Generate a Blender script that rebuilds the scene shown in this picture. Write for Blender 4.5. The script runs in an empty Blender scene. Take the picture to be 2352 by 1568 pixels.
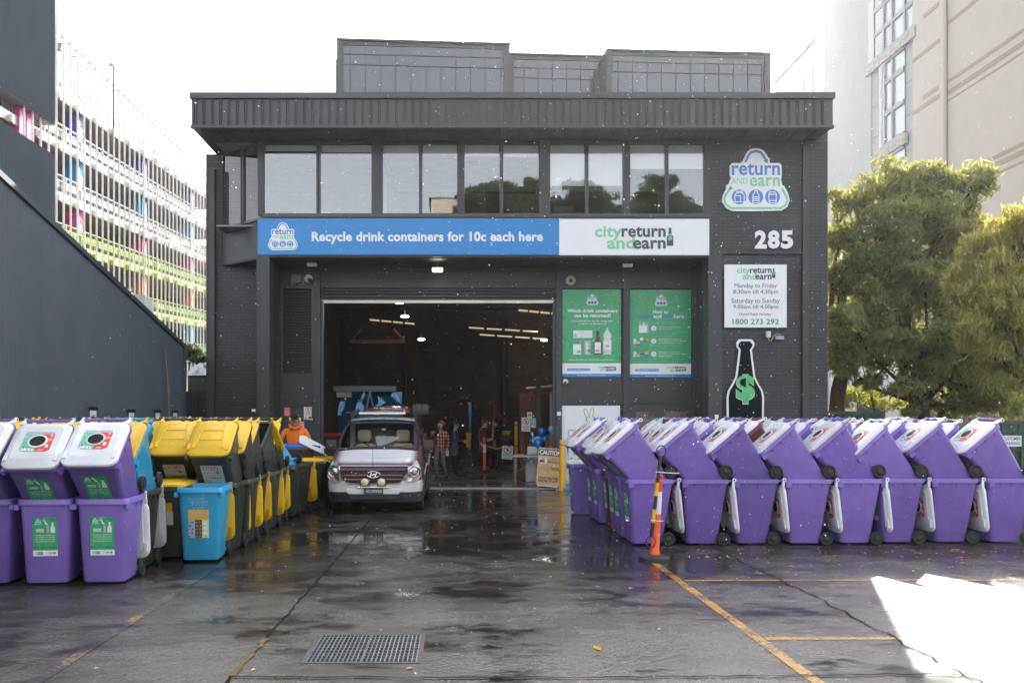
import bpy, math, random
import numpy as np
from mathutils import Vector, Matrix
R = math.radians
scene = bpy.context.scene
COL = scene.collection
F = 1900.0; CX = 1055.0; CY = 957.0; EYE = 1.93          # calibration of the photograph (2352 px wide)
# ---------------------------------------------------------------- camera
cam_d = bpy.data.cameras.new('camera'); cam = bpy.data.objects.new('camera', cam_d); COL.objects.link(cam)
cam.location = (0, 0, EYE); cam.rotation_euler = (R(90), 0, 0)
cam_d.sensor_width = 36; cam_d.lens = 36 * F / 2352
cam_d.shift_x = (1176 - CX) / 2352; cam_d.shift_y = (CY - 784) / 2352
cam_d.clip_start = .05; cam_d.clip_end = 2000
scene.camera = cam
# ---------------------------------------------------------------- light
SUN_AZ, SUN_EL = 21.6, 29.3
world = bpy.data.worlds.new('World'); scene.world = world; world.use_nodes = True
nt = world.node_tree; bg = nt.nodes['Background']
sky = nt.nodes.new('ShaderNodeTexSky'); sky.sky_type = 'NISHITA'; sky.sun_disc = False
sky.sun_elevation = R(SUN_EL); sky.sun_rotation = R(SUN_AZ)
sky.air_density = 1.0; sky.dust_density = 3.0; sky.ozone_density = 1.0
hs = nt.nodes.new('ShaderNodeHueSaturation'); hs.inputs['Saturation'].default_value = .30
nt.links.new(sky.outputs[0], hs.inputs['Color']); nt.links.new(hs.outputs[0], bg.inputs[0])
bg.inputs[1].default_value = .15
sd = bpy.data.lights.new('sun', 'SUN'); sd.energy = 3.0; sd.angle = R(.55); sd.color = (1, .93, .82)
sun = bpy.data.objects.new('sun', sd); COL.objects.link(sun); sun.location = (20, 50, 60)
sv = Vector((math.sin(R(SUN_AZ)) * math.cos(R(SUN_EL)), math.cos(R(SUN_AZ)) * math.cos(R(SUN_EL)), math.sin(R(SUN_EL))))
sun.rotation_euler = (-sv).to_track_quat('-Z', 'Y').to_euler()
scene.view_settings.view_transform = 'Standard'; scene.view_settings.look = 'None'
scene.view_settings.exposure = 2.08; scene.view_settings.gamma = 1
scene.cycles.max_bounces = 7; scene.cycles.diffuse_bounces = 3; scene.cycles.glossy_bounces = 4
scene.cycles.transparent_max_bounces = 12; scene.cycles.transmission_bounces = 4
scene.cycles.sample_clamp_indirect = 4.0; scene.cycles.use_denoising = True
scene.cycles.caustics_reflective = False; scene.cycles.caustics_refractive = False

# ---------------------------------------------------------------- helpers
def at(u, v, Y): return ((u - CX) * Y / F, Y, EYE - (v - CY) * Y / F)
def gx(u, Y): return (u - CX) * Y / F
def gz(v, Y): return EYE - (v - CY) * Y / F
def tag(o, label=None, cat=None, group=None, kind=None):
    for k, x in (('label', label), ('category', cat), ('group', group), ('kind', kind)):
        if x: o[k] = x
    return o
def thing(name, label, cat, loc=(0, 0, 0), rz=0, group=None):
    o = bpy.data.objects.new(name, None); o.empty_display_size = .2; COL.objects.link(o)
    o.location = loc; o.rotation_euler = (0, 0, rz)
    return tag(o, label, cat, group)
def mesh_obj(name, me, parent=None):
    o = bpy.data.objects.new(name, me); COL.objects.link(o)
    if parent is not None: o.parent = parent
    return o
def dup(o, parent=None):
    c = o.copy(); COL.objects.link(c)
    if parent is not None: c.parent = parent
    for ch in [x for x in o.children]:
        dup(ch, c)
    return c

class MB:
    def __init__(s): s.v = []; s.f = []; s.m = []; s.s = []; s.mats = []
    def mi(s, m):
        if m not in s.mats: s.mats.append(m)
        return s.mats.index(m)
    def add(s, vs, fs, mat, smooth=False, M=None):
        b = len(s.v); k = s.mi(mat)
        s.v += [tuple(M @ Vector(p)) for p in vs] if M is not None else [tuple(p) for p in vs]
        for f in fs: s.f.append(tuple(b + i for i in f)); s.m.append(k); s.s.append(smooth)
        return s
    def box(s, x0, x1, y0, y1, z0, z1, mat, M=None):
        vs = [(x0, y0, z0), (x1, y0, z0), (x1, y1, z0), (x0, y1, z0), (x0, y0, z1), (x1, y0, z1), (x1, y1, z1), (x0, y1, z1)]
        return s.add(vs, [(0, 3, 2, 1), (4, 5, 6, 7), (0, 1, 5, 4), (1, 2, 6, 5), (2, 3, 7, 6), (3, 0, 4, 7)], mat, False, M)
    def beam(s, p, q, w, h, mat, up=(0, 0, 1)):
        p, q = Vector(p), Vector(q); d = (q - p); L = d.length; d.normalize(); u = Vector(up)
        x = d.cross(u)
        if x.length < 1e-4: x = d.cross(Vector((0, 1, 0)))
        x.normalize(); z = x.cross(d)
        M = Matrix(((x.x, d.x, z.x, p.x), (x.y, d.y, z.y, p.y), (x.z, d.z, z.z, p.z), (0, 0, 0, 1)))
        return s.box(-w / 2, w / 2, 0, L, -h / 2, h / 2, mat, M)
    def loft(s, rings, mat, cap0=True, cap1=True, smooth=True, close=True, M=None):
        n = len(rings[0]); vs = [p for r in rings for p in r]; fs = []
        for i in range(len(rings) - 1):
            for j in range(n if close else n - 1):
                a, b = i * n + j, i * n + (j + 1) % n
                fs.append((a, b, b + n, a + n))
        if cap0: fs.append(tuple(range(n - 1, -1, -1)))
        if cap1: fs.append(tuple((len(rings) - 1) * n + j for j in range(n)))
        return s.add(vs, fs, mat, smooth, M)
    def path(s, pts, radii, mat, n=8, caps=True, M=None):
        pts = [Vector(p) for p in pts]
        if not isinstance(radii, (list, tuple)): radii = [radii] * len(pts)
        rings = []; prev = None
        for i, p in enumerate(pts):
            d = (pts[min(i + 1, len(pts) - 1)] - pts[max(i - 1, 0)]).normalized()
            if prev is None:
                a = Vector((0, 0, 1)) if abs(d.z) < .9 else Vector((1, 0, 0)); x = d.cross(a).normalized()
            else:
                x = (prev - d * prev.dot(d)).normalized()
            prev = x; y = d.cross(x)
            rings.append([p + (x * math.cos(t) + y * math.sin(t)) * radii[i] for t in [2 * math.pi * k / n for k in range(n)]])
        return s.loft(rings, mat, caps, caps, True, True, M)
    def tube(s, p, q, r0, mat, r1=None, n=10, M=None): return s.path([p, q], [r0, r0 if r1 is None else r1], mat, n, True, M)
    def lathe(s, prof, mat, c=(0, 0, 0), axis='z', n=16, M=None):
        rings = []
        for r, h in prof:
            ring = []
            for k in range(n):
                t = 2 * math.pi * k / n; a, b = r * math.cos(t), r * math.sin(t)
                ring.append({'z': (c[0] + a, c[1] + b, c[2] + h), 'x': (c[0] + h, c[1] + a, c[2] + b), 'y': (c[0] + b, c[1] + h, c[2] + a)}[axis])
            rings.append(ring)
        return s.loft(rings, mat, True, True, True, True, M)
    def ball(s, c, r, mat, n=12, m=8, M=None):
        r = r if isinstance(r, (tuple, list)) else (r, r, r)
        rings = [[(c[0] + r[0] * math.sin(math.pi * (i + .02) / (m + .04)) * math.cos(2 * math.pi * k / n), c[1] + r[1] * math.sin(math.pi * (i + .02) / (m + .04)) * math.sin(2 * math.pi * k / n), c[2] - r[2] * math.cos(math.pi * (i + .02) / (m + .04))) for k in range(n)] for i in range(m + 1)]
        return s.loft(rings, mat, True, True, True, True, M)
    # flat artwork in the XZ plane, facing -Y, front at y
    def poly(s, pts, y, mat, th=.004, M=None):
        n = len(pts)
        ar = sum(pts[i][0] * pts[(i + 1) % n][1] - pts[(i + 1) % n][0] * pts[i][1] for i in range(n))
        if ar < 0: pts = pts[::-1]
        vs = [(p[0], y, p[1]) for p in pts] + [(p[0], y + th, p[1]) for p in pts]
        fs = [tuple(range(n)), tuple(range(2 * n - 1, n - 1, -1))] + [((i + 1) % n, i, n + i, n + (i + 1) % n) for i in range(n)]
        return s.add(vs, fs, mat, False, M)
    def rect(s, x0, x1, z0, z1, y, mat, th=.004, M=None): return s.poly([(x0, z0), (x1, z0), (x1, z1), (x0, z1)], y, mat, th, M)
    def disc(s, x, z, r, y, mat, th=.004, n=20, M=None):
        rx, rz = r if isinstance(r, tuple) else (r, r)
        return s.poly([(x + rx * math.cos(2 * math.pi * k / n), z + rz * math.sin(2 * math.pi * k / n)) for k in range(n)], y, mat, th, M)
    def stroke(s, pts, w, y, mat, closed=False, th=.003, M=None):
        P = [Vector((p[0], p[1])) for p in pts]; n = len(P); L = []; Rr = []
        for i in range(n):
            a = P[(i - 1) % n] if (i or closed) else P[i]; b = P[(i + 1) % n] if (i < n - 1 or closed) else P[i]
            d0 = (P[i] - a); d1 = (b - P[i])
            d0 = d0.normalized() if d0.length > 1e-9 else d1.normalized(); d1 = d1.normalized() if d1.length > 1e-9 else d0
            t = (d0 + d1); t = t.normalized() if t.length > 1e-6 else d0
            k = 1 / max(.5, t.dot(d0)); nn = Vector((-t.y, t.x)) * (w / 2 * k)
            L.append(P[i] + nn); Rr.append(P[i] - nn)
        m = n if closed else n - 1
        for i in range(m):
            j = (i + 1) % n
            s.add([(Rr[i].x, y, Rr[i].y), (Rr[j].x, y, Rr[j].y), (L[j].x, y, L[j].y), (L[i].x, y, L[i].y)], [(0, 1, 2, 3)], mat, False, M)
        return s
    def text(s, body, x0, x1, z0, z1, y, mat, bold=0.0, keep=False, align='C', shear=0.0, M=None):
        """lettering fitted to a box; keep=True keeps the letters' own proportions (height fitted)"""
        v, f = glyphs(body, bold, shear)
        if not len(v): return s
        a, b = v.min(0), v.max(0); w, h = b - a
        sz = (z1 - z0) / h; sx = (x1 - x0) / w
        if keep:
            sx = min(sx, sz); wd = w * sx
            x0 = {'C': (x0 + x1) / 2 - wd / 2, 'L': x0, 'R': x1 - wd}[align]
        vs = [(x0 + (p[0] - a[0]) * sx, y, z0 + (p[1] - a[1]) * sz) for p in v]
        return s.add(vs, f, mat, False, M)
    def build(s, name, parent=None, label=None, cat=None, group=None, kind=None, sharp=38, bevel=0):
        me = bpy.data.meshes.new(name); me.from_pydata(s.v, [], s.f)
        for m in s.mats: me.materials.append(m)
        me.polygons.foreach_set('material_index', s.m); me.polygons.foreach_set('use_smooth', s.s)
        me.update()
        if any(s.s) and sharp: me.set_sharp_from_angle(angle=R(sharp))
        o = mesh_obj(name, me, parent); tag(o, label, cat, group, kind)
        if bevel:
            b = o.modifiers.new('bevel', 'BEVEL'); b.width = bevel; b.segments = 2; b.limit_method = 'ANGLE'; b.angle_limit = R(40)
        return o

_G = {}
def glyphs(body, bold=0.0, shear=0.0):
    k = (body, bold, shear)
    if k not in _G:
        cu = bpy.data.curves.new('lettering', 'FONT'); cu.body = body; cu.offset = bold; cu.resolution_u = 3; cu.shear = shear
        if bold: cu.space_character = 1 + bold * 1.2
        ob = bpy.data.objects.new('lettering', cu); me = bpy.data.meshes.new_from_object(ob)
        v = np.array([(p.co.x, p.co.y) for p in me.vertices]).reshape(-1, 2)
        f = [tuple(p.vertices) if p.normal.z >= 0 else tuple(reversed(p.vertices)) for p in me.polygons]
        # faces must look towards -Y once laid in XZ: (x, y, z) winding counter-clockwise seen from -Y
        _G[k] = (v, f); bpy.data.objects.remove(ob); bpy.data.curves.remove(cu); bpy.data.meshes.remove(me)
    return _G[k]

def rring(x0, x1, y0, y1, r, z, n=4):
    out = []
    for cx, cy, a0 in ((x1 - r, y1 - r, 0), (x0 + r, y1 - r, 90), (x0 + r, y0 + r, 180), (x1 - r, y0 + r, 270)):
        for k in range(n + 1):
            t = R(a0 + 90 * k / n); out.append((cx + r * math.cos(t), cy + r * math.sin(t), z))
    return out

# ---------------------------------------------------------------- materials
_M = {}
class NT:
    def __init__(s, name):
        s.m = bpy.data.materials.new(name); s.m.use_nodes = True; s.t = s.m.node_tree; s.b = s.t.nodes['Principled BSDF']; s.out = s.t.nodes['Material Output']
    def n(s, typ, **kw):
        nd = s.t.nodes.new(typ)
        for k, v in kw.items():
            if k.startswith('i_'):
                key = k[2:]; nd.inputs[int(key) if key.isdigit() else key.replace('_', ' ')].default_value = v
            else: setattr(nd, k, v)
        return nd
    def l(s, a, b): s.t.links.new(a, b)
    def pos(s): return s.n('ShaderNodeNewGeometry').outputs['Position']
    def scale(s, vec, sc):
        m = s.n('ShaderNodeVectorMath', operation='MULTIPLY'); s.l(vec, m.inputs[0]); m.inputs[1].default_value = sc; return m.outputs[0]
    def noise(s, vec, sc, det=3, rough=.5):
        nd = s.n('ShaderNodeTexNoise'); nd.inputs['Scale'].default_value = sc; nd.inputs['Detail'].default_value = det; nd.inputs['Roughness'].default_value = rough; s.l(vec, nd.inputs['Vector']); return nd.outputs[0]
    def ramp(s, fac, *stops):
        r = s.n('ShaderNodeValToRGB'); e = r.color_ramp.elements
        while len(e) < len(stops): e.new(.5)
        for i, (p, c) in enumerate(stops):
            e[i].position = p; e[i].color = (c, c, c, 1) if not isinstance(c, (tuple, list)) else (*c, 1)
        s.l(fac, r.inputs[0]); return r.outputs[0]
    def mix(s, fac, a, b, typ='MIX'):
        m = s.n('ShaderNodeMix', data_type='RGBA', blend_type=typ)
        for sock, x in ((m.inputs[0], fac), (m.inputs[6], a), (m.inputs[7], b)):
            if hasattr(x, 'links') or hasattr(x, 'is_linked'): s.l(x, sock)
            else: sock.default_value = (*x, 1) if isinstance(x, (tuple, list)) and len(x) == 3 else x
        return m.outputs[2]
    def math(s, op, a, b=0):
        m = s.n('ShaderNodeMath', operation=op)
        for sock, x in ((m.inputs[0], a), (m.inputs[1], b)):
            if hasattr(x, 'is_linked'): s.l(x, sock)
            else: sock.default_value = x
        return m.outputs[0]
    def bump(s, h, strength=.3, dist=.01):
        b = s.n('ShaderNodeBump'); b.inputs['Strength'].default_value = strength; b.inputs['Distance'].default_value = dist; s.l(h, b.inputs['Height']); return b.outputs[0]

def mat(name, col, rough=.5, metal=0, var=.12, vs=3.0, bump=0, bs=80, coat=0, spec=.5, emit=0, dirt=0):
    if name in _M: return _M[name]
    g = NT(name); p = g.pos()
    nz = g.noise(p, vs, 4, .6)
    f = g.ramp(nz, (.3, 1 - var), (.7, 1 + var))
    c = g.mix(1.0, col, f, 'MULTIPLY')
    if dirt:
        d = g.ramp(g.noise(g.scale(p, (1, 1, .25)), vs * 4, 5, .65), (.52, 0), (.75, dirt))
        c = g.mix(d, c, (.10, .085, .07))
    g.l(c, g.b.inputs['Base Color'])
    rr_ = g.ramp(g.noise(p, vs * 2.7, 3), (.3, max(.02, rough - .08)), (.7, min(1, rough + .08)))
    g.l(rr_, g.b.inputs['Roughness'])
    g.b.inputs['Metallic'].default_value = metal; g.b.inputs['Specular IOR Level'].default_value = spec; g.b.inputs['Coat Weight'].default_value = coat
    g.b.inputs['Coat Roughness'].default_value = .06
    if emit:
        g.b.inputs['Emission Color'].default_value = (*col, 1); g.b.inputs['Emission Strength'].default_value = emit
    if bump: g.l(g.bump(g.noise(p, bs, 3), bump, .004), g.b.inputs['Normal'])
    _M[name] = g.m; return g.m

def brick_mat(name, c1, c2, mortar, bw=.24, bh=.086, rough=.6, bump=.6):
    g = NT(name); p = g.pos(); sp = g.n('ShaderNodeSeparateXYZ'); g.l(p, sp.inputs[0])
    cb = g.n('ShaderNodeCombineXYZ'); g.l(g.math('ADD', sp.outputs[0], sp.outputs[1]), cb.inputs[0]); g.l(sp.outputs[2], cb.inputs[1])
    b = g.n('ShaderNodeTexBrick'); g.l(cb.outputs[0], b.inputs['Vector'])
    b.inputs['Color1'].default_value = (*c1, 1); b.inputs['Color2'].default_value = (*c2, 1); b.inputs['Mortar'].default_value = (*mortar, 1)
    b.inputs['Scale'].default_value = 1; b.inputs['Brick Width'].default_value = bw; b.inputs['Row Height'].default_value = bh; b.inputs['Mortar Size'].default_value = .007; b.inputs['Mortar Smooth'].default_value = .25
    c = g.mix(1.0, b.outputs[0], g.ramp(g.noise(p, 1.3, 5, .6), (.3, .8), (.7, 1.2)), 'MULTIPLY')
    g.l(c, g.b.inputs['Base Color']); g.b.inputs['Roughness'].default_value = rough
    h = g.math('ADD', g.math('MULTIPLY', b.outputs['Fac'], -1.0), g.math('MULTIPLY', g.noise(p, 60, 3), .25))
    g.l(g.bump(h, bump, .012), g.b.inputs['Normal']); return g.m

def glass_mat(name, refl=.18, tint=(.8, .85, .87), rough=.01, rtint=(1, 1, 1)):
    g = NT(name); g.t.nodes.remove(g.b)
    tr = g.n('ShaderNodeBsdfTransparent'); tr.inputs[0].default_value = (*tint, 1)
    gl = g.n('ShaderNodeBsdfGlossy'); gl.inputs['Roughness'].default_value = rough; gl.inputs[0].default_value = (*rtint, 1)
    lw = g.n('ShaderNodeLayerWeight'); lw.inputs[0].default_value = .35
    fac = g.math('ADD', g.math('MULTIPLY', lw.outputs['Fresnel'], .6), refl)
    w = g.noise(g.pos(), 1.1, 2); bm = g.bump(w, .05, .02); g.l(bm, gl.inputs['Normal'])
    mx = g.n('ShaderNodeMixShader'); g.l(fac, mx.inputs[0]); g.l(tr.outputs[0], mx.inputs[1]); g.l(gl.outputs[0], mx.inputs[2]); g.l(mx.outputs[0], g.out.inputs[0]); return g.m

def leaf_mat(name, c1, c2, trans=.45, tcol=(.35, .42, .05)):
    g = NT(name); ge = g.n('ShaderNodeNewGeometry')
    c = g.mix(g.math('ADD', g.math('MULTIPLY', ge.outputs['Random Per Island'], .7), g.math('MULTIPLY', g.noise(ge.outputs['Position'], .9, 2), .3)), c1, c2)
    g.l(c, g.b.inputs['Base Color']); g.b.inputs['Roughness'].default_value = .38; g.b.inputs['Specular IOR Level'].default_value = .5
    tl = g.n('ShaderNodeBsdfTranslucent'); g.l(g.mix(.55, c, tcol), tl.inputs[0])
    mx = g.n('ShaderNodeMixShader'); mx.inputs[0].default_value = trans
    g.l(g.b.outputs[0], mx.inputs[1]); g.l(tl.outputs[0], mx.inputs[2]); g.l(mx.outputs[0], g.out.inputs[0]); return g.m

CHAR = mat('charcoal paint', (.043, .044, .051), .5, var=.10, vs=.8)
CHARL = mat('charcoal metal cladding', (.053, .055, .064), .42, var=.10, vs=.7)
WHITE = mat('white sign panel', (.78, .79, .81), .35, var=.03)
INK = mat('black lettering', (.018, .018, .02), .5, var=.05)
BLACKP = mat('black plastic', (.015, .015, .017), .45, var=.1)
RUBBER = mat('black rubber', (.016, .016, .017), .7, var=.2, vs=12)
STEEL = mat('galvanised steel', (.42, .43, .45), .38, metal=.85, var=.15, vs=9)
CONC = mat('pale concrete', (.42, .39, .35), .85, var=.15, vs=1.5, bump=.2, bs=30)
SBLUE = mat('sign blue', (.008, .215, .56), .35, var=.05)
SGREEN = mat('poster green', (.04, .36, .15), .3, var=.06)
LGREEN = mat('letter pale green', (.22, .60, .32), .45, var=.04)
SLATE = mat('letter slate', (.045, .065, .085), .45, var=.04)
LBLUE = mat('logo blue', (.06, .22, .58), .4, var=.04)
ORANGE = mat('safety orange plastic', (.85, .11, .012), .4, var=.1)
YELLOW = mat('yellow plastic', (.80, .44, .012), .38, var=.08, dirt=.25)
YPAINT = mat('yellow paint', (.75, .42, .02), .4, var=.1, dirt=.35)
RED = mat('red paint', (.45, .03, .02), .45, var=.1)
WOOD = mat('timber', (.30, .15, .06), .7, var=.25, vs=6)
# ---------------------------------------------------------------- wet asphalt yard
def asphalt(name, paint=None, wear=.5):
    g = NT(name); p = g.pos()
    big = g.noise(g.scale(p, (.34, .52, 1)), 1.0, 6, .64)               # standing water lies in flat pools across the fall of the yard
    mid = g.noise(g.scale(p, (1.1, 1.5, 1)), 1.5, 7, .70)
    fine = g.noise(p, 36, 5, .80); grit = g.n('ShaderNodeTexVoronoi'); grit.inputs['Scale'].default_value = 46; g.l(p, grit.inputs['Vector'])
    wetn = g.math('ADD', g.math('MULTIPLY', big, .55), g.math('MULTIPLY', mid, .45))
    sy = g.n('ShaderNodeSeparateXYZ'); g.l(p, sy.inputs[0]); wetn = g.math('ADD', wetn, g.ramp(g.math('MULTIPLY', sy.outputs[1], .05), (.40, 0), (.62, .075)))   # the yard falls towards the door and stays wetter there
    wet = g.ramp(wetn, (.38, 0), (.49, .25), (.535, .60), (.57, .92), (.61, 1))
    sx = g.n('ShaderNodeSeparateXYZ'); g.l(p, sx.inputs[0]); drain = g.ramp(g.math('MULTIPLY', g.math('SUBTRACT', sx.outputs[0], 2.4), .4), (0, 1), (1, .45)); wet = g.math('MULTIPLY', wet, drain)   # the bays on the right drain better
    dryc = g.mix(g.ramp(fine, (.35, 0), (.66, 1)), (.033, .029, .024), (.20, .181, .158))
    dryc = g.mix(g.ramp(g.noise(g.scale(p, (.7, 1.2, 1)), .9, 5, .65), (.42, 0), (.62, .85)), dryc, (.040, .029, .020))
    c = g.mix(wet, dryc, (.027, .022, .018))
    if paint:
        n1 = g.noise(p, 26, 5, .7); n2 = g.noise(p, 2.2, 3)
        k = g.ramp(g.math('ADD', g.math('MULTIPLY', n1, .6), g.math('MULTIPLY', n2, .4)), (wear - .035, 0), (wear + .035, 1))
        c = g.mix(k, c, paint)
    g.l(c, g.b.inputs['Base Color'])
    rg = g.math('ADD', g.ramp(wet, (0, .27), (.3, .19), (.62, .11), (1, .03)), g.math('MULTIPLY', g.math('SUBTRACT', 1.0, wet), g.math('MULTIPLY', fine, .10)))
    g.l(rg, g.b.inputs['Roughness']); g.b.inputs['Specular IOR Level'].default_value = .78
    h = g.math('ADD', g.math('MULTIPLY', grit.outputs['Distance'], .9), fine)
    h = g.math('MULTIPLY', h, g.ramp(wet, (0, 1), (.35, .8), (.65, .40), (1, .02)))
    g.l(g.bump(h, .50, .012), g.b.inputs['Normal']); return g.m
ASPH = asphalt('wet asphalt'); LINEP = asphalt('worn yellow road paint', (.52, .27, .03), .47); LINEF = asphalt('faded yellow road paint', (.34, .20, .05), .56)
GX0, GX1, GY0, GY1 = -1.25, -.30, 6.48, 7.36                              # the drain opening
m = MB(); B = 238
o4 = [(-B, -B, 0), (B, -B, 0), (B, B, 0), (-B, B, 0)]; i4 = [(GX0, GY0, 0), (GX1, GY0, 0), (GX1, GY1, 0), (GX0, GY1, 0)]
m.add(o4 + i4, [(0, 1, 5, 4), (1, 2, 6, 5), (2, 3, 7, 6), (3, 0, 4, 7)], ASPH)
m.build('asphalt_yard', kind='structure')

def strip(name, pts, w, z, material, jag=0, seed=1, step=.12):
    rnd = random.Random(seed); out = MB(); P = []
    for (a, b) in zip(pts[:-1], pts[1:]):
        L = math.dist(a, b); n = max(1, int(L / step)) if jag else 1
        P += [(a[0] + (b[0] - a[0]) * k / n, a[1] + (b[1] - a[1]) * k / n) for k in range(n)]
    P.append(pts[-1]); vs = []
    for i, q in enumerate(P):
        d = Vector(P[min(i + 1, len(P) - 1)]) - Vector(P[max(i - 1, 0)]); d.normalize(); nn = Vector((-d.y, d.x))
        off = rnd.uniform(-jag, jag); ww = w / 2 * (1 + (rnd.uniform(-.5, .7) if jag else 0))
        vs += [(q[0] + nn.x * (off + ww), q[1] + nn.y * (off + ww), z), (q[0] + nn.x * (off - ww), q[1] + nn.y * (off - ww), z)]
    fs = [(2 * i + 1, 2 * i + 3, 2 * i + 2, 2 * i) for i in range(len(P) - 1)]
    out.add(vs, fs, material); return out.build(name, kind='structure')
strip('yellow_parking_line', [(2.62, 3.5), (2.58, 10.9)], .10, .004, LINEP)
strip('yellow_parking_line', [(2.58, 10.92), (2.57, 19.5)], .09, .004, LINEF)
for y, x1 in ((9.76, 8.0), (7.20, 8.5), (12.22, 8.5)):
    strip('yellow_parking_line', [(2.66, y), (x1, y + .04)], .085, .004, LINEF if y > 12 else LINEP)
strip('yellow_parking_line', [(-3.06, 4.2), (-3.13, 10.6)], .10, .004, LINEF)
CRACK = mat('crack dirt', (.022, .019, .016), .95, var=.3, spec=.1)
CRACKL = mat('crack leaf litter', (.16, .10, .035), .9, var=.5, vs=14)
strip('pavement_joint', [(-1.70, 4.0), (-1.67, 10.0), (-1.69, 22)], .020, .005, CRACK, .016, 3)
strip('pavement_joint', [(-1.69, 6.15), (-1.68, 7.2)], .035, .009, CRACKL, .010, 5, .06)
strip('pavement_joint', [(3.75, 4.0), (3.80, 8.2), (3.76, 12.4)], .016, .008, CRACK, .035, 7)
strip('pavement_joint', [(-1.7, 6.12), (1.0, 6.10), (3.2, 6.18), (9, 6.25)], .02, .012, CRACK, .012, 11)
# ---------------------------------------------------------------- drain grate
GRT = mat('wet drain steel', (.33, .35, .37), .34, metal=.75, var=.25, vs=10, dirt=.25)
GRF = mat('rusty drain frame', (.10, .085, .075), .55, metal=.3, var=.3, vs=10, dirt=.5)
PIT = mat('drain pit', (.02, .018, .016), .9)
gr = thing('drain_grate', 'galvanised square mesh drain grate in two halves set in the wet asphalt', 'drain grate', ((GX0 + GX1) / 2, (GY0 + GY1) / 2, 0))
hx, hy = (GX1 - GX0) / 2, (GY1 - GY0) / 2
f = MB(); t = .035
f.box(-hx, hx, -hy, -hy + t, -.06, .006, GRF); f.box(-hx, hx, hy - t, hy, -.06, .006, GRF)
f.box(-hx, -hx + t, -hy + t, hy - t, -.06, .005, GRF); f.box(hx - t, hx, -hy + t, hy - t, -.06, .005, GRF); f.build('frame', gr)
for k in (0, 1):
    b = MB(); x0 = -hx + t + .006 + k * (hx - t); x1 = x0 + hx - t - .012; y0, y1 = -hy + t + .005, hy - t - .005
    for i in range(13):
        x = x0 + (x1 - x0) * i / 12; b.box(x - .0045, x + .0045, y0, y1, -.03, .004, GRT)
    for j in range(11):
        y = y0 + (y1 - y0) * j / 10; b.box(x0, x1, y - .0065, y + .0065, -.03, .003, GRT)
    b.build('grate_panel', gr)
pit = MB(); pit.box(-hx - .001, hx + .001, -hy - .001, hy + .001, -.7, -.65, PIT)
for a in ((-hx - .05, -hx - .002, -hy, hy), (hx + .002, hx + .05, -hy, hy), (-hx - .05, hx + .05, -hy - .05, -hy - .002), (-hx - .05, hx + .05, hy + .002, hy + .05)): pit.box(*a, -.7, -.005, PIT)
pit.build('pit', gr)
# fallen leaves and paper scraps (past counting)
rnd = random.Random(5); LEAF = mat('fallen leaf', (.50, .26, .03), .6, var=.5, vs=20); SCRAP = mat('paper scrap', (.7, .7, .68), .7)
m = MB()
def leaflet(x, y, s, material, z=.006):
    a = rnd.uniform(0, 6.28); c, q = math.cos(a) * s, math.sin(a) * s
    m.add([(x - c, y - q, z), (x + q * .4, y - c * .4, z + rnd.uniform(.002, .014)), (x + c, y + q, z), (x - q * .4, y + c * .4, z + rnd.uniform(.002, .012))], [(0, 1, 2), (0, 2, 3)], material)
for k in range(150): leaflet(rnd.uniform(3.2, 8.5), 12.1 - abs(rnd.gauss(0, 1.0)), rnd.uniform(.018, .045), LEAF)
for k in range(40): leaflet(rnd.uniform(-4, 8), rnd.uniform(5, 13), rnd.uniform(.015, .04), LEAF)
for k in range(45): leaflet(rnd.uniform(-3.1, 2.5), rnd.uniform(6.2, 16), rnd.uniform(.008, .03), SCRAP)
leaflet(1.15, 6.9, .09, LEAF)
m.build('fallen_leaves', kind='stuff')
# ---------------------------------------------------------------- the warehouse
FY, WY, RY = 21.2, 22.5, 20.3            # upper front, recessed ground floor wall, roof fascia
BRK = brick_mat('painted charcoal brick', (.041, .043, .050), (.052, .054, .062), (.017, .018, .021))
BRKI = brick_mat('bare brown brick', (.13, .088, .06), (.105, .07, .05), (.075, .06, .048), rough=.8)
GLS = glass_mat('office window glass', .07, (.93, .95, .95))
OFFW = mat('office paint', (.27, .28, .28), .8); OFFC = mat('office ceiling', (.34, .35, .36), .9); BLIND = mat('roller blind', (.90, .90, .88), .8, var=.03)
DARKI = mat('dark roof sheet', (.05, .05, .055), .7)
FLOORC = None; FLD = mat('downlight rim', (.12, .12, .12), .5)
wh = thing('warehouse', 'charcoal brick recycling depot with an open roller door and upper office windows', 'building', (0, FY, 0))
def wb(mb, name, parent=None):
    """parts are modelled in world space, then hung on the building"""
    o = mb.build(name, parent or wh); o.matrix_parent_inverse = Matrix.Translation((0, -FY, 0)); return o
XL, XR = -6.84, 9.45
# brick walls
b = MB()
b.box(XL, -5.17, 22.35, 22.7, 0, 9.02, BRK); b.box(XL, XL + .3, 22.7, 46, 0, 9.0, BRK)
wb(b, 'side_wall')
b = MB(); b.box(6.72, 8.78, FY + .05, FY + .4, 0, 6.1, BRK); b.box(6.40, 8.78, FY, FY + .4, 6.1, 9.02, BRK); b.box(8.78, XR, FY + .02, FY + .4, 0, 9.5, BRK)
b.box(XR - .3, XR, FY + .4, 46, 0, 9.4, BRK); b.box(6.42, 6.72, FY + .45, WY + .3, 0, 6.05, BRK)
wb(b, 'side_wall')
b = MB(); b.box(6.38, 6.72, FY - .02, FY + .45, 0, 6.1, CHAR); wb(b, 'column')
b = MB(); b.box(-5.19, -4.86, FY - .02, FY + .4, 0, 6.05, CHAR); b.box(-5.15, -4.88, FY + .4, WY + .2, 0, 6.05, BRK); wb(b, 'column')
b = MB(); b.box(8.78, 8.93, FY - .06, FY + .06, 0, 9.0, CHAR); wb(b, 'downpipe')
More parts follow.
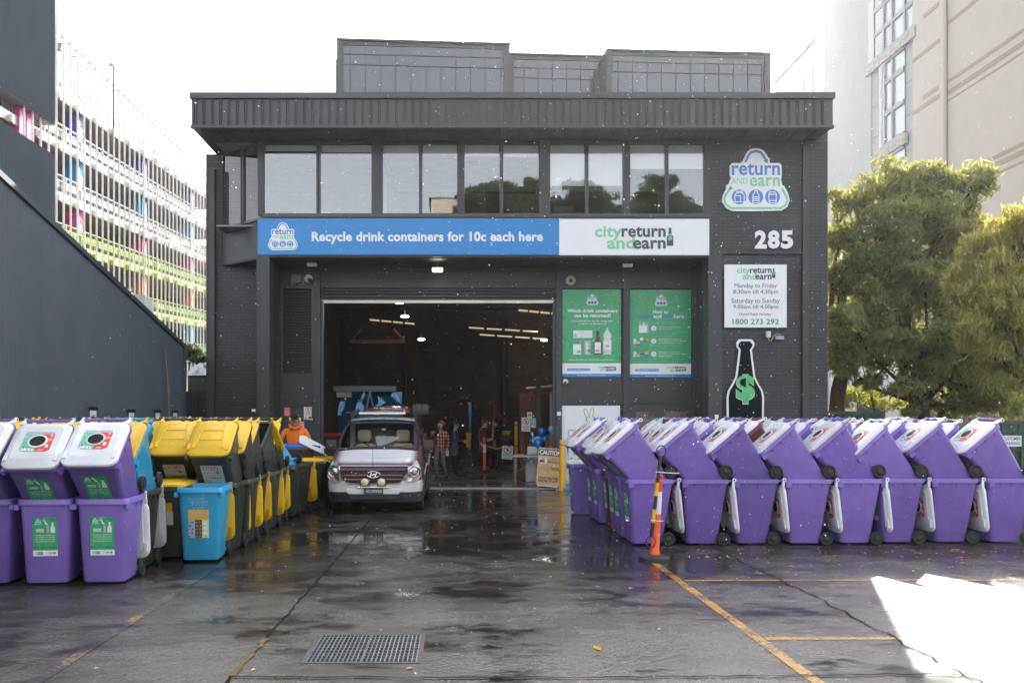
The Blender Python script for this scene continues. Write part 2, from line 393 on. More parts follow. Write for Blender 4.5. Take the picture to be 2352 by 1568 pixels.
b = MB(); b.box(-6.72, -6.58, 22.22, 22.36, 0, 8.6, CHAR); wb(b, 'downpipe')
# roof slab, fascia and soffit
b = MB(); b.box(-6.56, 9.15, RY + .06, 26, 9.05, 9.55, CHAR); b.box(XL, XR, 26, 46, 9.0, 9.4, DARKI); wb(b, 'roof')
b = MB(); fx0, fx1 = -6.57, 9.165
b.box(fx0, fx1, RY, RY + .06, 9.06, 9.72, CHARL); b.box(fx0 - .03, fx1 + .03, RY - .08, RY + .5, 9.72, 9.86, CHARL); b.box(fx0 - .012, fx1 + .012, RY - .055, RY + .06, 9.00, 9.07, CHARL)
b.box(fx0, fx0 + .05, RY + .06, 22.4, 9.02, 9.72, CHARL); b.box(fx1 - .05, fx1, RY + .06, 26, 9.02, 9.72, CHARL)
x = fx0 + .06
while x < fx1 - .08:
    b.box(x, x + .016, RY - .048, RY + .002, 9.072, 9.705, CHARL); b.box(x + .045, x + .061, RY - .048, RY + .002, 9.072, 9.705, CHARL); x += .2052
wb(b, 'fascia')
b = MB(); b.box(fx0 + .05, fx1 - .05, RY + .06, FY + .05, 9.01, 9.045, CHAR); b.box(fx0 + .05, -5.0, FY + .05, 22.34, 9.01, 9.045, CHAR)
x = fx0 + .2
while x < fx1: b.box(x, x + .02, RY + .06, FY - .02, 8.985, 9.012, CHAR); x += .41
wb(b, 'soffit')
# upper floor: spandrel, posts, windows
ZS, ZT = 7.10, 9.01; CH0, CH1 = (-5.04, FY), (-6.42, 22.33)
b = MB(); b.box(-5.04, 6.40, FY, FY + .2, 6.02, ZS - .06, CHAR); b.box(-5.04, 6.41, FY - .03, FY + .22, ZS - .06, ZS, CHARL)
b.loft([[(CH0[0], CH0[1], z), (CH1[0], CH1[1], z), (CH1[0], CH1[1] + .3, z), (CH0[0], CH0[1] + .3, z)] for z in (6.03, 6.95)], CHAR, smooth=False)
wb(b, 'spandrel')
b = MB(); b.box(-5.14, 6.38, FY + .1, WY + .3, 6.0, 6.04, CHAR); b.loft([[(-5.0, FY + .02, z), (-6.40, 22.34, z), (-5.0, 22.34, z)] for z in (6.0, 6.03)], CHAR, smooth=False); wb(b, 'soffit')
WIN = [(605, 728), (734, 855), (877, 964), (968, 1052), (1065, 1150), (1154, 1240), (1262, 1346), (1350, 1433), (1446, 1530), (1534, 1619)]
BL = [345, 348, 352, 353, 357, 358, 425, 425, 386, 386]
posts = MB(); edges = [(592, 604)] + [(WIN[i][1] + .5, WIN[i + 1][0] - .5) for i in (1, 3, 5, 7)] + [(1620, 1629)]
for u0, u1 in edges: posts.box(gx(u0, FY), gx(u1, FY), FY - .01, FY + .16, ZS, ZT, CHAR)
posts.box(-5.04, 6.41, FY + .005, FY + .16, ZT - .045, ZT, CHAR); wb(posts, 'window_post')
def window(x0, x1, blind_z, name='window', mid=None, yo=FY):
    f = MB(); t = .045; z0, z1 = ZS, ZT - .05
    f.box(x0, x1, yo + .01, yo + .09, z0, z0 + t, CHARL); f.box(x0, x1, yo + .01, yo + .09, z1 - t, z1, CHARL); f.box(x0, x0 + t, yo + .01, yo + .09, z0 + t, z1 - t, CHARL); f.box(x1 - t, x1, yo + .01, yo + .09, z0 + t, z1 - t, CHARL)
    fr = wb(f, name)
    p = MB(); p.box(x0 + t, x1 - t, yo + .045, yo + .051, z0 + t, z1 - t, GLS); pn = p.build('pane', fr)
    q = MB(); q.box(x0 + t + .01, x1 - t - .01, yo + .115, yo + .118, blind_z, z1, BLIND); q.box(x0 + t + .01, x1 - t - .01, yo + .108, yo + .125, blind_z - .025, blind_z, BLIND); q.build('blind', fr)
for (u0, u1), bv in zip(WIN, BL):
    e = .004; window(gx(u0 - 2.5, FY) + e, gx(u1 + 2.5, FY) - e, gz(bv, FY + .12))
# angled bay window on the corner
d = Vector((CH1[0] - CH0[0], CH1[1] - CH0[1], 0)); L = d.length; dn = d.normalized(); nn = Vector((dn.y, -dn.x, 0))
if nn.y > 0: nn = -nn
f = MB(); g_ = MB()
def cp(s, off, z): q = Vector((CH0[0], CH0[1], z)) + dn * s - nn * off; return q
for s0, s1 in ((.02, .86), (.90, L)):
    for a, bb in ((s0, s0 + .05), (s1 - .05, s1)): f.beam(cp((a + bb) / 2, .04, 7.0), cp((a + bb) / 2, .04, ZT), .05, .08, CHARL, up=tuple(nn))
    for z in (7.02, ZT - .03): f.beam(cp(s0 + .05, .045, z), cp(s1 - .05, .045, z), .07, .06, CHARL)
    g_.add([cp(s0 + .05, .04, 7.05), cp(s1 - .05, .04, 7.05), cp(s1 - .05, .04, ZT - .06), cp(s0 + .05, .04, ZT - .06)], [(3, 2, 1, 0)], GLS)
fr = wb(f, 'corner_window'); g_.build('pane', fr)
# office behind the glass
b = MB(); b.box(-6.3, 6.4, FY + .25, 26.4, 6.86, 6.9, OFFW); b.box(-6.3, 6.4, FY + .2, 26.4, 9.0, 9.04, OFFC); b.box(-6.3, 6.4, 26.3, 26.4, 6.9, 9.0, OFFW)
b.box(6.3, 6.38, FY + .3, 26.3, 6.9, 9.0, OFFW); b.box(-6.38, -6.3, 22.7, 26.3, 6.9, 9.0, OFFW); b.box(-2.05, -1.95, 22.3, 26.3, 6.9, 9.0, OFFW); b.box(2.4, 2.5, 23.2, 26.3, 6.9, 9.0, OFFW)
b.box(-4.9, -3.8, 24.5, 24.6, 6.9, 8.0, BLIND); b.box(-3.4, -2.1, 26.22, 26.28, 7.3, 8.3, BLIND); b.box(-2.75, -2.4, 22.3, 22.38, 6.9, 7.32, INK); b.box(1.2, 2.2, 23.0, 23.6, 6.9, 7.5, BLACKP); b.box(3.0, 3.6, 26.2, 26.28, 6.9, 8.6, BLIND)
for x_, y_ in ((-4.0, 22.4), (-3.2, 24.0), (.4, 23.0), (4.6, 22.8)): b.lathe([(.02, 8.99), (.16, 8.99), (.16, 8.96), (.02, 8.96)], FLD, (x_, y_, 0), 'z', 14)
wb(b, 'office_room')
# ground floor recessed wall
SID = MB()                                    # siding with thin horizontal grooves
def siding(x0, x1, z0, z1, y=WY):
    SID.box(x0, x1, y + .012, y + .1, z0, z1, CHAR); z = z0
    while z < z1 - .02:
        SID.box(x0, x1, y, y + .013, z + .006, min(z + .092, z1), CHAR); z += .1
W = lambda u: gx(u, WY); Z = lambda v: gz(v, WY)
siding(W(646), W(720), Z(661), 6.0); siding(W(736), W(1277), Z(661), 6.0); siding(W(1290), W(1431), Z(661), 6.0); siding(W(1446), W(1592), Z(661), 6.0)
siding(W(646), W(720), Z(930), Z(862)); siding(W(1290), W(1431), Z(928), Z(868)); siding(W(1446), W(1592), Z(928), Z(868)); wb(SID, 'wall_siding')
for u0, u1 in ((720, 736), (1277, 1290), (1431, 1446), (1590, 1601)): b = MB(); b.box(W(u0), W(u1), WY - .06, WY + .1, 0, 6.0, CHAR); wb(b, 'door_post')
b = MB()
b.box(W(646), W(720), WY - .03, WY + .1, Z(661) - .02, Z(661) + .03, CHAR); b.box(W(1290), W(1431), WY - .03, WY + .1, Z(661) - .02, Z(661) + .03, CHAR); b.box(W(1446), W(1590), WY - .03, WY + .1, Z(661) - .02, Z(661) + .03, CHAR)
b.box(W(1290), W(1590), WY + .07, WY + .12, Z(868), Z(661), CHAR); b.box(W(1290), W(1431), WY + .07, WY + .12, 0, Z(928), CHAR)
b.box(-4.9, W(646), WY, WY + .1, 0, 6, BRK)
wb(b, 'wall_frame')
# louvre panel
b = MB(); x0, x1, z0, z1 = W(646), W(720), Z(862), Z(662)
b.box(x0, x1, WY + .12, WY + .16, z0, z1, INK)
for a, c_ in ((x0, x0 + .05), (x1 - .05, x1)): b.box(a, c_, WY - .02, WY + .12, z0, z1, CHARL)
b.box(x0 + .05, x1 - .05, WY - .02, WY + .12, z0, z0 + .05, CHARL)
n = 30
for i in range(n):
    z = z0 + .07 + (z1 - z0 - .1) * i / n
    b.add([(x0 + .05, WY - .01, z), (x1 - .05, WY - .01, z), (x1 - .05, WY + .07, z + .06), (x0 + .05, WY + .07, z + .06), (x0 + .05, WY - .01, z + .012), (x1 - .05, WY - .01, z + .012), (x1 - .05, WY + .07, z + .072), (x0 + .05, WY + .07, z + .072)],
          [(0, 1, 5, 4), (4, 5, 6, 7), (3, 2, 1, 0)], CHARL)
wb(b, 'louvre')
# staff door
b = MB(); dx0, dx1, dz = W(652), W(716), Z(934); b.box(dx0, dx1, WY + .03, WY + .07, .02, dz, CHARL); d_ = wb(b, 'door')
b = MB(); b.box(W(646), dx0, WY - .01, WY + .09, 0, dz + .05, CHAR); b.box(dx1, W(720), WY - .01, WY + .09, 0, dz + .05, CHAR); b.box(dx0, dx1, WY - .01, WY + .09, dz, dz + .05, CHAR); b.build('frame', d_)
b = MB(); b.box(dx0 + .06, dx0 + .09, WY - .03, WY + .03, .98, 1.12, STEEL); b.box(dx0 + .06, dx0 + .19, WY - .05, WY - .03, 1.06, 1.08, STEEL); b.build('handle', d_)
# roller door, rolled up
b = MB(); x0, x1 = W(736), W(1277); z = Z(690)
while z < Z(661) - .02:
    b.lathe([(.001, x0), (.045, x0), (.045, x1), (.001, x1)], CHARL, (0, WY + .12, z + .045), 'x', 10); z += .088
b.box(x0, x1, WY + .15, WY + .2, Z(690), Z(660), CHARL); rd = wb(b, 'roller_door')
BARW = mat('white door bar', (.80, .78, .72), .4); b = MB(); b.box(x0 + .02, x1 - .02, WY + .07, WY + .15, Z(695), Z(688.5), BARW); b.build('bottom_bar', rd)
b = MB(); b.box(x0 - .01, x0 + .07, WY + .05, WY + .2, 0, Z(690), CHARL); b.box(x1 - .07, x1 + .01, WY + .05, WY + .2, 0, Z(690), CHARL); b.build('guide_rail', rd)
# glazed entrance doors with a diamond mesh, right bay
MESHM = mat('diamond mesh', (.26, .22, .15), .5, metal=.4); DGLS = glass_mat('door glass', .12, (.35, .36, .38))
for (u0, u1) in ((1452, 1514), (1518, 1584)):
    x0, x1, z1 = W(u0), W(u1), Z(934); f = MB(); t = .10
    f.box(x0, x0 + t, WY, WY + .08, 0, z1, CHAR); f.box(x1 - t, x1, WY, WY + .08, 0, z1, CHAR); f.box(x0 + t, x1 - t, WY, WY + .08, z1 - .12, z1, CHAR); f.box(x0 + t, x1 - t, WY, WY + .08, 0, .9, CHAR)
    dd = wb(f, 'glazed_door'); p = MB(); p.box(x0 + t, x1 - t, WY + .04, WY + .046, .9, z1 - .12, DGLS); p.build('pane', dd)
    q = MB(); X0, X1, Z0, Z1 = x0 + t, x1 - t, .9, z1 - .12; s = .055; k = -int((Z1 - Z0) / s) - 1
    while k * s < X1 - X0:
        for sg in (1, -1):
            a = max(0, k * s if sg > 0 else 0); pts = []
            # line x = k*s + t (t along z), clipped to the opening
            t0 = max(0, -k * s); t1 = min(Z1 - Z0, X1 - X0 - k * s)
            if t1 - t0 > .02:
                pa = (k * s + t0, t0); pb = (k * s + t1, t1)
                if sg < 0: pa = (X1 - X0 - pa[0], pa[1]); pb = (X1 - X0 - pb[0], pb[1])
                q.stroke([(X0 + pa[0], Z0 + pa[1]), (X0 + pb[0], Z0 + pb[1])], .009, WY + .03 - (.002 if sg > 0 else 0), MESHM)
        k += 1
    q.build('mesh_screen', dd)
b = MB(); b.box(W(1584), W(1591), WY, WY + .1, 0, 2.3, CHAR); b.box(W(1446), W(1452), WY, WY + .1, 0, 2.3, CHAR); b.box(W(1452), W(1584), WY, WY + .1, Z(934), Z(926), CHAR); b.box(W(1514), W(1518), WY + .01, WY + .09, 0, 2.2, CHAR); wb(b, 'door_frame')
# inside: brown brick hall, roof sheets, trusses, high-bay lamps
b = MB(); b.box(XL + .31, XL + .36, 22.8, 46, 0, 9, BRKI); b.box(XR - .36, XR - .31, 22.8, 46, 0, 9, BRKI); b.box(XL, XR, 45.6, 46, 0, 9, BRKI); wb(b, 'interior_wall')
IST = mat('dark interior steel', (.045, .04, .042), .6, var=.2)
for y in (30, 37.5, 44.8): b = MB(); b.box(XL + .36, XL + .6, y, y + .25, 0, 7.2, IST); wb(b, 'interior_column')
for x in (-3.2, 2.4, 7.2): b = MB(); b.box(x, x + .28, 45.3, 45.6, 0, 7.2, IST); wb(b, 'interior_column')
b = MB(); b.box(XL + .3, XR - .3, 22.75, 26.4, 5.9, 5.98, IST); b.box(XL + .3, XR - .3, 26.4, 26.5, 5.9, 9, IST); wb(b, 'mezzanine')
TRED = mat('rust red steel', (.36, .10, .05), .6)
for j, (y, zz) in enumerate(((29.5, 7.5), (34.5, 7.6), (39.5, 7.6), (43.5, 7.6))):
    b = MB(); b.box(XL + .4, XR - .4, y, y + .1, zz + .55, zz + .65, IST); b.box(XL + .4, XR - .4, y, y + .1, zz - .05, zz + .03, IST); x = XL + .6; up = True
    while x < XR - 1.2:
        b.beam((x, y + .05, zz if up else zz + .6), (x + .9, y + .05, zz + .6 if up else zz), .06, .06, IST, (0, 1, 0)); x += .9; up = not up
    wb(b, 'roof_truss')
b = MB(); zb = gz(783, 33); xa, xb = gx(805, 33), gx(1035, 33); b.box(xa, gx(930, 33), 33, 33.12, zb - .08, zb + .06, TRED); b.beam((xa, 33.06, zb), (xa + .45, 33.06, zb + .5), .07, .07, TRED, (0, 1, 0)); b.beam((gx(930, 33), 33.06, zb), (gx(930, 33) - .45, 33.06, zb + .5), .07, .07, TRED, (0, 1, 0)); wb(b, 'lifting_frame')
LAMP = mat('glowing skylight strip', (1.0, .80, .52), .5, var=0, emit=.13); LAMPW = mat('lit high bay lamp', (1.0, .97, .92), .5, var=0, emit=22)
for u0, v0, u1, v1, Y in ((848, 734, 955, 744, 39), (1075, 752, 1240, 762, 43), (1190, 712, 1290, 722, 33), (1100, 768, 1262, 779, 44.5)):  # glowing strips added in place of daylit translucent roof sheets
    b = MB(); a, c_ = Vector(at(u0, v0, Y)), Vector(at(u1, v1, Y + .2)); nseg = 4
    for k in range(nseg): b.beam(a.lerp(c_, k / nseg + .012), a.lerp(c_, (k + 1) / nseg - .03), .06, .07, LAMP)
    wb(b, 'skylight_strip')
for u, v, Y in ((737, 0, 0),):
    pass
for u, v, Y in ((917, 693, 29), (930, 725, 33), (968, 778, 40), (1310, 780, 43)):
    if u > 1275: u -= 60
    b = MB(); p = at(u, v, Y); b.lathe([(.02, 0), (.15, -.01), (.15, -.05), (.02, -.06)], LAMPW, p, 'z', 14); b.tube((p[0], p[1], p[2]), (p[0], p[1], p[2] + .5), .015, IST); wb(b, 'pendant_lamp')
g = NT('damp concrete floor'); p = g.pos(); g.l(g.mix(g.ramp(g.noise(p, .8, 5, .6), (.35, 0), (.65, 1)), (.05, .048, .046), (.10, .095, .09)), g.b.inputs['Base Color']); g.l(g.ramp(g.noise(g.scale(p, (.5, 1.3, 1)), 1.2, 5, .65), (.42, .08), (.6, .5)), g.b.inputs['Roughness']); FLOORC = g.m
b = MB(); b.box(XL + .3, XR - .3, WY + .02, 45.7, -.1, .03, FLOORC); b.build('concrete_floor', kind='structure')
b = MB(); b.box(W(738), W(1276), WY - .35, WY + .02, -.1, .012, CONC); b.build('door_threshold', kind='structure')
# ---------------------------------------------------------------- signs
def arc(cx, cz, r, a0, a1, n=12, rz=None): return [(cx + r * math.cos(R(a0 + (a1 - a0) * k / n)), cz + (rz or r) * math.sin(R(a0 + (a1 - a0) * k / n))) for k in range(n + 1)]
def logo_return(m, cx, zt, w, y, board=True, blue=LBLUE, green=LGREEN, detail=True, bth=.02, M=None):
    """bag-shaped emblem: drawn on a grid 110 wide and 102 high"""
    s = w / 110.0
    P = lambda pts: [(cx + a * s, zt - b * s) for a, b in pts]
    if board:
        rt = [(0, 0), (8, 1), (14, 5), (18, 11), (20, 15), (23, 17), (22, 24), (38, 24), (42, 28), (42, 45), (41, 50), (43, 60), (46, 61), (52, 72), (55, 84), (51, 95), (42, 101), (0, 102)]
        lf = [(-38, 102), (-48, 97), (-55, 86), (-53, 76), (-48, 65), (-48, 60), (-44, 58), (-40, 48), (-42, 44), (-42, 28), (-38, 24), (-22, 24), (-19, 16), (-14, 6), (-8, 1)]
        m.poly(P(rt + lf), y, WHITE, bth, M)
    e = .0035; y1 = y - e
    m.stroke(P([(-17, 23), (-12, 12), (-8, 7), (0, 5), (8, 7), (12, 12), (16, 19)]), 3.6 * s, y1, blue, M=M); m.poly(P([(12, 21), (20, 17), (19, 25)]), y1, blue, .003, M)
    m.text('return', cx - 39 * s, cx + 39 * s, zt - 44 * s, zt - 24 * s, y1, blue, .02, M=M)
    m.text('AND', cx - 40 * s, cx - 13 * s, zt - 58 * s, zt - 48 * s, y1, green, .0, M=M); m.text('earn', cx - 10 * s, cx + 39 * s, zt - 62 * s, zt - 47 * s, y1, green, .02, M=M)
    m.stroke(P([(-40, 64), (-49, 76), (-51, 84), (-48, 91), (-40, 97), (0, 97), (40, 97), (48, 92), (51, 85), (49, 77), (42, 65)]), 3.6 * s, y1, green, M=M); m.poly(P([(-45, 66), (-40, 60), (-37, 67)]), y1, green, .003, M)
    for i, x in enumerate((-27, 0, 27)):
        m.disc(cx + x * s, zt - 79 * s, 12 * s, y1, blue, .003, 24, M)
        if detail:
            y2 = y1 - e; st = 1.5 * s
            if i == 0:
                m.stroke(P([(x - 7, 76), (x - 7, 87), (x + 8, 87), (x + 8, 76), (x + 5, 72), (x - 4, 72)]), st, y2, WHITE, True, M=M); m.stroke(P([(x - 4, 72), (x - 4, 70), (x + 5, 70), (x + 5, 72)]), st, y2, WHITE, M=M); m.stroke(P([(x - 7, 77), (x + 2, 77), (x + 2, 87)]), st, y2, WHITE, M=M)
            elif i == 1:
                m.stroke(P([(x - 2, 69), (x - 2, 72), (x - 5, 76), (x - 5, 89), (x + 5, 89), (x + 5, 76), (x + 2, 72), (x + 2, 69)]), st, y2, WHITE, True, M=M)
                for zz in (79, 82, 85): m.stroke(P([(x - 5, zz), (x + 5, zz)]), st, y2, WHITE, M=M)
            else:
                m.stroke(P([(x - 4, 71), (x - 6, 74), (x - 6, 86), (x - 4, 89), (x + 4, 89), (x + 6, 86), (x + 6, 74), (x + 4, 71)]), st, y2, WHITE, True, M=M)
                m.stroke(P([(x - 6, 75), (x + 6, 75)]), st, y2, WHITE, M=M); m.stroke(P([(x - 6, 85), (x + 6, 85)]), st, y2, WHITE, M=M)
BOTP = [(-.10, 1), (.10, 1), (.11, .95), (.09, .92), (.12, .70), (.16, .60), (.24, .52), (.25, .45), (.25, .04), (.22, 0), (-.22, 0), (-.25, .04), (-.25, .45), (-.24, .52), (-.16, .60), (-.12, .70), (-.09, .92), (-.11, .95)]
def bottle(m, cx, z0, h, y, material, k=1.0, M=None): m.poly([(cx + a * h * k, z0 + b * h) for a, b in BOTP], y, material, .003, M)
def logo_city(m, x0, x1, z0, z1, y, M=None):
    w, h = x1 - x0, z1 - z0; X = lambda a: x0 + w * a; Zz = lambda a: z0 + h * a
    m.text('city', X(0), X(.345), Zz(.36), Zz(1), y, LGREEN, .028, M=M); m.text('return', X(.34), X(.90), Zz(.515), Zz(.99), y - .002, SLATE, .028, M=M)
    m.text('and', X(.155), X(.51), Zz(0), Zz(.54), y, LGREEN, .028, M=M); m.text('earn', X(.485), X(.90), Zz(0), Zz(.39), y - .002, SLATE, .028, M=M)
    bottle(m, X(.955), Zz(.14), h * .78, y - .002, SLATE, .72, M); m.text('$', X(.925), X(.985), Zz(.36), Zz(.66), y - .004, LGREEN, .02, M=M)
S = FY - .05
def X2(u, Y=S): return gx(u, Y)
def Z2(v, Y=S): return gz(v, Y)
def sign(name, label, cat='sign', group=None): return thing(name, label, cat, (0, 0, 0), 0, group)
# long blue fascia sign
r = sign('fascia_sign', 'long blue sign saying Recycle drink containers for 10c each here above the roller door')
r.location = (X2(938), S, Z2(586)); O = Matrix.Translation(-r.location)
m = MB(); m.rect(X2(592), X2(1284), Z2(585), Z2(502), S, SBLUE, .03, O); m.build('sign_panel', r)
m = MB(); m.text('Recycle drink containers for 10c each here', X2(716), X2(1247), Z2(561), Z2(532), S - .005, WHITE, .032, M=O); m.build('lettering', r)
m = MB(); logo_return(m, X2(649.5), Z2(511), X2(684) - X2(615), S - .008, M=O, bth=.006); m.build('logo', r)
BOLT = mat('sign bolts', (.03, .05, .09), .4, metal=.5); m = MB()
for k in range(14):
    for v in (504.5, 582.5): m.disc(X2(596 + k * 52.6), Z2(v), .011, S - .004, BOLT, .004, 8, O)
m.build('bolts', r)
r = sign('fascia_sign', 'white sign reading city return and earn, beside the long blue sign')
r.location = (X2(1456), S, Z2(586)); O = Matrix.Translation(-r.location)
m = MB(); m.rect(X2(1284.6), X2(1629), Z2(586), Z2(503), S, WHITE, .03, O); m.build('sign_panel', r)
m = MB(); logo_city(m, X2(1366), X2(1547), Z2(572), Z2(519), S - .006, O); m.build('logo', r)
m = MB()
for k in range(7):
    for v in (506, 583): m.disc(X2(1288 + k * 56), Z2(v), .010, S - .004, STEEL, .004, 8, O)
m.build('bolts', r)
# emblem board on the brick
r = sign('emblem_sign', 'white bag shaped emblem board reading return and earn, high on the brick wall')
r.location = (X2(1736), S, Z2(483)); O = Matrix.Translation(-r.location)
m = MB(); logo_return(m, X2(1736), Z2(340.5), X2(1814) - X2(1658), S, True, LBLUE, LGREEN, True, .03, O); m.build('emblem_board', r)
# street number
r = sign('house_number', 'white street number 285 on the brick wall below the emblem board'); r.location = (X2(1778), S, Z2(571)); O = Matrix.Translation(-r.location)
for ch, a, b_ in (('2', 1734, 1761), ('8', 1764, 1791), ('5', 1794, 1822)):
    m = MB(); m.text(ch, X2(a), X2(b_), Z2(571), Z2(529), S, WHITE, .045, M=O); o = m.build('digit', r)
    sm = o.modifiers.new('thick', 'SOLIDIFY'); sm.thickness = .02; sm.offset = -1
# opening hours
r = sign('opening_hours_sign', 'white opening hours board with a green phone number on the brick wall'); r.location = (X2(1736), S, Z2(752)); O = Matrix.Translation(-r.location)
m = MB(); m.rect(X2(1664), X2(1807), Z2(752), Z2(607.5), S, WHITE, .025, O); m.build('sign_panel', r)
m = MB(); y = S - .004
for txt, a, b_, v0, v1, mt, bd, sh in (('Monday to Friday', 1687, 1784, 664, 651, SLATE, .0, 0), ('8:30am till 4:30pm', 1684, 1787, 677.5, 665, SLATE, 0, 0), ('Saturday to Sunday', 1680, 1791, 699, 685, SLATE, 0, 0), ('9.00am till 4.00pm', 1684, 1787, 711.5, 699.5, SLATE, 0, 0), ('Closed Public Holidays', 1697, 1772, 726.5, 718, SLATE, 0, .25), ('1800 273 292', 1682, 1789, 745, 732, SGREEN, .025, 0)):
    m.text(txt, X2(a), X2(b_), Z2(v0), Z2(v1), y, mt, bd, shear=sh, M=O)
m.build('lettering', r)
m = MB(); logo_city(m, X2(1692), X2(1781), Z2(642), Z2(614), y, O); m.build('logo', r)
# bottle shaped board (a plain bottle with a dollar symbol)
r = sign('bottle_sign', 'dark bottle shaped board with white edge and green dollar symbol on the brick wall'); r.location = (X2(1712), S, Z2(985)); O = Matrix.Translation(-r.location)
bp = [(1693, 779), (1727, 779), (1733, 787), (1732, 796), (1727, 803), (1730, 830), (1735, 866), (1743, 882), (1752, 897), (1755, 912), (1754, 990)]
half = [(a - 1712, b_) for a, b_ in bp[1:]]
def outline(k, dz): return [(1712 + dx - (k if dx > 0 else 0), v + (k if i < 2 else 0) * dz) for i, (dx, v) in enumerate(half)] + [(1712 - dx + k, v + (k if i < 2 else 0) * dz) for i, (dx, v) in reversed(list(enumerate(half)))]
BOTD = mat('dark bottle green', (.006, .014, .016), .8, spec=.1, var=.05)
m = MB(); m.poly([(X2(a), Z2(b_)) for a, b_ in outline(0, 1)], S, WHITE, .02, O); m.build('white_edge', r)
m = MB(); m.poly([(X2(a), Z2(b_)) for a, b_ in outline(4.5, 1)], S - .006, BOTD, .005, O); m.build('sign_panel', r)
m = MB(); m.text('$', X2(1690), X2(1734), Z2(928), Z2(859), S - .012, WHITE, .05, M=O); m.text('$', X2(1691), X2(1733.5), Z2(926.5), Z2(858.5), S - .016, mat('bright green', (.10, .48, .16), .4, var=.04), .045, M=O); m.build('dollar_symbol', r)
# two green posters
PBROWN = mat('poster brown', (.10, .05, .04), .4); PGREY = mat('poster grey', (.45, .47, .48), .4); PSKY = mat('poster sky', (.15, .45, .75), .4); PNAVY = mat('poster navy', (.03, .10, .28), .4); PORG = mat('poster orange', (.75, .30, .06), .4)
def poster(u0, u1, v0, v1, label):
    yb = WY + .03; r = sign('poster', label, 'poster', 'green posters'); r.location = ((W(u0) + W(u1)) / 2, yb, Z(v1)); O = Matrix.Translation(-r.location); w, h = W(u1) - W(u0), Z(v0) - Z(v1)
    X = lambda a: W(u0) + a * w; ZZ = lambda a: Z(v0) - a * h
    m = MB(); m.rect(X(0), X(1), ZZ(.845), ZZ(0), yb, SGREEN, .03, O); m.rect(X(0), X(1), ZZ(.965), ZZ(.845), yb, WHITE, .03, O); m.rect(X(0), X(1), ZZ(1), ZZ(.965), yb, SBLUE, .03, O); m.build('sign_panel', r)
    y = yb - .005; m = MB()
    logo_return(m, X(.51), ZZ(.05), w * .21, y, blue=PNAVY, detail=False, bth=.004, M=O)
    m.text('Find out what you can return at', X(.08), X(.48), ZZ(.888), ZZ(.875), y, PGREY, M=O)
    m.poly(arc(X(.10), ZZ(.918), .014 * h, 90, 270) + arc(X(.455), ZZ(.918), .014 * h, -90, 90), y, SBLUE, .003, O); m.text('returnandearn.org.au', X(.10), X(.46), ZZ(.927), ZZ(.909), y - .003, WHITE, .02, M=O)
    logo_city(m, X(.60), X(.92), ZZ(.935), ZZ(.872), y, O); m.text('Return and Earn is a NSW Government initiative', X(.25), X(.74), ZZ(.989), ZZ(.976), y, WHITE, .01, M=O)
    return r, m, X, ZZ, w, h, y, O
r, m, X, ZZ, w, h, y, O = poster(1292, 1426.5, 664, 865, 'green poster asking which drink containers can be returned, with carton, can and bottles')
for t_, a, b_, c_, d_, bd in (('Which drink containers', .08, .94, .265, .225, .04), ('can be returned?', .20, .83, .32, .278, .04), ('Check the label for the 10c refund mark', .15, .87, .372, .352, .012), ('to see if it can be returned', .27, .75, .402, .382, .012), ("Leave the lids on. They'll be recycled too!", .12, .87, .818, .795, .014)):
    m.text(t_, X(a), X(b_), ZZ(c_), ZZ(d_), y, WHITE, bd, M=O)
m.build('lettering', r); m = MB()
m.rect(X(.185), X(.51), ZZ(.555), ZZ(.47), y, WHITE, .003, O); m.text('10c', X(.195), X(.25), ZZ(.545), ZZ(.505), y - .003, INK, .0, M=O)
for k, t_ in enumerate(('REFUND AT COLLECTION', 'DEPOTS/POINTS IN PARTICIPATING', 'STATE/TERRITORY OF PURCHASE')): m.text(t_, X(.265), X(.43 + .07 * min(k, 1)), ZZ(.495 + .023 * k), ZZ(.482 + .023 * k), y - .003, PGREY, M=O)
m.rect(X(.185), X(.32), ZZ(.745), ZZ(.63), y, WHITE, .003, O); m.poly([(X(.185), ZZ(.63)), (X(.225), ZZ(.622)), (X(.325), ZZ(.625)), (X(.32), ZZ(.63))], y - .002, PGREY, .002, O)
m.poly([(X(a), ZZ(b_)) for a, b_ in ((.375, .605), (.385, .588), (.47, .588), (.48, .605), (.48, .735), (.47, .748), (.385, .748), (.375, .735))], y, PGREY, .003, O); m.rect(X(.41), X(.435), ZZ(.735), ZZ(.61), y - .003, WHITE, .002, O)
bottle(m, X(.605), ZZ(.748), .27 * h, y, PBROWN, .72, O); m.rect(X(.552), X(.657), ZZ(.73), ZZ(.605), y - .003, WHITE, .002, O)
m.poly([(X(a), ZZ(b_)) for a, b_ in ((.755, .452), (.785, .452), (.79, .47), (.835, .51), (.835, .55), (.82, .565), (.838, .585), (.838, .70), (.825, .715), (.835, .745), (.70, .745), (.712, .715), (.70, .70), (.70, .585), (.718, .565), (.705, .55), (.705, .51), (.75, .47))], y, mat('poster pale', (.62, .68, .66), .4), .003, O)
m.rect(X(.75), X(.79), ZZ(.452), ZZ(.43), y, PSKY, .003, O); m.rect(X(.703), X(.836), ZZ(.69), ZZ(.60), y - .003, WHITE, .002, O)
for x0, zz in ((.25, .725), (.42, .715), (.57, .715), (.74, .66)):
    for k in range(6): m.rect(X(x0 + k * .011), X(x0 + k * .011 + .005), ZZ(zz), ZZ(zz - .025), y - .006, INK, .001, O)
m.build('picture', r)
r, m, X, ZZ, w, h, y, O = poster(1447.5, 1588, 665, 866, 'green poster titled How to Return and Earn here with three numbered steps')
m.text('How to', X(.375), X(.625), ZZ(.272), ZZ(.232), y, WHITE, .04, M=O)
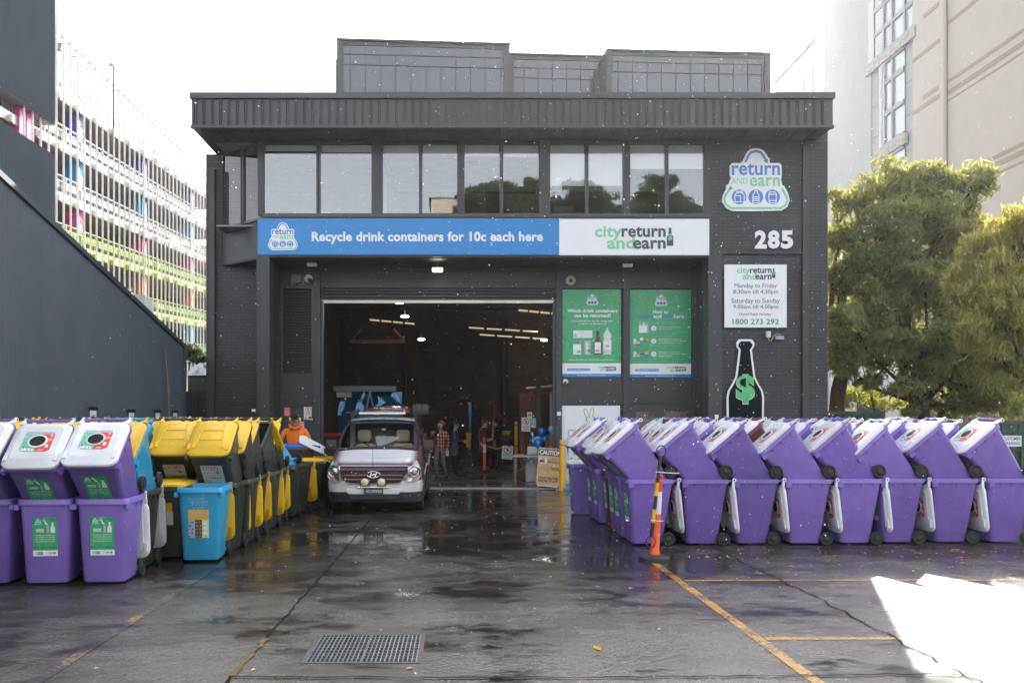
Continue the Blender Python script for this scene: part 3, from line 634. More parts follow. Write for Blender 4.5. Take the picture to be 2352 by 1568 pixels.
for t_, a, b_, mt in (('Return', .125, .36, SBLUE), ('and', .385, .515, WHITE), ('Earn', .54, .70, SBLUE), ('here', .72, .88, WHITE)): m.text(t_, X(a), X(b_), ZZ(.323), ZZ(.285), y, mt, .04, M=O)
for k, (zc, lines) in enumerate(((.44, ('Collect your eligible bottles', 'and cans in a bag')), (.588, ('Hand your bag of containers to', 'staff to be put into the machine for', 'automated sorting and counting')), (.735, ('Staff will provide you with a', 'cash refund of 10c for each eligible', 'container returned')))):
    m.disc(X(.39), ZZ(zc), .042 * w, y, WHITE, .003, 24, O); m.text(str(k + 1), X(.37), X(.41), ZZ(zc + .014), ZZ(zc - .014), y - .004, PNAVY, .03, True, M=O)
    for j, t_ in enumerate(lines): m.text(t_, X(.46), X(.46 + .0127 * len(t_)), ZZ(zc - .004 + .022 * (j - (len(lines) - 2) / 2)), ZZ(zc - .018 + .022 * (j - (len(lines) - 2) / 2)), y, WHITE, .008, M=O)
m.build('lettering', r); m = MB()
m.rect(X(.145), X(.275), ZZ(.493), ZZ(.408), y, WHITE, .003, O); m.poly([(X(.275), ZZ(.493)), (X(.30), ZZ(.485)), (X(.30), ZZ(.402)), (X(.275), ZZ(.408))], y, PGREY, .003, O)
for a, mt in ((.16, PORG), (.195, PSKY), (.225, WHITE), (.255, PORG), (.285, PSKY)): bottle(m, X(a), ZZ(.41), .045 * h, y + .001, mt, .8, O)
for zc in (.588, .735):
    m.rect(X(.06), X(.105), ZZ(zc + .035), ZZ(zc - .025), y, WHITE, .003, O); m.rect(X(.08), X(.165), ZZ(zc + .035), ZZ(zc), y - .002, PGREY, .002, O); m.rect(X(.175), X(.27), ZZ(zc + .004), ZZ(zc - .004), y, INK, .003, O); m.rect(X(.085), X(.16), ZZ(zc + .05), ZZ(zc + .035), y, PNAVY, .002, O)
m.disc(X(.19), ZZ(.565), .03 * w, y, WHITE, .003, 14, O); m.disc(X(.285), ZZ(.57), .02 * w, y, PORG, .003, 12, O)
m.rect(X(.24), X(.30), ZZ(.735), ZZ(.70), y - .003, YPAINT, .002, O); m.rect(X(.245), X(.265), ZZ(.785), ZZ(.735), y - .003, SBLUE, .002, O); m.rect(X(.275), X(.295), ZZ(.785), ZZ(.735), y - .003, SBLUE, .002, O); m.disc(X(.268), ZZ(.69), .012 * w, y - .003, PBROWN, .002, 12, O)
m.build('picture', r)
# white panel with the V-sign hand
yb = WY + .03; r = sign('window_panel', 'white window panel with green outlined V sign hand behind tipped bins'); r.location = (W(1357), yb, .12); O = Matrix.Translation(-r.location)
m = MB(); m.rect(W(1290.5), W(1424.5), .12, Z(931), yb, WHITE, .03, O); m.build('sign_panel', r)
LIME = mat('lime lettering', (.30, .50, .03), .4, var=.04); TEAL = mat('teal lettering', (.01, .25, .22), .4); m = MB()
hv = [(1352, 975), (1345, 955), (1341, 942), (1344, 938), (1348, 941), (1354, 958), (1357, 941), (1360, 937), (1364, 939), (1364, 946), (1361, 957), (1366, 958), (1368, 963), (1366, 972), (1360, 977), (1353, 977)]
m.stroke([(W(a), Z(b_)) for a, b_ in hv], .022, yb - .003, LIME, True, M=O); m.stroke([(W(1346), Z(966)), (W(1350), Z(957)), (W(1354), Z(958))], .02, yb - .003, LIME, M=O)
m.text('CLEAN', W(1304), W(1368), Z(1004), Z(985), yb - .003, LIME, .01, M=O); m.text('EVERY', W(1304), W(1350), Z(1014), Z(1009), yb - .003, PGREY, M=O); m.text('Water', W(1316), W(1348), Z(1047), Z(1037), yb - .003, TEAL, .02, M=O); m.text('Sustain', W(1310), W(1352), Z(1061), Z(1050), yb - .003, TEAL, .02, M=O); m.build('lettering', r)
# small notices
def notice(name, label, u0, u1, v0, v1, Y, base, lines=(), extra=None, tilt=0):
    r = sign(name, label); r.location = (gx((u0 + u1) / 2, Y), Y, gz((v0 + v1) / 2, Y)); r.rotation_euler = (0, tilt, 0); w = gx(u1, Y) - gx(u0, Y); h = gz(v0, Y) - gz(v1, Y)
    m = MB(); m.rect(-w / 2, w / 2, -h / 2, h / 2, -.004, base, .008); m.build('sign_panel', r); m = MB()
    for t_, a, b_, c_, d_, mt, bd in lines: m.text(t_, (a - .5) * w, (b_ - .5) * w, (.5 - d_) * h, (.5 - c_) * h, -.008, mt, bd)
    if extra: extra(m, w, h)
    if m.v: m.build('lettering', r)
    return r
def redlines(m, w, h):
    for k in range(7): m.rect(-w * .38, w * (.38 - .1 * (k % 2)), h * (.36 - k * .12), h * (.40 - k * .12), -.007, WHITE, .002)
SIGNR = mat('sign red', (.62, .03, .03), .4)
notice('safety_notice', 'small red notice with white lines on the staff door', 652, 667, 935, 957, WY, SIGNR, (), redlines)
def zone(m, w, h):
    m.stroke(arc(0, h * .24, w * .30, 0, 350, 20), w * .07, -.0075, SIGNR, True); m.text('5', -w * .1, w * .1, h * .13, h * .35, -.0075, INK, .03)
    m.disc(-w * .25, -h * .26, w * .045, -.0075, INK, .002, 8); m.stroke([(-w * .25, -h * .30), (-w * .25, -h * .38), (-w * .32, -h * .46)], w * .06, -.0075, INK); m.stroke([(-w * .25, -h * .37), (-w * .18, -h * .46)], w * .05, -.0075, INK)
    m.poly([(w * .02, -h * .42), (w * .02, -h * .34), (w * .1, -h * .28), (w * .3, -h * .28), (w * .38, -h * .34), (w * .38, -h * .42)], -.0075, INK, .002)
notice('speed_sign', 'white shared zone sign with a red ringed 5 on the staff door', 698, 718, 932, 963, WY - .005, WHITE, (('SHARED', .14, .86, .50, .59, INK, 0), ('ZONE', .25, .75, .61, .70, INK, 0)), zone)
notice('safety_notice', 'small white notice with red print, half hidden by the worker', 688, 698.5, 968, 984, WY, WHITE, (('STAFF', .1, .9, .1, .4, SIGNR, .03), ('ONLY', .1, .9, .5, .85, SIGNR, .03)))
notice('wall_sticker', 'tiny white sticker on the door post beside the roller door', 1279.5, 1288, 945, 954, WY - .08, WHITE)
notice('wall_sticker', 'tiny white sticker on the brick column left of the bottle shaped board', 1642, 1650, 952, 961, FY - .03, WHITE)
notice('wall_sticker', 'tiny white sticker low on the charcoal brick left of the staff door', 578, 587, 939, 945, FY - .03, WHITE)
# lamps, cameras, speakers on the walls
FLH = mat('grey lamp housing', (.30, .31, .32), .5)
LIT = mat('lit floodlight', (1, .93, .72), .4, var=0, emit=7); UNLIT = mat('unlit floodlight glass', (.55, .56, .55), .3)
def flood(u, v, lit, label):
    p = at(u, v, 21.75); r = thing('floodlight', label, 'floodlight', p, 0, 'floodlights under the overhang')
    m = MB(); m.box(-.13, .13, -.05, .06, -.02, .06, FLH); m.box(-.01, .01, -.01, .03, .06, 6.0 - p[2], FLH); m.build('housing', r)
    q = MB(); q.add([(-.13, -.055, -.03), (.13, -.055, -.03), (.13, -.055, .055), (-.13, -.055, .055), (-.13, .05, -.03), (.13, .05, -.03)], [(0, 1, 2, 3), (4, 5, 1, 0)], LIT if lit else UNLIT); q.build('lens', r)
flood(717, 609, False, 'unlit square floodlight under the overhang above the louvre'); flood(1005, 621, True, 'lit square floodlight above the middle of the roller door'); flood(1441, 611, False, 'unlit square floodlight under the overhang above the posters')
p = at(684, 643, WY); r = thing('junction_box', 'rusty square sensor box on the siding above the louvre', 'wall box', p); m = MB(); m.box(-.18, .18, -.02, .02, -.14, .14, mat('rusty plate', (.22, .17, .13), .7, var=.4, vs=20)); m.build('back_plate', r); m = MB(); m.box(-.10, .12, -.16, -.02, -.10, .12, mat('dull sensor body', (.16, .14, .12), .5)); m.tube((0, -.1, -.1), (0, -.1, -.18), .03, BLACKP); m.build('sensor_body', r)
def ptz(u, v, Y, label, name='security_camera', white=True):
    p = at(u, v, Y); r = thing(name, label, 'security camera', p); m = MB(); m.lathe([(.02, 0), (.11, 0), (.11, -.04), (.02, -.06)], WHITE, (0, 0, 0), 'y', 16); m.build('mount', r); m = MB(); m.ball((0.02, -.10, -.03), .075, WHITE); m.tube((.02, -.10, -.03), (.09, -.22, -.08), .05, BLACKP); m.build('camera_head', r)
ptz(709, 640, WY, 'white round security camera beside the rusty sensor box'); 
p = at(1310, 645, WY); r = thing('horn_speaker', 'cream ring shaped speaker on the siding above the first poster', 'speaker', p); CREAM = mat('cream plastic', (.62, .58, .48), .5); m = MB(); m.lathe([(.02, 0), (.13, 0), (.13, -.09), (.105, -.11), (.085, -.06), (.02, -.04)], CREAM, (0, 0, 0), 'y', 20); m.build('horn', r); m = MB(); m.lathe([(.001, -.06), (.05, -.07), (.001, -.10)], BLACKP, (0, 0, 0), 'y', 12); m.build('cone', r)
p = at(1298, 877, WY); r = thing('dome_camera', 'small white ball security camera below the first poster', 'security camera', p); m = MB(); m.ball((0, -.06, 0), .075, WHITE); m.lathe([(.02, .04), (.06, .04), (.05, -.02)], WHITE, (0, 0, 0), 'y', 14); m.build('camera_head', r); m = MB(); m.disc(-.01, -.015, .035, -.137, BLACKP, .01, 14); m.build('lens', r)
p = at(1763, 772, FY); r = thing('wall_floodlight', 'grey wall floodlight on a curved cable above the bottle shaped board', 'floodlight', p)
m = MB(); m.box(-.05, .05, -.09, 0, -.04, .12, CREAM); m.build('junction_box', r); m = MB(); m.path([(0, -.07, -.04), (0, -.09, -.12), (.06, -.10, -.13), (.10, -.11, -.02), (.20, -.12, .05), (.30, -.12, .02)], .013, FLH); m.build('cable', r)
m = MB(); m.add([(.14, -.22, -.10), (.34, -.22, -.10), (.38, -.10, .0), (.17, -.10, .0), (.14, -.18, -.12), (.34, -.18, -.12), (.38, -.06, -.02), (.17, -.06, -.02)], [(0, 1, 2, 3), (4, 7, 6, 5), (0, 4, 5, 1), (1, 5, 6, 2), (2, 6, 7, 3), (3, 7, 4, 0)], FLH); m.build('lamp_head', r)
# ---------------------------------------------------------------- wheelie bins
def plastic(name, col, rough=.36, dirt=.42):
    g = NT(name); p = g.pos()
    c = g.mix(1.0, col, g.ramp(g.noise(p, 2.2, 4, .6), (.3, .86), (.7, 1.12)), 'MULTIPLY')
    sc = g.ramp(g.noise(g.scale(p, (2.2, 2.2, .5)), 5, 6, .7), (.55, 0), (.74, dirt)); pale = tuple(min(1, x * .7 + .16) for x in col)
    c = g.mix(sc, c, pale)                                      # scuffed, dusty patches
    oi = g.n('ShaderNodeObjectInfo'); c = g.mix(1.0, c, g.ramp(oi.outputs['Random'], (0, .80), (.5, 1.0), (1, 1.14)), 'MULTIPLY'); c = g.mix(g.math('MULTIPLY', g.math('GREATER_THAN', oi.outputs['Random'], .72), .10 * min(1, dirt * 4)), c, pale)
    low = g.math('MULTIPLY', g.ramp(g.noise(p, 9, 4, .7), (.35, 0), (.7, 1)), .35 * dirt)
    c = g.mix(low, c, (.07, .06, .05)); g.l(c, g.b.inputs['Base Color'])
    g.l(g.ramp(g.noise(p, 14, 4), (.3, rough - .07), (.7, rough + .10)), g.b.inputs['Roughness']); g.b.inputs['Specular IOR Level'].default_value = .5
    g.l(g.bump(g.noise(p, 160, 2), .12, .002), g.b.inputs['Normal']); return g.m
BCOL = {'purple': plastic('purple bin plastic', (.215, .132, .49)), 'green': plastic('dark green bin plastic', (.030, .042, .030)), 'blue': plastic('sky blue bin plastic', (.02, .36, .62)), 'maroon': plastic('maroon bin plastic', (.13, .018, .022)), 'black': plastic('black bin plastic', (.022, .023, .026))}
LCOL = {'white': plastic('white lid plastic', (.76, .77, .79), .38, .12), 'yellow': plastic('yellow lid plastic', (.82, .50, .012), .40, .12), 'blue': plastic('blue lid plastic', (.015, .14, .55), .36, .1), 'cyan': plastic('sky blue lid plastic', (.02, .36, .62), .36, .1)}
HOLE_SHADE = mat('hole shade disc', (.008, .007, .01), .8); STG = mat('lid sticker green', (.16, .52, .33), .4, var=.05); STR = mat('lid sticker red', (.70, .07, .05), .4, var=.05); MINT = mat('sticker dark pattern', (.01, .20, .10), .4)
HUB = mat('wheel hub', (.03, .03, .033), .5)
def body_mesh(c):
    m = MB(); k = BCOL[c]
    rings = [rring(-.222, .222, -.255, .175, .05, .03), rring(-.236, .236, -.272, .188, .06, .05), rring(-.276, .276, -.325, .325, .06, .90), rring(-.282, .282, -.333, .335, .06, .925), rring(-.30, .30, -.362, .355, .075, .93), rring(-.30, .30, -.362, .355, .075, .985), rring(-.294, .294, -.355, .35, .072, .995), rring(-.268, .268, -.318, .315, .055, .995), rring(-.262, .262, -.312, .31, .055, .95), rring(-.215, .215, -.24, .16, .05, .07)]
    m.loft(rings, k)
    for s in (-1, 1):                                            # corner lugs and rim gussets
        m.box(s * .30 - .022, s * .30 + .022, -.35, -.27, .875, .932, k)
        for y in (-.16, .02, .2): m.add([(s * .272, y - .006, .93), (s * .298, y - .006, .93), (s * .268, y - .006, .83), (s * .272, y + .006, .93), (s * .298, y + .006, .93), (s * .268, y + .006, .83)], [(0, 1, 2), (5, 4, 3), (0, 3, 4, 1), (1, 4, 5, 2), (2, 5, 3, 0)], k)
        m.box(s * .225 - .02, s * .225 + .02, .345, .425, .955, .985, k); m.box(s * .22 - .03, s * .22 + .03, .15, .27, .09, .13, k)
    m.path([(-.235, .425, .985), (.235, .425, .985)], .017, k, 8)
    for s in (-.245, 0, .245): m.lathe([(.012, s - .014), (.028, s - .014), (.028, s + .014), (.012, s + .014)], k, (0, .425, .985), 'x', 10)
    for x in (-.12, .12): m.add([(x - .006, .30, .93), (x + .006, .30, .93), (x + .006, .35, .5), (x - .006, .35, .5)], [(0, 1, 2, 3)], k)
    return m
def lid_mesh(c, hole=False):
    """closed position, hinge line at y .425, z .985"""
    m = MB(); k = LCOL[c]
    a = rring(-.305, .305, -.385, .335, .11, .99); b = rring(-.305, .305, -.385, .335, .11, 1.018); d = rring(-.285, .285, -.36, .315, .10, 1.036); e = rring(-.245, .245, -.31, .27, .09, 1.040); f = rring(-.235, .235, -.295, .26, .085, 1.052 if c != 'yellow' else 1.049)
    m.loft([a, b, d, e, f], k)
    for s in (-1, 1):
        m.loft([[(s * .25 - .04, .31, 1.0), (s * .25 + .04, .31, 1.0), (s * .25 + .04, .31, 1.034), (s * .25 - .04, .31, 1.034)], [(s * .265 - .012, .40, .985), (s * .265 + .012, .40, .985), (s * .265 + .012, .40, 1.015), (s * .265 - .012, .40, 1.015)]], k, smooth=False)
        m.lathe([(.011, s * .265 - .011), (.030, s * .265 - .011), (.030, s * .265 + .011), (.011, s * .265 + .011)], k, (0, .425, .985), 'x', 12)
        m.lathe([(.001, s * .265 - .013), (.012, s * .265 - .013), (.012, s * .265 + .013), (.001, s * .265 + .013)], INK, (0, .425, .985), 'x', 10)
        m.box(s * .262 - .02, s * .262 + .02, -.30, -.18, 1.038, 1.056, k)                      # grip
    if c in ('yellow', 'cyan', 'blue'):
        for s in (-1, 1): m.beam((s * .13, .24, 1.052), (s * .19, -.27, 1.052), .018, .012, k); m.box(s * .20 - .012, s * .20 + .012, -.27, -.12, 1.048, 1.066, k)
        m.box(-.14, .14, .10, .112, 1.046, 1.057, k); m.box(-.165, .165, -.10, -.088, 1.046, 1.057, k)
    return m
def lid_sticker(hanging=False):
    m = MB(); z = 1.054
    m.add([(-.16, .115, z), (-.16, -.13, z), (-.12, -.165, z), (0.01, -.165, z), (.01, .125, z), (-.15, .125, z)], [(0, 1, 2, 3, 4, 5)], STG)
    m.add([(.01, -.165, z), (.12, -.165, z), (.16, -.13, z), (.16, .115, z), (.15, .125, z), (.01, .125, z)], [(0, 1, 2, 3, 4, 5)], STR)
    ring = [(.105, 0), (.105, .010), (.085, .012), (.085, .002)]; m.lathe(ring, LCOL['white'], (0, 0, z - .002), 'z', 24)
    m.lathe([(.0005, .004), (.085, .004), (.085, .006), (.0005, .006)], HOLE_SHADE, (0, 0, z), 'z', 24)  # black disc stands in for the shade inside the lid opening
    T = Matrix(((1, 0, 0, 0), (0, 0, 1, 0), (0, 1, 0, 0), (0, 0, 0, 1)))                       # XZ artwork laid on the lid
    for t_, x0, x1, y0, y1, mt in (('BOTTLES & CANS ONLY', -.15, .15, .135, .155, PNAVY), ('NO', .105, .15, .03, .05, WHITE), ('RUBBISH', .10, .155, .01, .025, WHITE), ('YES', -.15, -.115, .06, .085, WHITE)):
        v, f = glyphs(t_, .02); a, b = v.min(0), v.max(0)
        m.add([(x0 + (p[0] - a[0]) / (b[0] - a[0]) * (x1 - x0), y0 + (p[1] - a[1]) / (b[1] - a[1]) * (y1 - y0), z + .002) for p in v], f, mt)
    def q(x0, x1, y0, y1, mt): m.add([(x0, y0, z + .002), (x1, y0, z + .002), (x1, y1, z + .002), (x0, y1, z + .002)], [(0, 1, 2, 3)], mt)
    q(.10, .13, -.10, -.05, WHITE); q(.04, .09, -.15, -.145, WHITE); q(.04, .10, -.135, -.13, WHITE); q(-.14, -.08, -.15, -.11, WHITE); q(-.07, -.045, -.155, -.11, WHITE); q(-.035, -.01, -.155, -.12, WHITE); q(-.125, -.117, -.13, -.08, INK); q(.115, .14, .085, .11, WHITE)
    return m
TILT = math.atan2(-.272 + .325, .90 - .05)                       # front wall leans out towards the rim
def front_art(fn):
    """artwork in XZ laid on the bin's front wall"""
    m = MB(); M = Matrix.Translation((0, -.2745, .05)) @ Matrix.Rotation(-TILT, 4, 'X').inverted() @ Matrix.Translation((0, -.004, 0)); fn(m, M); return m
def art_return(m, M):
    m.rect(-.135, .135, .36, .74, 0, SGREEN, .002, M); m.rect(-.135, .135, .295, .36, 0, WHITE, .002, M); m.rect(-.135, .135, .285, .295, 0, SBLUE, .002, M)
    logo_return(m, -.075, .725, .075, -.001, detail=False, bth=.002, M=M); m.stroke([(-.02, .715), (0, .70), (.01, .67), (.03, .655)], .02, -.002, WHITE, M=M); m.poly([(-.035, .70), (-.005, .735), (0, .70)], -.002, WHITE, .001, M)
    m.rect(.02, .045, .56, .64, -.002, PGREY, .001, M); bottle(m, .085, .56, .12, -.002, WHITE, .8, M); m.rect(-.095, -.01, .57, .605, -.002, WHITE, .001, M); m.text('10c refund', -.085, -.02, .577, .598, -.004, INK, M=M)
    for k, t_ in enumerate(('Donate your eligible cans', 'and bottles here to help', 'our charity partner and', 'community members in need')): m.text(t_, -.105 + .004 * (k % 2), .105, .525 - k * .024, .541 - k * .024, -.002, WHITE, .015, M=M)
    for x in (-.11, -.02, .06, .10): m.stroke([(x - .03, .38), (x, .40), (x + .03, .375)], .012, -.0012, MINT, M=M)
    m.stroke([(-.13, .66), (-.11, .69), (-.13, .73)], .014, -.0012, MINT, M=M); m.stroke([(.06, .73), (.10, .70), (.13, .72)], .014, -.0012, MINT, M=M)
    logo_city(m, -.11, -.03, .31, .345, -.002, M); m.text('KARI', .035, .075, .32, .338, -.002, SLATE, .02, M=M); m.disc(.10, .329, .013, -.002, SIGNR, .001, 12, M)
CBDR = mat('sticker orange red', (.65, .12, .02), .4); CREAMS = mat('sticker cream', (.62, .60, .52), .45, dirt=.3); OCHRE = mat('sticker ochre', (.48, .30, .09), .5, dirt=.3)
def art_cbd(base2):
    def fn(m, M):
        m.rect(-.15, .15, .50, .72, 0, CREAMS, .002, M); m.rect(-.15, .15, .30, .495, 0, base2, .002, M)
        for k, ch in enumerate('cbd'): m.disc(-.09 + k * .075, .665, (.036, .032), -.002, CBDR, .001, 18, M); m.text(ch, -.107 + k * .075, -.073 + k * .075, .647, .685, -.004, WHITE, .03, M=M)
        m.text('w a s t e', .02, .13, .605, .622, -.002, INK, .01, M=M); m.text('www.cbdwaste.com.au', -.12, .12, .575, .59, -.002, INK, M=M); m.text('COMINGLED', -.06, .12, .46, .485, -.002, INK, .01, M=M)
        m.stroke([(-.06, .33), (-.065, .36), (-.05, .40)], .012, -.002, INK, M=M); m.stroke([(.06, .60), (.075, .57), (.09, .59)], .02, -.003, INK, M=M)
    return fn
CHOC = mat('sticker brown caps', (.10, .045, .03), .4, var=.3, vs=30); PALEB = mat('sticker pale blue', (.25, .42, .60), .4, var=.3, vs=30); PALEG = mat('sticker pale green', (.55, .65, .35), .4, var=.3, vs=30)
def art_blue(m, M):
    for k, (a, b) in enumerate(((.80, .10), (.76, .13), (.72, .12), (.68, .09))): m.text(('CITY WASTE', 'RECYCLING SERVICE', '', '13 13 31')[k] or ' . . . . .', -.14 + .02 * k, -.14 + b * 2, a - .012, a + .006, -.001, PGREY, .02, M=M)
    m.rect(-.15, .12, .52, .655, 0, YPAINT, .002, M); m.text('CO MINGLED', -.12, .10, .60, .625, -.003, PGREY, .03, M=M); m.text('RECYCLING', -.12, .10, .56, .585, -.003, PGREY, .03, M=M)
    m.rect(-.15, -.06, .28, .52, 0, PALEB, .002, M); m.rect(-.06, .03, .28, .52, 0, CHOC, .002, M); m.rect(.03, .12, .28, .52, 0, PALEG, .002, M)
    rnd = random.Random(4)
    for i in range(5):
        for j in range(2): m.disc(-.04 + j * .042 + (i % 2) * .01, .30 + i * .047, .020, -.002, PBROWN, .001, 10, M); m.disc(-.04 + j * .042 + (i % 2) * .01, .30 + i * .047, .011, -.004, OCHRE, .001, 10, M)
        for j in range(2): m.disc(-.135 + j * .045 + rnd.uniform(-.01, .01), .30 + i * .047, .012, -.002, (PNAVY, PSKY, SIGNR)[(i + j) % 3 if i != 1 else 2], .001, 10, M)
    for z in (.33, .39, .45): m.rect(.045, .10, z, z + .035, -.002, (WHITE, PSKY, LGREEN)[int(z * 100) % 3], .001, M)
def art_yel(m, M): m.rect(.02, .13, .42, .60, 0, CREAMS, .002, M); m.rect(.03, .12, .60, .72, 0, YPAINT, .002, M)
wheel_m = MB(); wheel_m.lathe([(.03, -.025), (.085, -.026), (.100, -.018), (.102, 0), (.100, .018), (.085, .026), (.075, .016), (.05, .016), (.042, .024), (.03, .026), (.001, .026)], RUBBER, (0, 0, 0), 'x', 22); wheel_m.lathe([(.02, .02), (.03, .032), (.012, .036), (.001, .036)], HUB, (0, 0, 0), 'x', 14)
for k in range(6):
    t = k * math.pi / 3; wheel_m.beam((.0165, .035 * math.cos(t), .035 * math.sin(t)), (.0165, .075 * math.cos(t), .075 * math.sin(t)), .010, .006, HUB, up=(1, 0, 0))
def asmesh(mb, name):
    o = mb.build(name); me = o.data; bpy.data.objects.remove(o); return me
WHEEL = asmesh(wheel_m, 'wheel'); AXM = MB(); AXM.tube((-.24, .26, .10), (.24, .26, .10), .011, STEEL); AXLE = asmesh(AXM, 'axle')
BODY = {c: asmesh(body_mesh(c), 'body') for c in BCOL}; LID = {c: asmesh(lid_mesh(c), 'lid') for c in LCOL}; LSTK = asmesh(lid_sticker(), 'lid_sticker')
ART = {'return': asmesh(front_art(art_return), 'front_sticker'), 'cbd': asmesh(front_art(art_cbd(OCHRE)), 'front_sticker'), 'cbd2': asmesh(front_art(art_cbd(CREAMS)), 'front_sticker'), 'blue': asmesh(front_art(art_blue), 'front_sticker'), 'yel': asmesh(front_art(art_yel), 'front_sticker')}
HY, HZ = .425, .985
def bin_(label, group, body='purple', lid='white', state='closed', art=None, X=0, Y=0, rz=0, tipped=False, z=0.0, hole=None, tilt=40, roll=0):
    """state: closed, hang (lid swung right back), ajar or None"""
    r = thing('wheelie_bin', label, 'wheelie bin', (0, 0, 0), 0, group)
    mesh_obj('body', BODY[body], r); mesh_obj('axle', AXLE, r)
    for s in (1, -1):
        w = mesh_obj('wheel', WHEEL, r); w.location = (s * .262, .26, .10); w.rotation_euler = (random.uniform(0, 6), 0, 0 if s > 0 else math.pi)
    if lid and state:
        l = mesh_obj('lid', LID[lid], r)
        a = {'closed': 0, 'hang': 264, 'ajar': 16, 'open': 255}[state]
        if a: l.matrix_basis = Matrix.Translation((0, HY, HZ)) @ Matrix.Rotation(-R(a), 4, 'X') @ Matrix.Translation((0, -HY, -HZ))
        if hole if hole is not None else lid == 'white': mesh_obj('lid_sticker', LSTK, l)
    if art: mesh_obj('front_sticker', ART[art], r)
    Rz = Matrix.Rotation(rz, 4, 'Z')
    if tipped:                                                  # stands in the mouth of the bin below, wheels on its rear rim
        loc = Matrix.Translation((0, .30, 1.107)) @ Matrix.Rotation(R(roll), 4, 'Y') @ Matrix.Rotation(R(tilt), 4, 'X') @ Matrix.Translation((0, -.26, -.10))
        r.matrix_world = Matrix.Translation((X, Y, z)) @ Rz @ loc
    else: r.matrix_world = Matrix.Translation((X, Y, z)) @ Rz
    return r
rnd = random.Random(11)
# ---- right-hand block: fronts towards the lane (-X)
RG = 'wheelie bins stacked along the right side of the yard'
WX = [3.12, 3.955, 4.72, 5.495, 6.30, 6.98, 7.81, 8.62]; OR = ['first', 'second', 'third', 'fourth', 'fifth', 'sixth', 'seventh', 'eighth']
RZ = -math.pi / 2
upcol = {(0, 2): 'purple', (1, 2): 'maroon', (1, 3): 'blue', (2, 2): 'maroon', (3, 1): 'maroon', (4, 3): 'maroon', (0, 3): None}
for c, wx in enumerate(WX):
    xc = wx - .26; y0 = 12.66 + (0, .01, .02, .05, .08, .12, .14, .16)[c]
    for k in range(4):
        Y = y0 + .625 * k + rnd.uniform(-.02, .02); X = xc + rnd.uniform(-.035, .035) + (0 if k == 0 else rnd.uniform(-.06, .05) - (.20 if c >= 2 else .0) - .05 * k * (c >= 3)); rz = RZ + R(rnd.uniform(-2.5, 2.5))
        rowname = ('front row', 'second row', 'third row', 'back row')[k]
        lowcol = 'maroon' if (c, k) in ((0, 3), (2, 1), (1, 1)) else 'purple'
        lb = f'{lowcol} upright bin, bottom of the {OR[c]} stack from the striped post, {rowname}'
        if k < 3 or c == 0:
            bin_(lb, RG, lowcol, 'white', 'hang', 'return', X, Y, rz)
        uc = upcol.get((c, k), 'purple')
        if uc:
            lb = f'tipped {uc} bin with white lid, {OR[c]} from the striped post, {rowname}'
            bin_(lb, RG, uc, 'white', 'closed', 'return', X, Y, rz, True, tilt=41.5 + rnd.uniform(-3.0, 2.5), roll=rnd.uniform(-2, 2), hole=(False if k == 3 and c in (0, 5) else None))
# the far end of the first column, towards the poster wall
for Y, X, stacked, d_ in ((15.08, 2.78, True, 'last but two'), (15.78, 2.78, True, 'last but one')):
    bin_(f'purple upright bin beside the lane, {d_} stack before the white window panel', RG, 'purple', 'white', None, 'return', X, Y, RZ + R(2))
    bin_(f'tipped purple bin beside the lane, {d_} stack before the white window panel', RG, 'purple', 'white', 'closed', 'return', X, Y, RZ + R(2), True)
bin_('single purple bin with closed white lid, nearest to the yellow bollard', RG, 'purple', 'white', 'closed', 'return', 2.55, 16.68, RZ, hole=False)
for X, Y, c, nm in ((4.05, 15.3, 'purple', 'furthest tipped purple bin with clear white lid before the mesh doors'), (4.45, 15.9, 'purple', 'tipped purple bin with plain white lid, second furthest before the mesh doors')):
    bin_(nm, RG, c, 'white', 'closed', None, X, Y, RZ, True, hole=False); bin_(nm.replace('tipped purple bin with clear white lid', 'purple upright bin at the bottom').replace('tipped purple bin with plain white lid', 'purple upright bin at the bottom'), RG, 'purple', 'white', None, 'return', X, Y, RZ)
# ---- left-hand block: fronts towards the street
LG = 'wheelie bins stacked along the left side of the yard'
def stack(X, Y, low, up, lolid, uplid, art, rzd, name, upart=None, lhole=None, uphole=None, tilt=39.5):
    rz = R(rzd); bin_(f'{low} upright bin at the bottom, {name}', LG, low, lolid, 'hang', art, X, Y, rz, hole=lhole)
    if up: bin_(f'tipped {up} bin with {uplid} lid, {name}', LG, up, uplid, 'closed', upart or art, X, Y, rz, True, hole=uphole, tilt=tilt)
stack(-4.115, 9.79, 'purple', 'purple', 'white', 'white', 'return', 4, 'nearest stack beside the open blue bin')
stack(-4.755, 9.74, 'purple', 'purple', 'white', 'white', 'return', 6, 'second nearest purple stack', tilt=41)
stack(-5.42, 9.72, 'purple', 'purple', 'white', 'white', 'return', 5, 'purple stack cut by the picture edge')
stack(-4.22, 10.62, 'green', 'blue', 'white', 'yellow', None, 2, 'blue topped stack behind the nearest purple stack')
stack(-4.95, 10.6, 'green', 'green', 'white', 'yellow', None, 2, 'behind the second nearest purple stack')
stack(-5.65, 10.6, 'green', 'green', 'yellow', 'yellow', None, 0, 'behind the purple stack at the picture edge')
bin_('dark green bin with closed yellow lid, between white lid and open blue bin', LG, 'green', 'yellow', 'closed', 'yel', -4.02, 11.5, R(3))
bin_('open sky blue bin with a colourful recycling sticker, front of the yellow lid row', LG, 'blue', 'yellow', 'hang', 'blue', -3.46, 11.26, R(4))
stack(-4.08, 12.3, 'green', 'green', 'yellow', 'yellow', None, 2, 'with ochre letter sticker, behind the closed yellow lid', 'cbd')
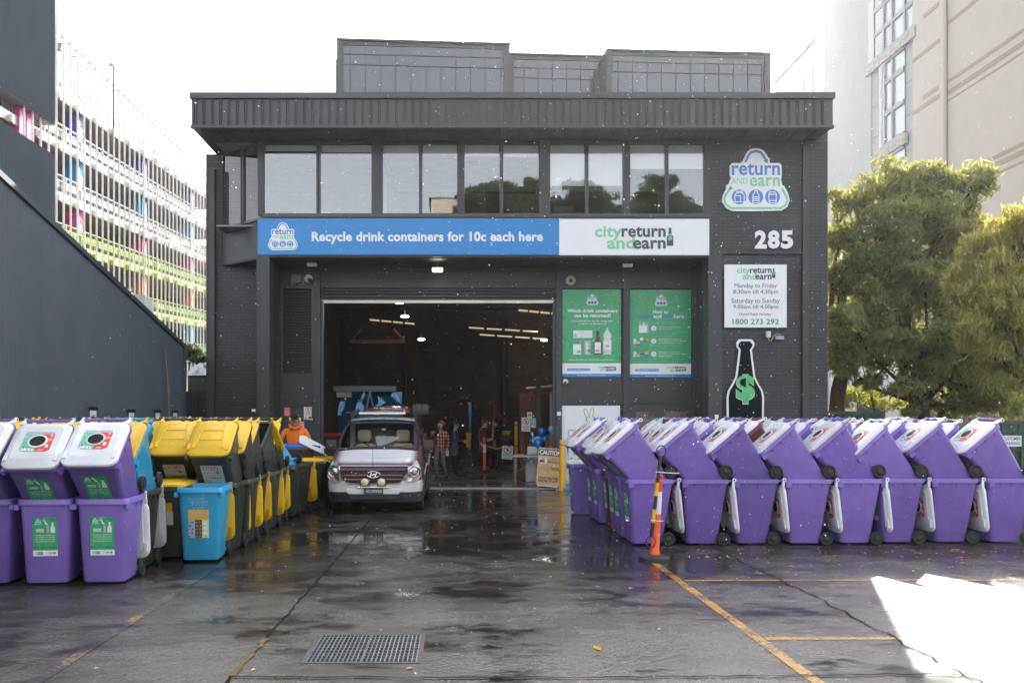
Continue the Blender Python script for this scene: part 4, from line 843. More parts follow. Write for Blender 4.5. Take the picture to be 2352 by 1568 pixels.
row = [(12.06, 'green', 'green', 'cbd2', 'directly behind the open blue bin'), (12.72, 'green', 'green', None, 'second behind the open blue bin'), (13.5, 'black', 'black', None, 'third behind the open blue bin'), (14.3, 'green', 'green', None, 'fourth behind the open blue bin'), (15.1, 'green', None, None, 'fifth behind the open blue bin')]
for (Y, lo, up, ar, nm), dx in zip(row, (0, .03, -.03, .02, -.02)):
    X = -3.46 + dx
    if Y == 14.3:
        bin_(f'green upright bin under the gaping one, {nm}', LG, lo, 'yellow', 'hang', None, X, Y, R(-2))
        bin_(f'tipped green bin gaping open, yellow lid swung back, {nm}', LG, up, 'yellow', 'hang', None, X, Y, R(-8), True)
    else: stack(X, Y, lo, up, 'yellow', 'yellow', None, rnd.uniform(-3, 3), nm, ar)
bin_('tipped green bin with yellow lid, last upper bin before the toppled blue one', LG, 'green', 'yellow', 'closed', None, -3.48, 15.1, R(-3), True)
r = bin_('toppled sky blue bin with its wheels outward, before the worker', LG, 'blue', None, 'closed', None, 0, 0)
r.matrix_world = Matrix.Translation((-3.30, 15.9, 1.12)) @ Matrix.Rotation(R(-128), 4, 'Z') @ Matrix.Rotation(R(56), 4, 'X') @ Matrix.Translation((0, -.26, -.10))
bin_('green upright bin carrying the toppled blue bin, before the worker', LG, 'green', 'yellow', None, None, -3.42, 16.05, R(0))
bin_('green bin with closed yellow lid in front of the worker, nearer the van', LG, 'green', 'yellow', 'closed', None, -3.22, 17.6, R(-70))
bin_('green bin with yellow lid hanging open, showing its round hole, near the worker', LG, 'green', 'yellow', 'hang', None, -3.40, 16.85, R(-20), hole=True)
bin_('dark bin with closed yellow lid, furthest of the row by the van mirror', LG, 'green', 'yellow', 'closed', None, -3.05, 18.3, R(-75))
bin_('black bin with bright blue lid that the worker leans over', LG, 'black', 'blue', 'closed', None, -3.55, 18.0, R(-60), z=.29)
bin_('dark green bin holding the blue lidded bin nested inside it', LG, 'green', None, None, None, -3.55, 18.0, R(-60))
# tops seen behind: columns towards the shed
for i, X in enumerate((-4.75, -5.42, -6.1)):
    for j, Y in enumerate((11.5, 12.3, 13.1, 13.9)):
        up = ('green', 'blue', 'green', 'green', 'black', 'green')[(i * 4 + j) % 6]; ul = 'yellow' if (i + j) % 4 != 1 else 'cyan'
        nm = f"{('third', 'fourth', 'fifth')[i]} file from the lane, {('first', 'second', 'third', 'last')[j]} row"
        X_ = X + rnd.uniform(-.04, .04); Y_ = Y + rnd.uniform(-.05, .05)
        bin_(f'green upright bin at the bottom, {nm}', LG, 'green', 'yellow', None, None, X_, Y_, R(rnd.uniform(-4, 4)))
        bin_(f'tipped {up} bin with {ul} lid, {nm}'.replace('cyan', 'blue'), LG, up, ul, 'closed', None, X_, Y_, R(rnd.uniform(-4, 4)), True, tilt=40 + rnd.uniform(-3, 2))
for j, Y in enumerate((13.1, 13.9, 14.7)):
    nm = f"{('first', 'second', 'third')[j]} behind the ochre sticker"
    bin_(f'green upright bin at the bottom, {nm}', LG, 'green', 'yellow', None, None, -4.1, Y, 0); bin_(f'tipped green bin with yellow lid, {nm}', LG, 'green', 'yellow', 'closed', None, -4.1, Y, R(rnd.uniform(-4, 4)), True)
# ---------------------------------------------------------------- the coffee van
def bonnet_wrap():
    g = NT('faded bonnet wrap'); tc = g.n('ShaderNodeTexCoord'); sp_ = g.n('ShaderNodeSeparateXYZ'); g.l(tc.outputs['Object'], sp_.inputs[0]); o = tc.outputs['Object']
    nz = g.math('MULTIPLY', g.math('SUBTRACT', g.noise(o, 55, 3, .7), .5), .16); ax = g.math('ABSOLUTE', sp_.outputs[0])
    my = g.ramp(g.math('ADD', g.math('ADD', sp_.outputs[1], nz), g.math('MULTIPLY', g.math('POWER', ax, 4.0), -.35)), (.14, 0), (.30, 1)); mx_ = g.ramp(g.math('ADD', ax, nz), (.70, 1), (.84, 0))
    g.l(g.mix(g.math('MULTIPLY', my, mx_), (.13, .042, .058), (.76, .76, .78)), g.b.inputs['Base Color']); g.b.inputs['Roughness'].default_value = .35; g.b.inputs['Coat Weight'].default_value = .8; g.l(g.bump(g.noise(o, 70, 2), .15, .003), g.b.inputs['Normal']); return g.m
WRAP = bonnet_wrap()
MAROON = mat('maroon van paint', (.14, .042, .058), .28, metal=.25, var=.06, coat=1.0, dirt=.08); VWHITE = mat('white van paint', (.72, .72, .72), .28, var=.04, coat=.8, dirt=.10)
VDARK = mat('dark van plastic', (.035, .038, .045), .5, var=.1, dirt=.12); CHROME = mat('chrome', (.75, .76, .78), .08, metal=1, var=.02); BEIGE = mat('beige seat leather', (.62, .46, .29), .5, var=.15)
WGLS = glass_mat('windscreen glass', .08, (.93, .96, .97)); SGLS = glass_mat('dark van side glass', .22, (.10, .11, .12)); CABIN = mat('cabin grey', (.10, .10, .10), .7); CABINL = mat('cabin pale lining', (.62, .60, .56), .8)
VX, VY = -1.70, 16.42
van = thing('coffee_van', 'maroon and white coffee van parked nose out in the roller door', 'van', (VX, VY, 0))
ST = [  # y, nine (x, z) from bottom centre to top centre
 (0.00, [(0, .30), (.60, .30), (.70, .44), (.72, .66), (.68, .74), (.62, .79), (.55, .82), (.30, .84), (0, .845)]),
 (0.05, [(0, .24), (.74, .24), (.82, .44), (.845, .66), (.80, .78), (.74, .85), (.64, .895), (.34, .92), (0, .925)]),
 (0.16, [(0, .23), (.86, .23), (.905, .44), (.925, .66), (.89, .82), (.82, .92), (.70, .965), (.37, .99), (0, .995)]),
 (0.36, [(0, .23), (.92, .23), (.950, .44), (.955, .66), (.935, .88), (.88, .99), (.75, 1.035), (.39, 1.06), (0, 1.065)]),
 (0.66, [(0, .23), (.94, .23), (.958, .44), (.96, .66), (.95, .96), (.905, 1.08), (.79, 1.13), (.41, 1.165), (0, 1.17)]),
 (0.95, [(0, .23), (.945, .23), (.96, .44), (.96, .66), (.955, 1.02), (.915, 1.17), (.815, 1.235), (.43, 1.265), (0, 1.27)]),
 (1.30, [(0, .23), (.945, .23), (.96, .44), (.96, .66), (.955, 1.08), (.900, 1.38), (.825, 1.465), (.43, 1.505), (0, 1.515)]),
 (1.60, [(0, .23), (.945, .23), (.96, .44), (.96, .66), (.955, 1.10), (.845, 1.61), (.765, 1.70), (.41, 1.735), (0, 1.745)]),
 (1.82, [(0, .23), (.945, .23), (.96, .44), (.96, .66), (.955, 1.10), (.805, 1.74), (.715, 1.815), (.39, 1.85), (0, 1.86)]),
 (2.20, [(0, .23), (.945, .23), (.96, .44), (.96, .66), (.955, 1.10), (.790, 1.79), (.70, 1.885), (.38, 1.92), (0, 1.93)]),
 (2.80, [(0, .23), (.945, .23), (.96, .44), (.96, .66), (.955, 1.10), (.790, 1.80), (.70, 1.90), (.38, 1.945), (0, 1.955)]),
 (4.60, [(0, .23), (.945, .23), (.96, .44), (.96, .66), (.955, 1.10), (.785, 1.79), (.70, 1.89), (.38, 1.935), (0, 1.945)]),
 (5.02, [(0, .28), (.92, .28), (.94, .44), (.94, .66), (.93, 1.10), (.765, 1.74), (.68, 1.84), (.37, 1.88), (0, 1.89)]),
 (5.14, [(0, .34), (.84, .34), (.87, .46), (.88, .66), (.86, 1.10), (.70, 1.62), (.60, 1.70), (.33, 1.73), (0, 1.74)])]
def ring(pts, y): return [(x, y, z) for x, z in pts] + [(-x, y, z) for x, z in pts[-2:0:-1]]
b = MB(); N = 16
rings = [ring(p, y) for y, p in ST]; vs = [q for r_ in rings for q in r_]; b.v = vs
def half_seg(j): return j if j < 8 else 15 - j
for i in range(len(ST) - 1):
    y = ST[i][0]
    for j in range(N):
        h = half_seg(j)
        if 5 <= i <= 7 and h in (6, 7): continue                     # windscreen opening
        if i >= 6 and i <= 11 and h == 4 and i not in (9,): mt = SGLS
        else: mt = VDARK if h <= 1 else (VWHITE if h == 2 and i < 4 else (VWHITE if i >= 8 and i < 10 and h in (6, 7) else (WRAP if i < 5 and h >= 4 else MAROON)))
        a, c_ = i * N + j, i * N + (j + 1) % N
        b.f.append((a, c_, c_ + N, a + N)); b.m.append(b.mi(mt)); b.s.append(True)
for k in range(8):
    b.f.append(tuple(dict.fromkeys((N - k) % N if q == 3 else (N - k - 1) % N if q == 2 else k + q for q in (3, 2, 1, 0)))); b.m.append(b.mi(VDARK if k <= 1 else VWHITE if k == 2 else MAROON)); b.s.append(False)
b.f.append(tuple((len(ST) - 1) * N + j for j in range(N))); b.m.append(b.mi(MAROON)); b.s.append(True)
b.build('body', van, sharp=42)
# windscreen on its frame
def sp(i, k): return Vector((ST[i][1][k][0], ST[i][0], ST[i][1][k][1]))
b = MB(); L = []
for i in (5, 6, 7, 8): L.append([(-sp(i, 6).x, sp(i, 6).y, sp(i, 6).z), (-sp(i, 7).x, sp(i, 7).y, sp(i, 7).z), tuple(sp(i, 8)), tuple(sp(i, 7)), tuple(sp(i, 6))])
b.loft(L, WGLS, False, False, True, False); wsc = b.build('windscreen', van)
b = MB()
def off(p): return (p[0], p[1] - .006, p[2] + .006)
for k in (0, -1): b.path([off(r_[k]) for r_ in L], .022, BLACKP, 6)
b.path([off(p) for p in L[0]], [.045] * 5, BLACKP, 6); b.path([off(p) for p in L[-1]], [.018] * 5, BLACKP, 6); b.build('seal', wsc)
b = MB()
for x0, x1, dz in ((-.62, .05, .05), (.0, .68, .06)): b.beam((x0, .925, 1.275 - abs(x0) * .03), (x1, 1.0, 1.285 + dz - .02), .018, .014, BLACKP); b.beam((x0, .915, 1.268 - abs(x0) * .03), (x1 * .3, .90, 1.29), .028, .02, BLACKP)
b.build('wiper', wsc)
# cabin
b = MB(); b.box(-.86, .86, 1.0, 5.0, .30, .34, CABIN); b.box(-.80, .80, 2.5, 2.56, .4, 1.80, CABIN); b.box(-.25, .30, 2.48, 2.50, 1.15, 1.62, mat('cabin window', (.16, .15, .12), .4, var=.6, vs=12)); b.box(-.78, .78, 2.44, 2.48, .4, 1.1, CABINL); b.box(-.72, .72, 1.9, 2.5, 1.80, 1.815, CABINL)
for s in (-1, 1): b.box(s * .72 - .05, s * .72 + .05, 2.3, 2.46, .5, 1.75, CABINL)
b.build('cabin_lining', van)
b = MB(); b.loft([[(-.86, .98, 1.0), (.86, .98, 1.0), (.84, .98, 1.21), (-.84, .98, 1.21)], [(-.86, 1.35, .9), (.86, 1.35, .9), (.84, 1.35, 1.25), (-.84, 1.35, 1.25)], [(-.86, 1.55, .8), (.86, 1.55, .8), (.84, 1.55, 1.17), (-.84, 1.55, 1.17)]], VDARK, smooth=False); b.build('dashboard', van)
b = MB(); M = Matrix.Translation((-.42, 1.62, 1.20)) @ Matrix.Rotation(R(-62), 4, 'X'); b.path([(.19 * math.cos(t), .19 * math.sin(t), 0) for t in [2 * math.pi * k / 24 for k in range(25)]], .015, BLACKP, 6, False, M); b.box(-.17, .17, -.02, .02, -.01, .01, BLACKP, M); b.build('steering_wheel', van)
for x in (-.42, .44):
    b = MB(); b.loft([rring(x - .25, x + .25, 1.95, 2.12, .07, .75), rring(x - .26, x + .26, 1.98, 2.16, .07, 1.05), rring(x - .25, x + .25, 2.02, 2.18, .07, 1.28), rring(x - .19, x + .19, 2.06, 2.18, .06, 1.34)], BEIGE); b.box(x - .25, x + .25, 1.55, 2.05, .62, .80, BEIGE); s_ = b.build('seat', van)
    b = MB(); b.loft([rring(x - .13, x + .13, 2.06, 2.17, .05, 1.39), rring(x - .155, x + .155, 2.05, 2.18, .05, 1.47), rring(x - .15, x + .15, 2.06, 2.18, .05, 1.60), rring(x - .11, x + .11, 2.08, 2.17, .04, 1.64)], BEIGE)
    for s in (-.05, .05): b.tube((x + s, 2.12, 1.32), (x + s, 2.12, 1.42), .008, CHROME)
    b.build('headrest', s_)
b = MB(); b.box(-.13, .13, 1.62, 1.65, 1.60, 1.68, BLACKP); b.box(.02, .10, 1.50, 1.54, 1.63, 1.68, PGREY); b.box(.06, .15, 1.40, 1.43, 1.25, 1.29, WHITE); b.box(-.01, .1, 1.26, 1.40, 1.235, 1.26, WHITE); b.build('mirror_and_dashcam', van)
# nose: grille, badge, lamps, bumper, plate
b = MB(); gp = [(-.665, .955), (.665, .955), (.70, .925), (.54, .64), (.50, .615), (-.50, .615), (-.54, .64), (-.70, .925)]
SL = lambda z: -.012 + max(0, z - .84) * .62                 # nose lies back above the grille
def onface(pts, dy): return [(p[0], SL(p[1]) + .02 * abs(p[0]) ** 2 * 2 + dy, p[1]) for p in pts]
def ctr(pts, dy): return onface(pts, dy)
rows_ = [(.615, .50), (.64, .54), (.74, .597), (.84, .653), (.925, .70), (.955, .665)]; b.loft([onface([(-w_ + 2 * w_ * k / 8, z) for k in range(9)], -.016) for z, w_ in rows_], INK, False, False, False, False); gri = b.build('grille', van)
b = MB(); q = onface([(x, z) for x, z in gp], -.022); b.path(q + [q[0]], .013, CHROME, 6, False); b.build('surround', gri)
for z, w_ in ((.875, .635), (.765, .58), (.685, .54)):
    b = MB(); b.path(onface([(-w_, z), (-w_ / 2, z), (0, z), (w_ / 2, z), (w_, z)], -.028), [.026, .03, .03, .03, .026], MAROON, 6); b.build('slat', gri)
b = MB(); yb = SL(.79) - .075; b.path([(.125 * math.cos(t), yb, .79 + .062 * math.sin(t)) for t in [2 * math.pi * k / 28 for k in range(29)]], .011, CHROME, 6, False)
b.poly([(.118 * math.cos(2 * math.pi * k / 24), .79 + .056 * math.sin(2 * math.pi * k / 24)) for k in range(24)], yb + .004, INK, .006)
for pts in ([(-.068, .748), (-.05, .790), (-.030, .832)], [(.030, .748), (.05, .790), (.068, .832)], [(-.052, .782), (-.02, .782), (.02, .80), (.052, .798)]): b.stroke(pts, .020, yb - .006, CHROME)
b.build('badge', gri)
LENS = mat('clear lamp lens', (.36, .37, .38), .12, var=.12, vs=30, coat=1); REFL = mat('lamp reflector', (.55, .56, .56), .12, metal=.9, var=.3, vs=25); AMB = mat('indicator lens', (.42, .22, .15), .2)
for s in (-1, 1):
    b = MB(); hp = [(.845, 1.055, .31), (.78, 1.01, .22), (.70, .84, .03), (.635, .66, -.01), (.66, .635, -.01), (.86, .66, .02), (.925, .74, .08), (.925, .90, .19)]
    vs = [(s * x, y - .035, z) for x, z, y in hp] + [(s * x * .97, y + .12, z) for x, z, y in hp]
    idx = list(range(8)); b.add(vs, [tuple(idx if s > 0 else idx[::-1])] + [((i + 1) % 8, i, 8 + i, 8 + (i + 1) % 8) if s > 0 else (i, (i + 1) % 8, 8 + (i + 1) % 8, 8 + i) for i in range(8)], LENS); hl = b.build('headlight', van)
    b = MB(); M = Matrix.Translation((s * .80, .035, .845)) @ Matrix.Rotation(R(s * 18), 4, 'Z'); b.lathe([(.125, .01), (.13, -.015), (.11, -.02), (.085, .01), (.05, .0), (.03, -.02), (.001, -.02)], REFL, (0, 0, 0), 'y', 20, M); b.build('reflector', hl)
    b = MB(); b.add([(s * .68, -.065, .735), (s * .77, -.04, .735), (s * .75, -.05, .665), (s * .675, -.065, .665)], [(0, 1, 2, 3) if s < 0 else (3, 2, 1, 0)], REFL); b.add([(s * .79, -.035, .735), (s * .87, .01, .735), (s * .85, -.02, .675), (s * .78, -.045, .675)], [(0, 1, 2, 3) if s < 0 else (3, 2, 1, 0)], AMB); b.build('indicator', hl)
    b = MB(); mx = s * 1.03; b.loft([rring(mx - .115, mx + .115, 1.18, 1.30, .05, 1.16), rring(mx - .125, mx + .125, 1.16, 1.31, .05, 1.22), rring(mx - .125, mx + .125, 1.17, 1.31, .05, 1.38), rring(mx - .10, mx + .10, 1.20, 1.30, .04, 1.44)], BLACKP); b.tube((s * .89, 1.25, 1.2), (s * .98, 1.25, 1.2), .035, BLACKP); mo = b.build('wing_mirror', van)
    b = MB(); b.box(mx - .10, mx + .10, 1.311, 1.315, 1.19, 1.41, REFL); b.build('mirror_glass', mo)
    b = MB(); b.add([(s * .57, -.022, .44), (s * .76, .03, .44), (s * .76, .03, .33), (s * .60, -.015, .33)], [(0, 1, 2, 3) if s < 0 else (3, 2, 1, 0)], INK); b.build('fog_lamp_recess', van)
b = MB(); b.box(-.46, .46, -.018, .1, .30, .395, INK)
for z in (.32, .35, .38): b.box(-.47, .47, -.026, -.01, z - .007, z + .007, VDARK)
b.build('lower_grille', van)
b = MB(); b.loft([[(-.50, -.02, .40), (.50, -.02, .40), (.50, .1, .40), (-.50, .1, .40)], [(-.56, -.02, .50), (.56, -.02, .50), (.56, .1, .50), (-.56, .1, .50)]], VWHITE, smooth=False); b.build('bumper_panel', van, bevel=.008)
b = MB(); b.box(-.195, .195, -.05, -.035, .405, .515, INK); pl = b.build('number_plate', van)
b = MB(); b.text('COFEEE', -.145, .175, .430, .488, -.053, WHITE, .012); b.text('NSW', -.18, -.158, .445, .475, -.053, PGREY)
for a in ((-.195, .195, .405, .410), (-.195, .195, .510, .515), (-.195, -.190, .41, .51), (.190, .195, .41, .51)): b.rect(*a, -.053, OCHRE, .002)
b.build('lettering', pl)
LAMPC = mat('driving lamp lens', (.80, .66, .40), .2, var=.25, vs=40, coat=1)
b = MB(); b.tube((-.31, -.07, .545), (.31, -.07, .545), .016, CHROME); bar = b.build('light_bar_bracket', van)
for x in (-.165, .165):
    b = MB(); b.lathe([(.02, .06), (.085, .05), (.088, -.03), (.078, -.032)], BLACKP, (x, -.09, .645), 'y', 22); b.box(x - .09, x - .075, -.09, -.07, .54, .65, BLACKP); b.box(x + .075, x + .09, -.09, -.07, .54, .65, BLACKP); dl = b.build('driving_lamp', van)
    b = MB(); b.lathe([(.079, -.03), (.06, -.042), (.001, -.046)], LAMPC, (x, -.09, .645), 'y', 22); b.build('lens', dl)
b = MB(); b.tube((-.01, -.03, .53), (-.012, -.06, 1.45), .004, BLACKP); b.build('antenna', van)
for x in (-.78, .78):
    for y in (.86, 4.05):
        b = MB(); b.lathe([(.20, -.10), (.30, -.11), (.332, -.09), (.336, 0), (.332, .09), (.30, .11), (.20, .10)], RUBBER, (x + (.06 if x > 0 else -.06), y, .336), 'x', 26); wl = b.build('wheel', van)
        b = MB(); sx = .06 if x > 0 else -.06; o_ = .07 if x > 0 else -.07; b.lathe([(.001, o_), (.06, o_ * 1.2), (.19, o_ * .9), (.205, 0)], STEEL, (x + sx, y, .336), 'x', 22); b.build('rim', wl)
        b = MB(); b.path([(x + (.19 if x > 0 else -.19), y + .42 * math.cos(t), .30 + .42 * math.sin(t)) for t in [math.pi * k / 10 for k in range(11)]], .02, VDARK, 6); b.build('wheel_arch', van)
# lettering on bonnet and side artwork
b = MB(); v, f = glyphs('Espresso', .02, .25); a, c_ = v.min(0), v.max(0)
def bonnet(x, t): z0 = .975 + t * .26; return (x, .10 + t * .72 + .03, z0 + .02 + (.012 if t > .2 else 0))
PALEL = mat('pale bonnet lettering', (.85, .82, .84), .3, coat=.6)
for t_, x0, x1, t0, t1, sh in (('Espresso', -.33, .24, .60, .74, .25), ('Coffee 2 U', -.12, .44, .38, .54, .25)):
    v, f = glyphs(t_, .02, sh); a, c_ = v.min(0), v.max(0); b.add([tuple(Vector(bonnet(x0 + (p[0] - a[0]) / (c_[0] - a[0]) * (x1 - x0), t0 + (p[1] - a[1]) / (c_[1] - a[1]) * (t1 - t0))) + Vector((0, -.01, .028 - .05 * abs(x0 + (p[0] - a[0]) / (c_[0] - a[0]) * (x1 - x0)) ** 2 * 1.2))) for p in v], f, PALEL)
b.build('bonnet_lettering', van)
b = MB()
for s in (1, -1):
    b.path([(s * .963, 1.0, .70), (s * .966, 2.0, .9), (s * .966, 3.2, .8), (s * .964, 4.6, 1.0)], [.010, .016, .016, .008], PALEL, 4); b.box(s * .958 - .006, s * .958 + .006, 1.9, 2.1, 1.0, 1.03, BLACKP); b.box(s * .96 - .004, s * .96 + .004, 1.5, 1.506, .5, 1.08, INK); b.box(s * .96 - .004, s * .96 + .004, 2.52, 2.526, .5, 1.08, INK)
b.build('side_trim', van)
# roof load
b = MB(); b.tube((-.78, 2.25, 2.02), (.78, 2.25, 2.02), .018, BLACKP); b.tube((-.78, 3.6, 2.03), (.78, 3.6, 2.03), .018, BLACKP)
for x in (-.72, .72):
    for y in (2.25, 3.6): b.box(x - .03, x + .03, y - .03, y + .03, 1.86, 2.02, BLACKP)
b.box(-.86, -.62, 2.22, 2.28, 2.01, 2.05, BLACKP); rk = b.build('roof_rack', van)
LEDM = mat('light bar lens', (.85, .80, .66), .3, var=.25, vs=60); b = MB(); b.box(-.56, .50, 2.14, 2.20, 1.985, 2.045, BLACKP); b.box(-.55, .49, 2.132, 2.142, 1.993, 2.035, LEDM); b.build('light_bar', rk)
b = MB(); rg = []
for y, w_, h in ((2.25, .30, .05), (2.35, .50, .10), (2.6, .60, .15), (3.1, .62, .17), (3.6, .55, .14), (3.8, .3, .05)):
    rg.append([(.06 + w_ * math.cos(t), y, 2.03 + h * max(0, math.sin(t)) ** .8 - (.01 if math.sin(t) <= 0 else 0)) for t in [math.pi * k / 12 for k in range(13)]])
b.loft(rg, MAROON, close=True); pod = b.build('roof_pod', van)
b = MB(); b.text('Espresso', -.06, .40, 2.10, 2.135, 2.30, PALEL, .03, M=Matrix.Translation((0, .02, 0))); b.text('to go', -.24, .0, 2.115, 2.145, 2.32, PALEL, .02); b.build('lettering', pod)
bag = thing('roof_bag', 'crumpled black bag strapped to the roof corner of the coffee van', 'bag', (VX + .80, VY + 2.35, 2.0)); b = MB(); b.loft([rring(-.15, .18, -.22, .22, .05, -.02), rring(-.17, .20, -.24, .24, .06, .08), rring(-.15, .21, -.23, .24, .06, .17), rring(-.12, .16, -.2, .2, .05, .215)], mat('black tarpaulin', (.03, .031, .035), .45, var=.3, vs=9, bump=.6, bs=18)); b.path([(.18, -.1, .1), (.30, -.12, .12), (.34, -.1, .04), (.2, -.1, .0)], .012, BLACKP); b.build('bag_body', bag)
b = MB(); b.box(-.10, -.07, -.245, .245, -.03, .22, BLACKP); b.box(.05, .08, -.245, .245, -.03, .225, BLACKP); b.build('strap', bag)
# ---------------------------------------------------------------- people (one skinned surface each)
SKIN1 = mat('skin medium', (.42, .24, .16), .55, var=.06); SKIN2 = mat('skin fair', (.60, .38, .29), .55, var=.06); HAIRD = mat('dark hair', (.02, .014, .01), .5); HAIRB = mat('brown hair', (.10, .055, .03), .5)
def plaid(name, c1, c2, c3, sc=18):
    g = NT(name); sp = g.n('ShaderNodeSeparateXYZ'); tc = g.n('ShaderNodeTexCoord'); g.l(tc.outputs['Object'], sp.inputs[0])
    def st(o): return g.math('GREATER_THAN', g.math('SINE', g.math('MULTIPLY', o, sc * 3.6)), 0.0)
    a = st(sp.outputs[2]); b_ = st(g.math('ADD', sp.outputs[0], g.math('MULTIPLY', sp.outputs[1], .9)))
    g.l(g.mix(a, g.mix(b_, c1, c2), g.mix(b_, c2, c3)), g.b.inputs['Base Color']); g.b.inputs['Roughness'].default_value = .85; return g.m
PLAIDO = plaid('orange black plaid', (.55, .22, .07), (.16, .06, .035), (.015, .013, .013)); PLAIDR = plaid('pink plaid scarf', (.55, .40, .38), (.30, .06, .07), (.05, .03, .04), 26)
HIVIS = mat('orange hoodie', (.88, .20, .015), .8, var=.1, vs=5, bump=.3, bs=14); KHAKI = mat('khaki trousers', (.12, .105, .085), .85); BLKC = mat('black cloth', (.014, .014, .017), .85); NAVYC = mat('grey blue jacket', (.045, .055, .085), .85); BRNC = mat('brown coat', (.13, .055, .035), .85); GLOVE = mat('blue glove', (.03, .12, .28), .6)
def person(label, loc, rz, J, mats, extra, H=1.0):
    """J: joints by name; mats: material per bone group"""
    names = ['pelvis', 'waist', 'chest', 'neckb', 'neck', 'head', 'crown', 'shL', 'elL', 'wrL', 'shR', 'elR', 'wrR', 'hipL', 'knL', 'anL', 'toL', 'hipR', 'knR', 'anR', 'toR']
    rad = dict(pelvis=(.165, .125), waist=(.15, .115), chest=(.175, .125), neckb=(.09, .08), neck=(.052, .055), head=(.078, .095), crown=(.068, .082), sh=(.075, .075), el=(.050, .050), wr=(.032, .034), hip=(.095, .10), kn=(.062, .066), an=(.045, .05), to=(.038, .03))
    bones = [('pelvis', 'waist', 'top'), ('waist', 'chest', 'top'), ('chest', 'neckb', 'top'), ('neckb', 'neck', 'skin'), ('neck', 'head', 'skin'), ('head', 'crown', 'skin')]
    for s in 'LR': bones += [('chest', 'sh' + s, 'top'), ('sh' + s, 'el' + s, 'top'), ('el' + s, 'wr' + s, 'top'), ('pelvis', 'hip' + s, 'leg'), ('hip' + s, 'kn' + s, 'leg'), ('kn' + s, 'an' + s, 'leg'), ('an' + s, 'to' + s, 'shoe')]
    idx = {n: i for i, n in enumerate(names)}; co = [Vector(J[n]) * H for n in names]
    me = bpy.data.meshes.new('skeleton'); me.from_pydata(co, [(idx[a], idx[b]) for a, b, _ in bones], []); ob = bpy.data.objects.new('skeleton', me); COL.objects.link(ob)
    sk = ob.modifiers.new('skin', 'SKIN'); sk.use_smooth_shade = True; sk.branch_smoothing = .3
    sv_ = me.skin_vertices[0].data
    for i, n in enumerate(names):
        r = rad.get(n) or rad[n[:-1]]; k = J.get('bulk', 1.0) if n in ('pelvis', 'waist', 'chest') else 1; sv_[i].radius = (r[0] * k * H, r[1] * k * H); sv_[i].use_root = (n == 'pelvis')
    ss = ob.modifiers.new('sub', 'SUBSURF'); ss.levels = 1; ss.render_levels = 1
    dg = bpy.context.evaluated_depsgraph_get(); ev = ob.evaluated_get(dg); m2 = bpy.data.meshes.new_from_object(ev)
    V = [v.co.copy() for v in m2.vertices]; Fc = [tuple(p.vertices) for p in m2.polygons]; bpy.data.objects.remove(ob); bpy.data.meshes.remove(m2)
    mb = MB(); mb.v = [tuple(v) for v in V]
    for f in Fc:
        c = sum((V[i] for i in f), Vector()) / len(f); best = None
        for a, b, mk in bones:
            A, Bv = co[idx[a]], co[idx[b]]; d = Bv - A; t = max(0, min(1, (c - A).dot(d) / d.length_squared)); q = (c - A - d * t).length
            if best is None or q < best[0]: best = (q, mk)
        mb.f.append(f); mb.m.append(mb.mi(mats[best[1]])); mb.s.append(True)
    # hands: palm, four bent fingers and a thumb
    for s in 'LR':
        w, e = Vector(J['wr' + s]) * H, Vector(J['el' + s]) * H; d = (w - e).normalized(); side = d.cross(Vector((0, 1, 0.2))).normalized(); nrm = side.cross(d); hm = mats.get('hand', mats['skin'])
        mb.path([w - d * .02, w + d * .035, w + d * .085], [.026, .036, .032], hm, 8)
        for k in range(4):
            o = side * (-.027 + .018 * k); l_ = (.068, .078, .073, .058)[k]; mb.path([w + d * .08 + o, w + d * (.08 + l_ * .5) + o, w + d * (.08 + l_ * .85) + o + nrm * .022], [.0095, .009, .007], hm, 6)
        sd_ = side * (-.036); mb.path([w + d * .03 + sd_ * .8, w + d * .06 + sd_ * 1.5, w + d * .09 + sd_ * 1.7 + nrm * .012], [.011, .010, .008], hm, 6)
    h = Vector(J['head']) * H; cr = Vector(J['crown']) * H; up = (cr - h).normalized(); fw = Vector(J.get('face', (0, -1, 0))).normalized(); rt = fw.cross(up).normalized(); fw = up.cross(rt).normalized() * 1.0
    c0 = h + up * .035
    def P(x, y, z): return c0 + rt * x + fw * y + up * z
    skm = mats['skin']; mb.path([P(0, .088, .035), P(0, .112, .0), P(0, .095, -.012)], [.010, .016, .012], skm, 6); mb.ball(P(0, .055, -.085), (.045, .04, .03), skm, 8, 6)
    for s in (-1, 1):
        mb.ball(P(s * .082, -.005, .005), (.016, .022, .032), skm, 8, 6); mb.ball(P(s * .033, .083, .028), .0125, WHITE, 8, 6); mb.ball(P(s * .033, .093, .028), .007, INK, 6, 4); mb.path([P(s * .018, .092, .052), P(s * .05, .082, .052)], .006, HAIRD, 5)
    mb.path([P(-.028, .088, -.045), P(0, .096, -.047), P(.028, .088, -.045)], [.005, .008, .005], SIGNR if False else mat('lips', (.30, .10, .09), .5), 5)
    r = thing('person', label, 'person', loc, rz); mb.build('body', r, sharp=60)
    extra(r, P, H)
    return r
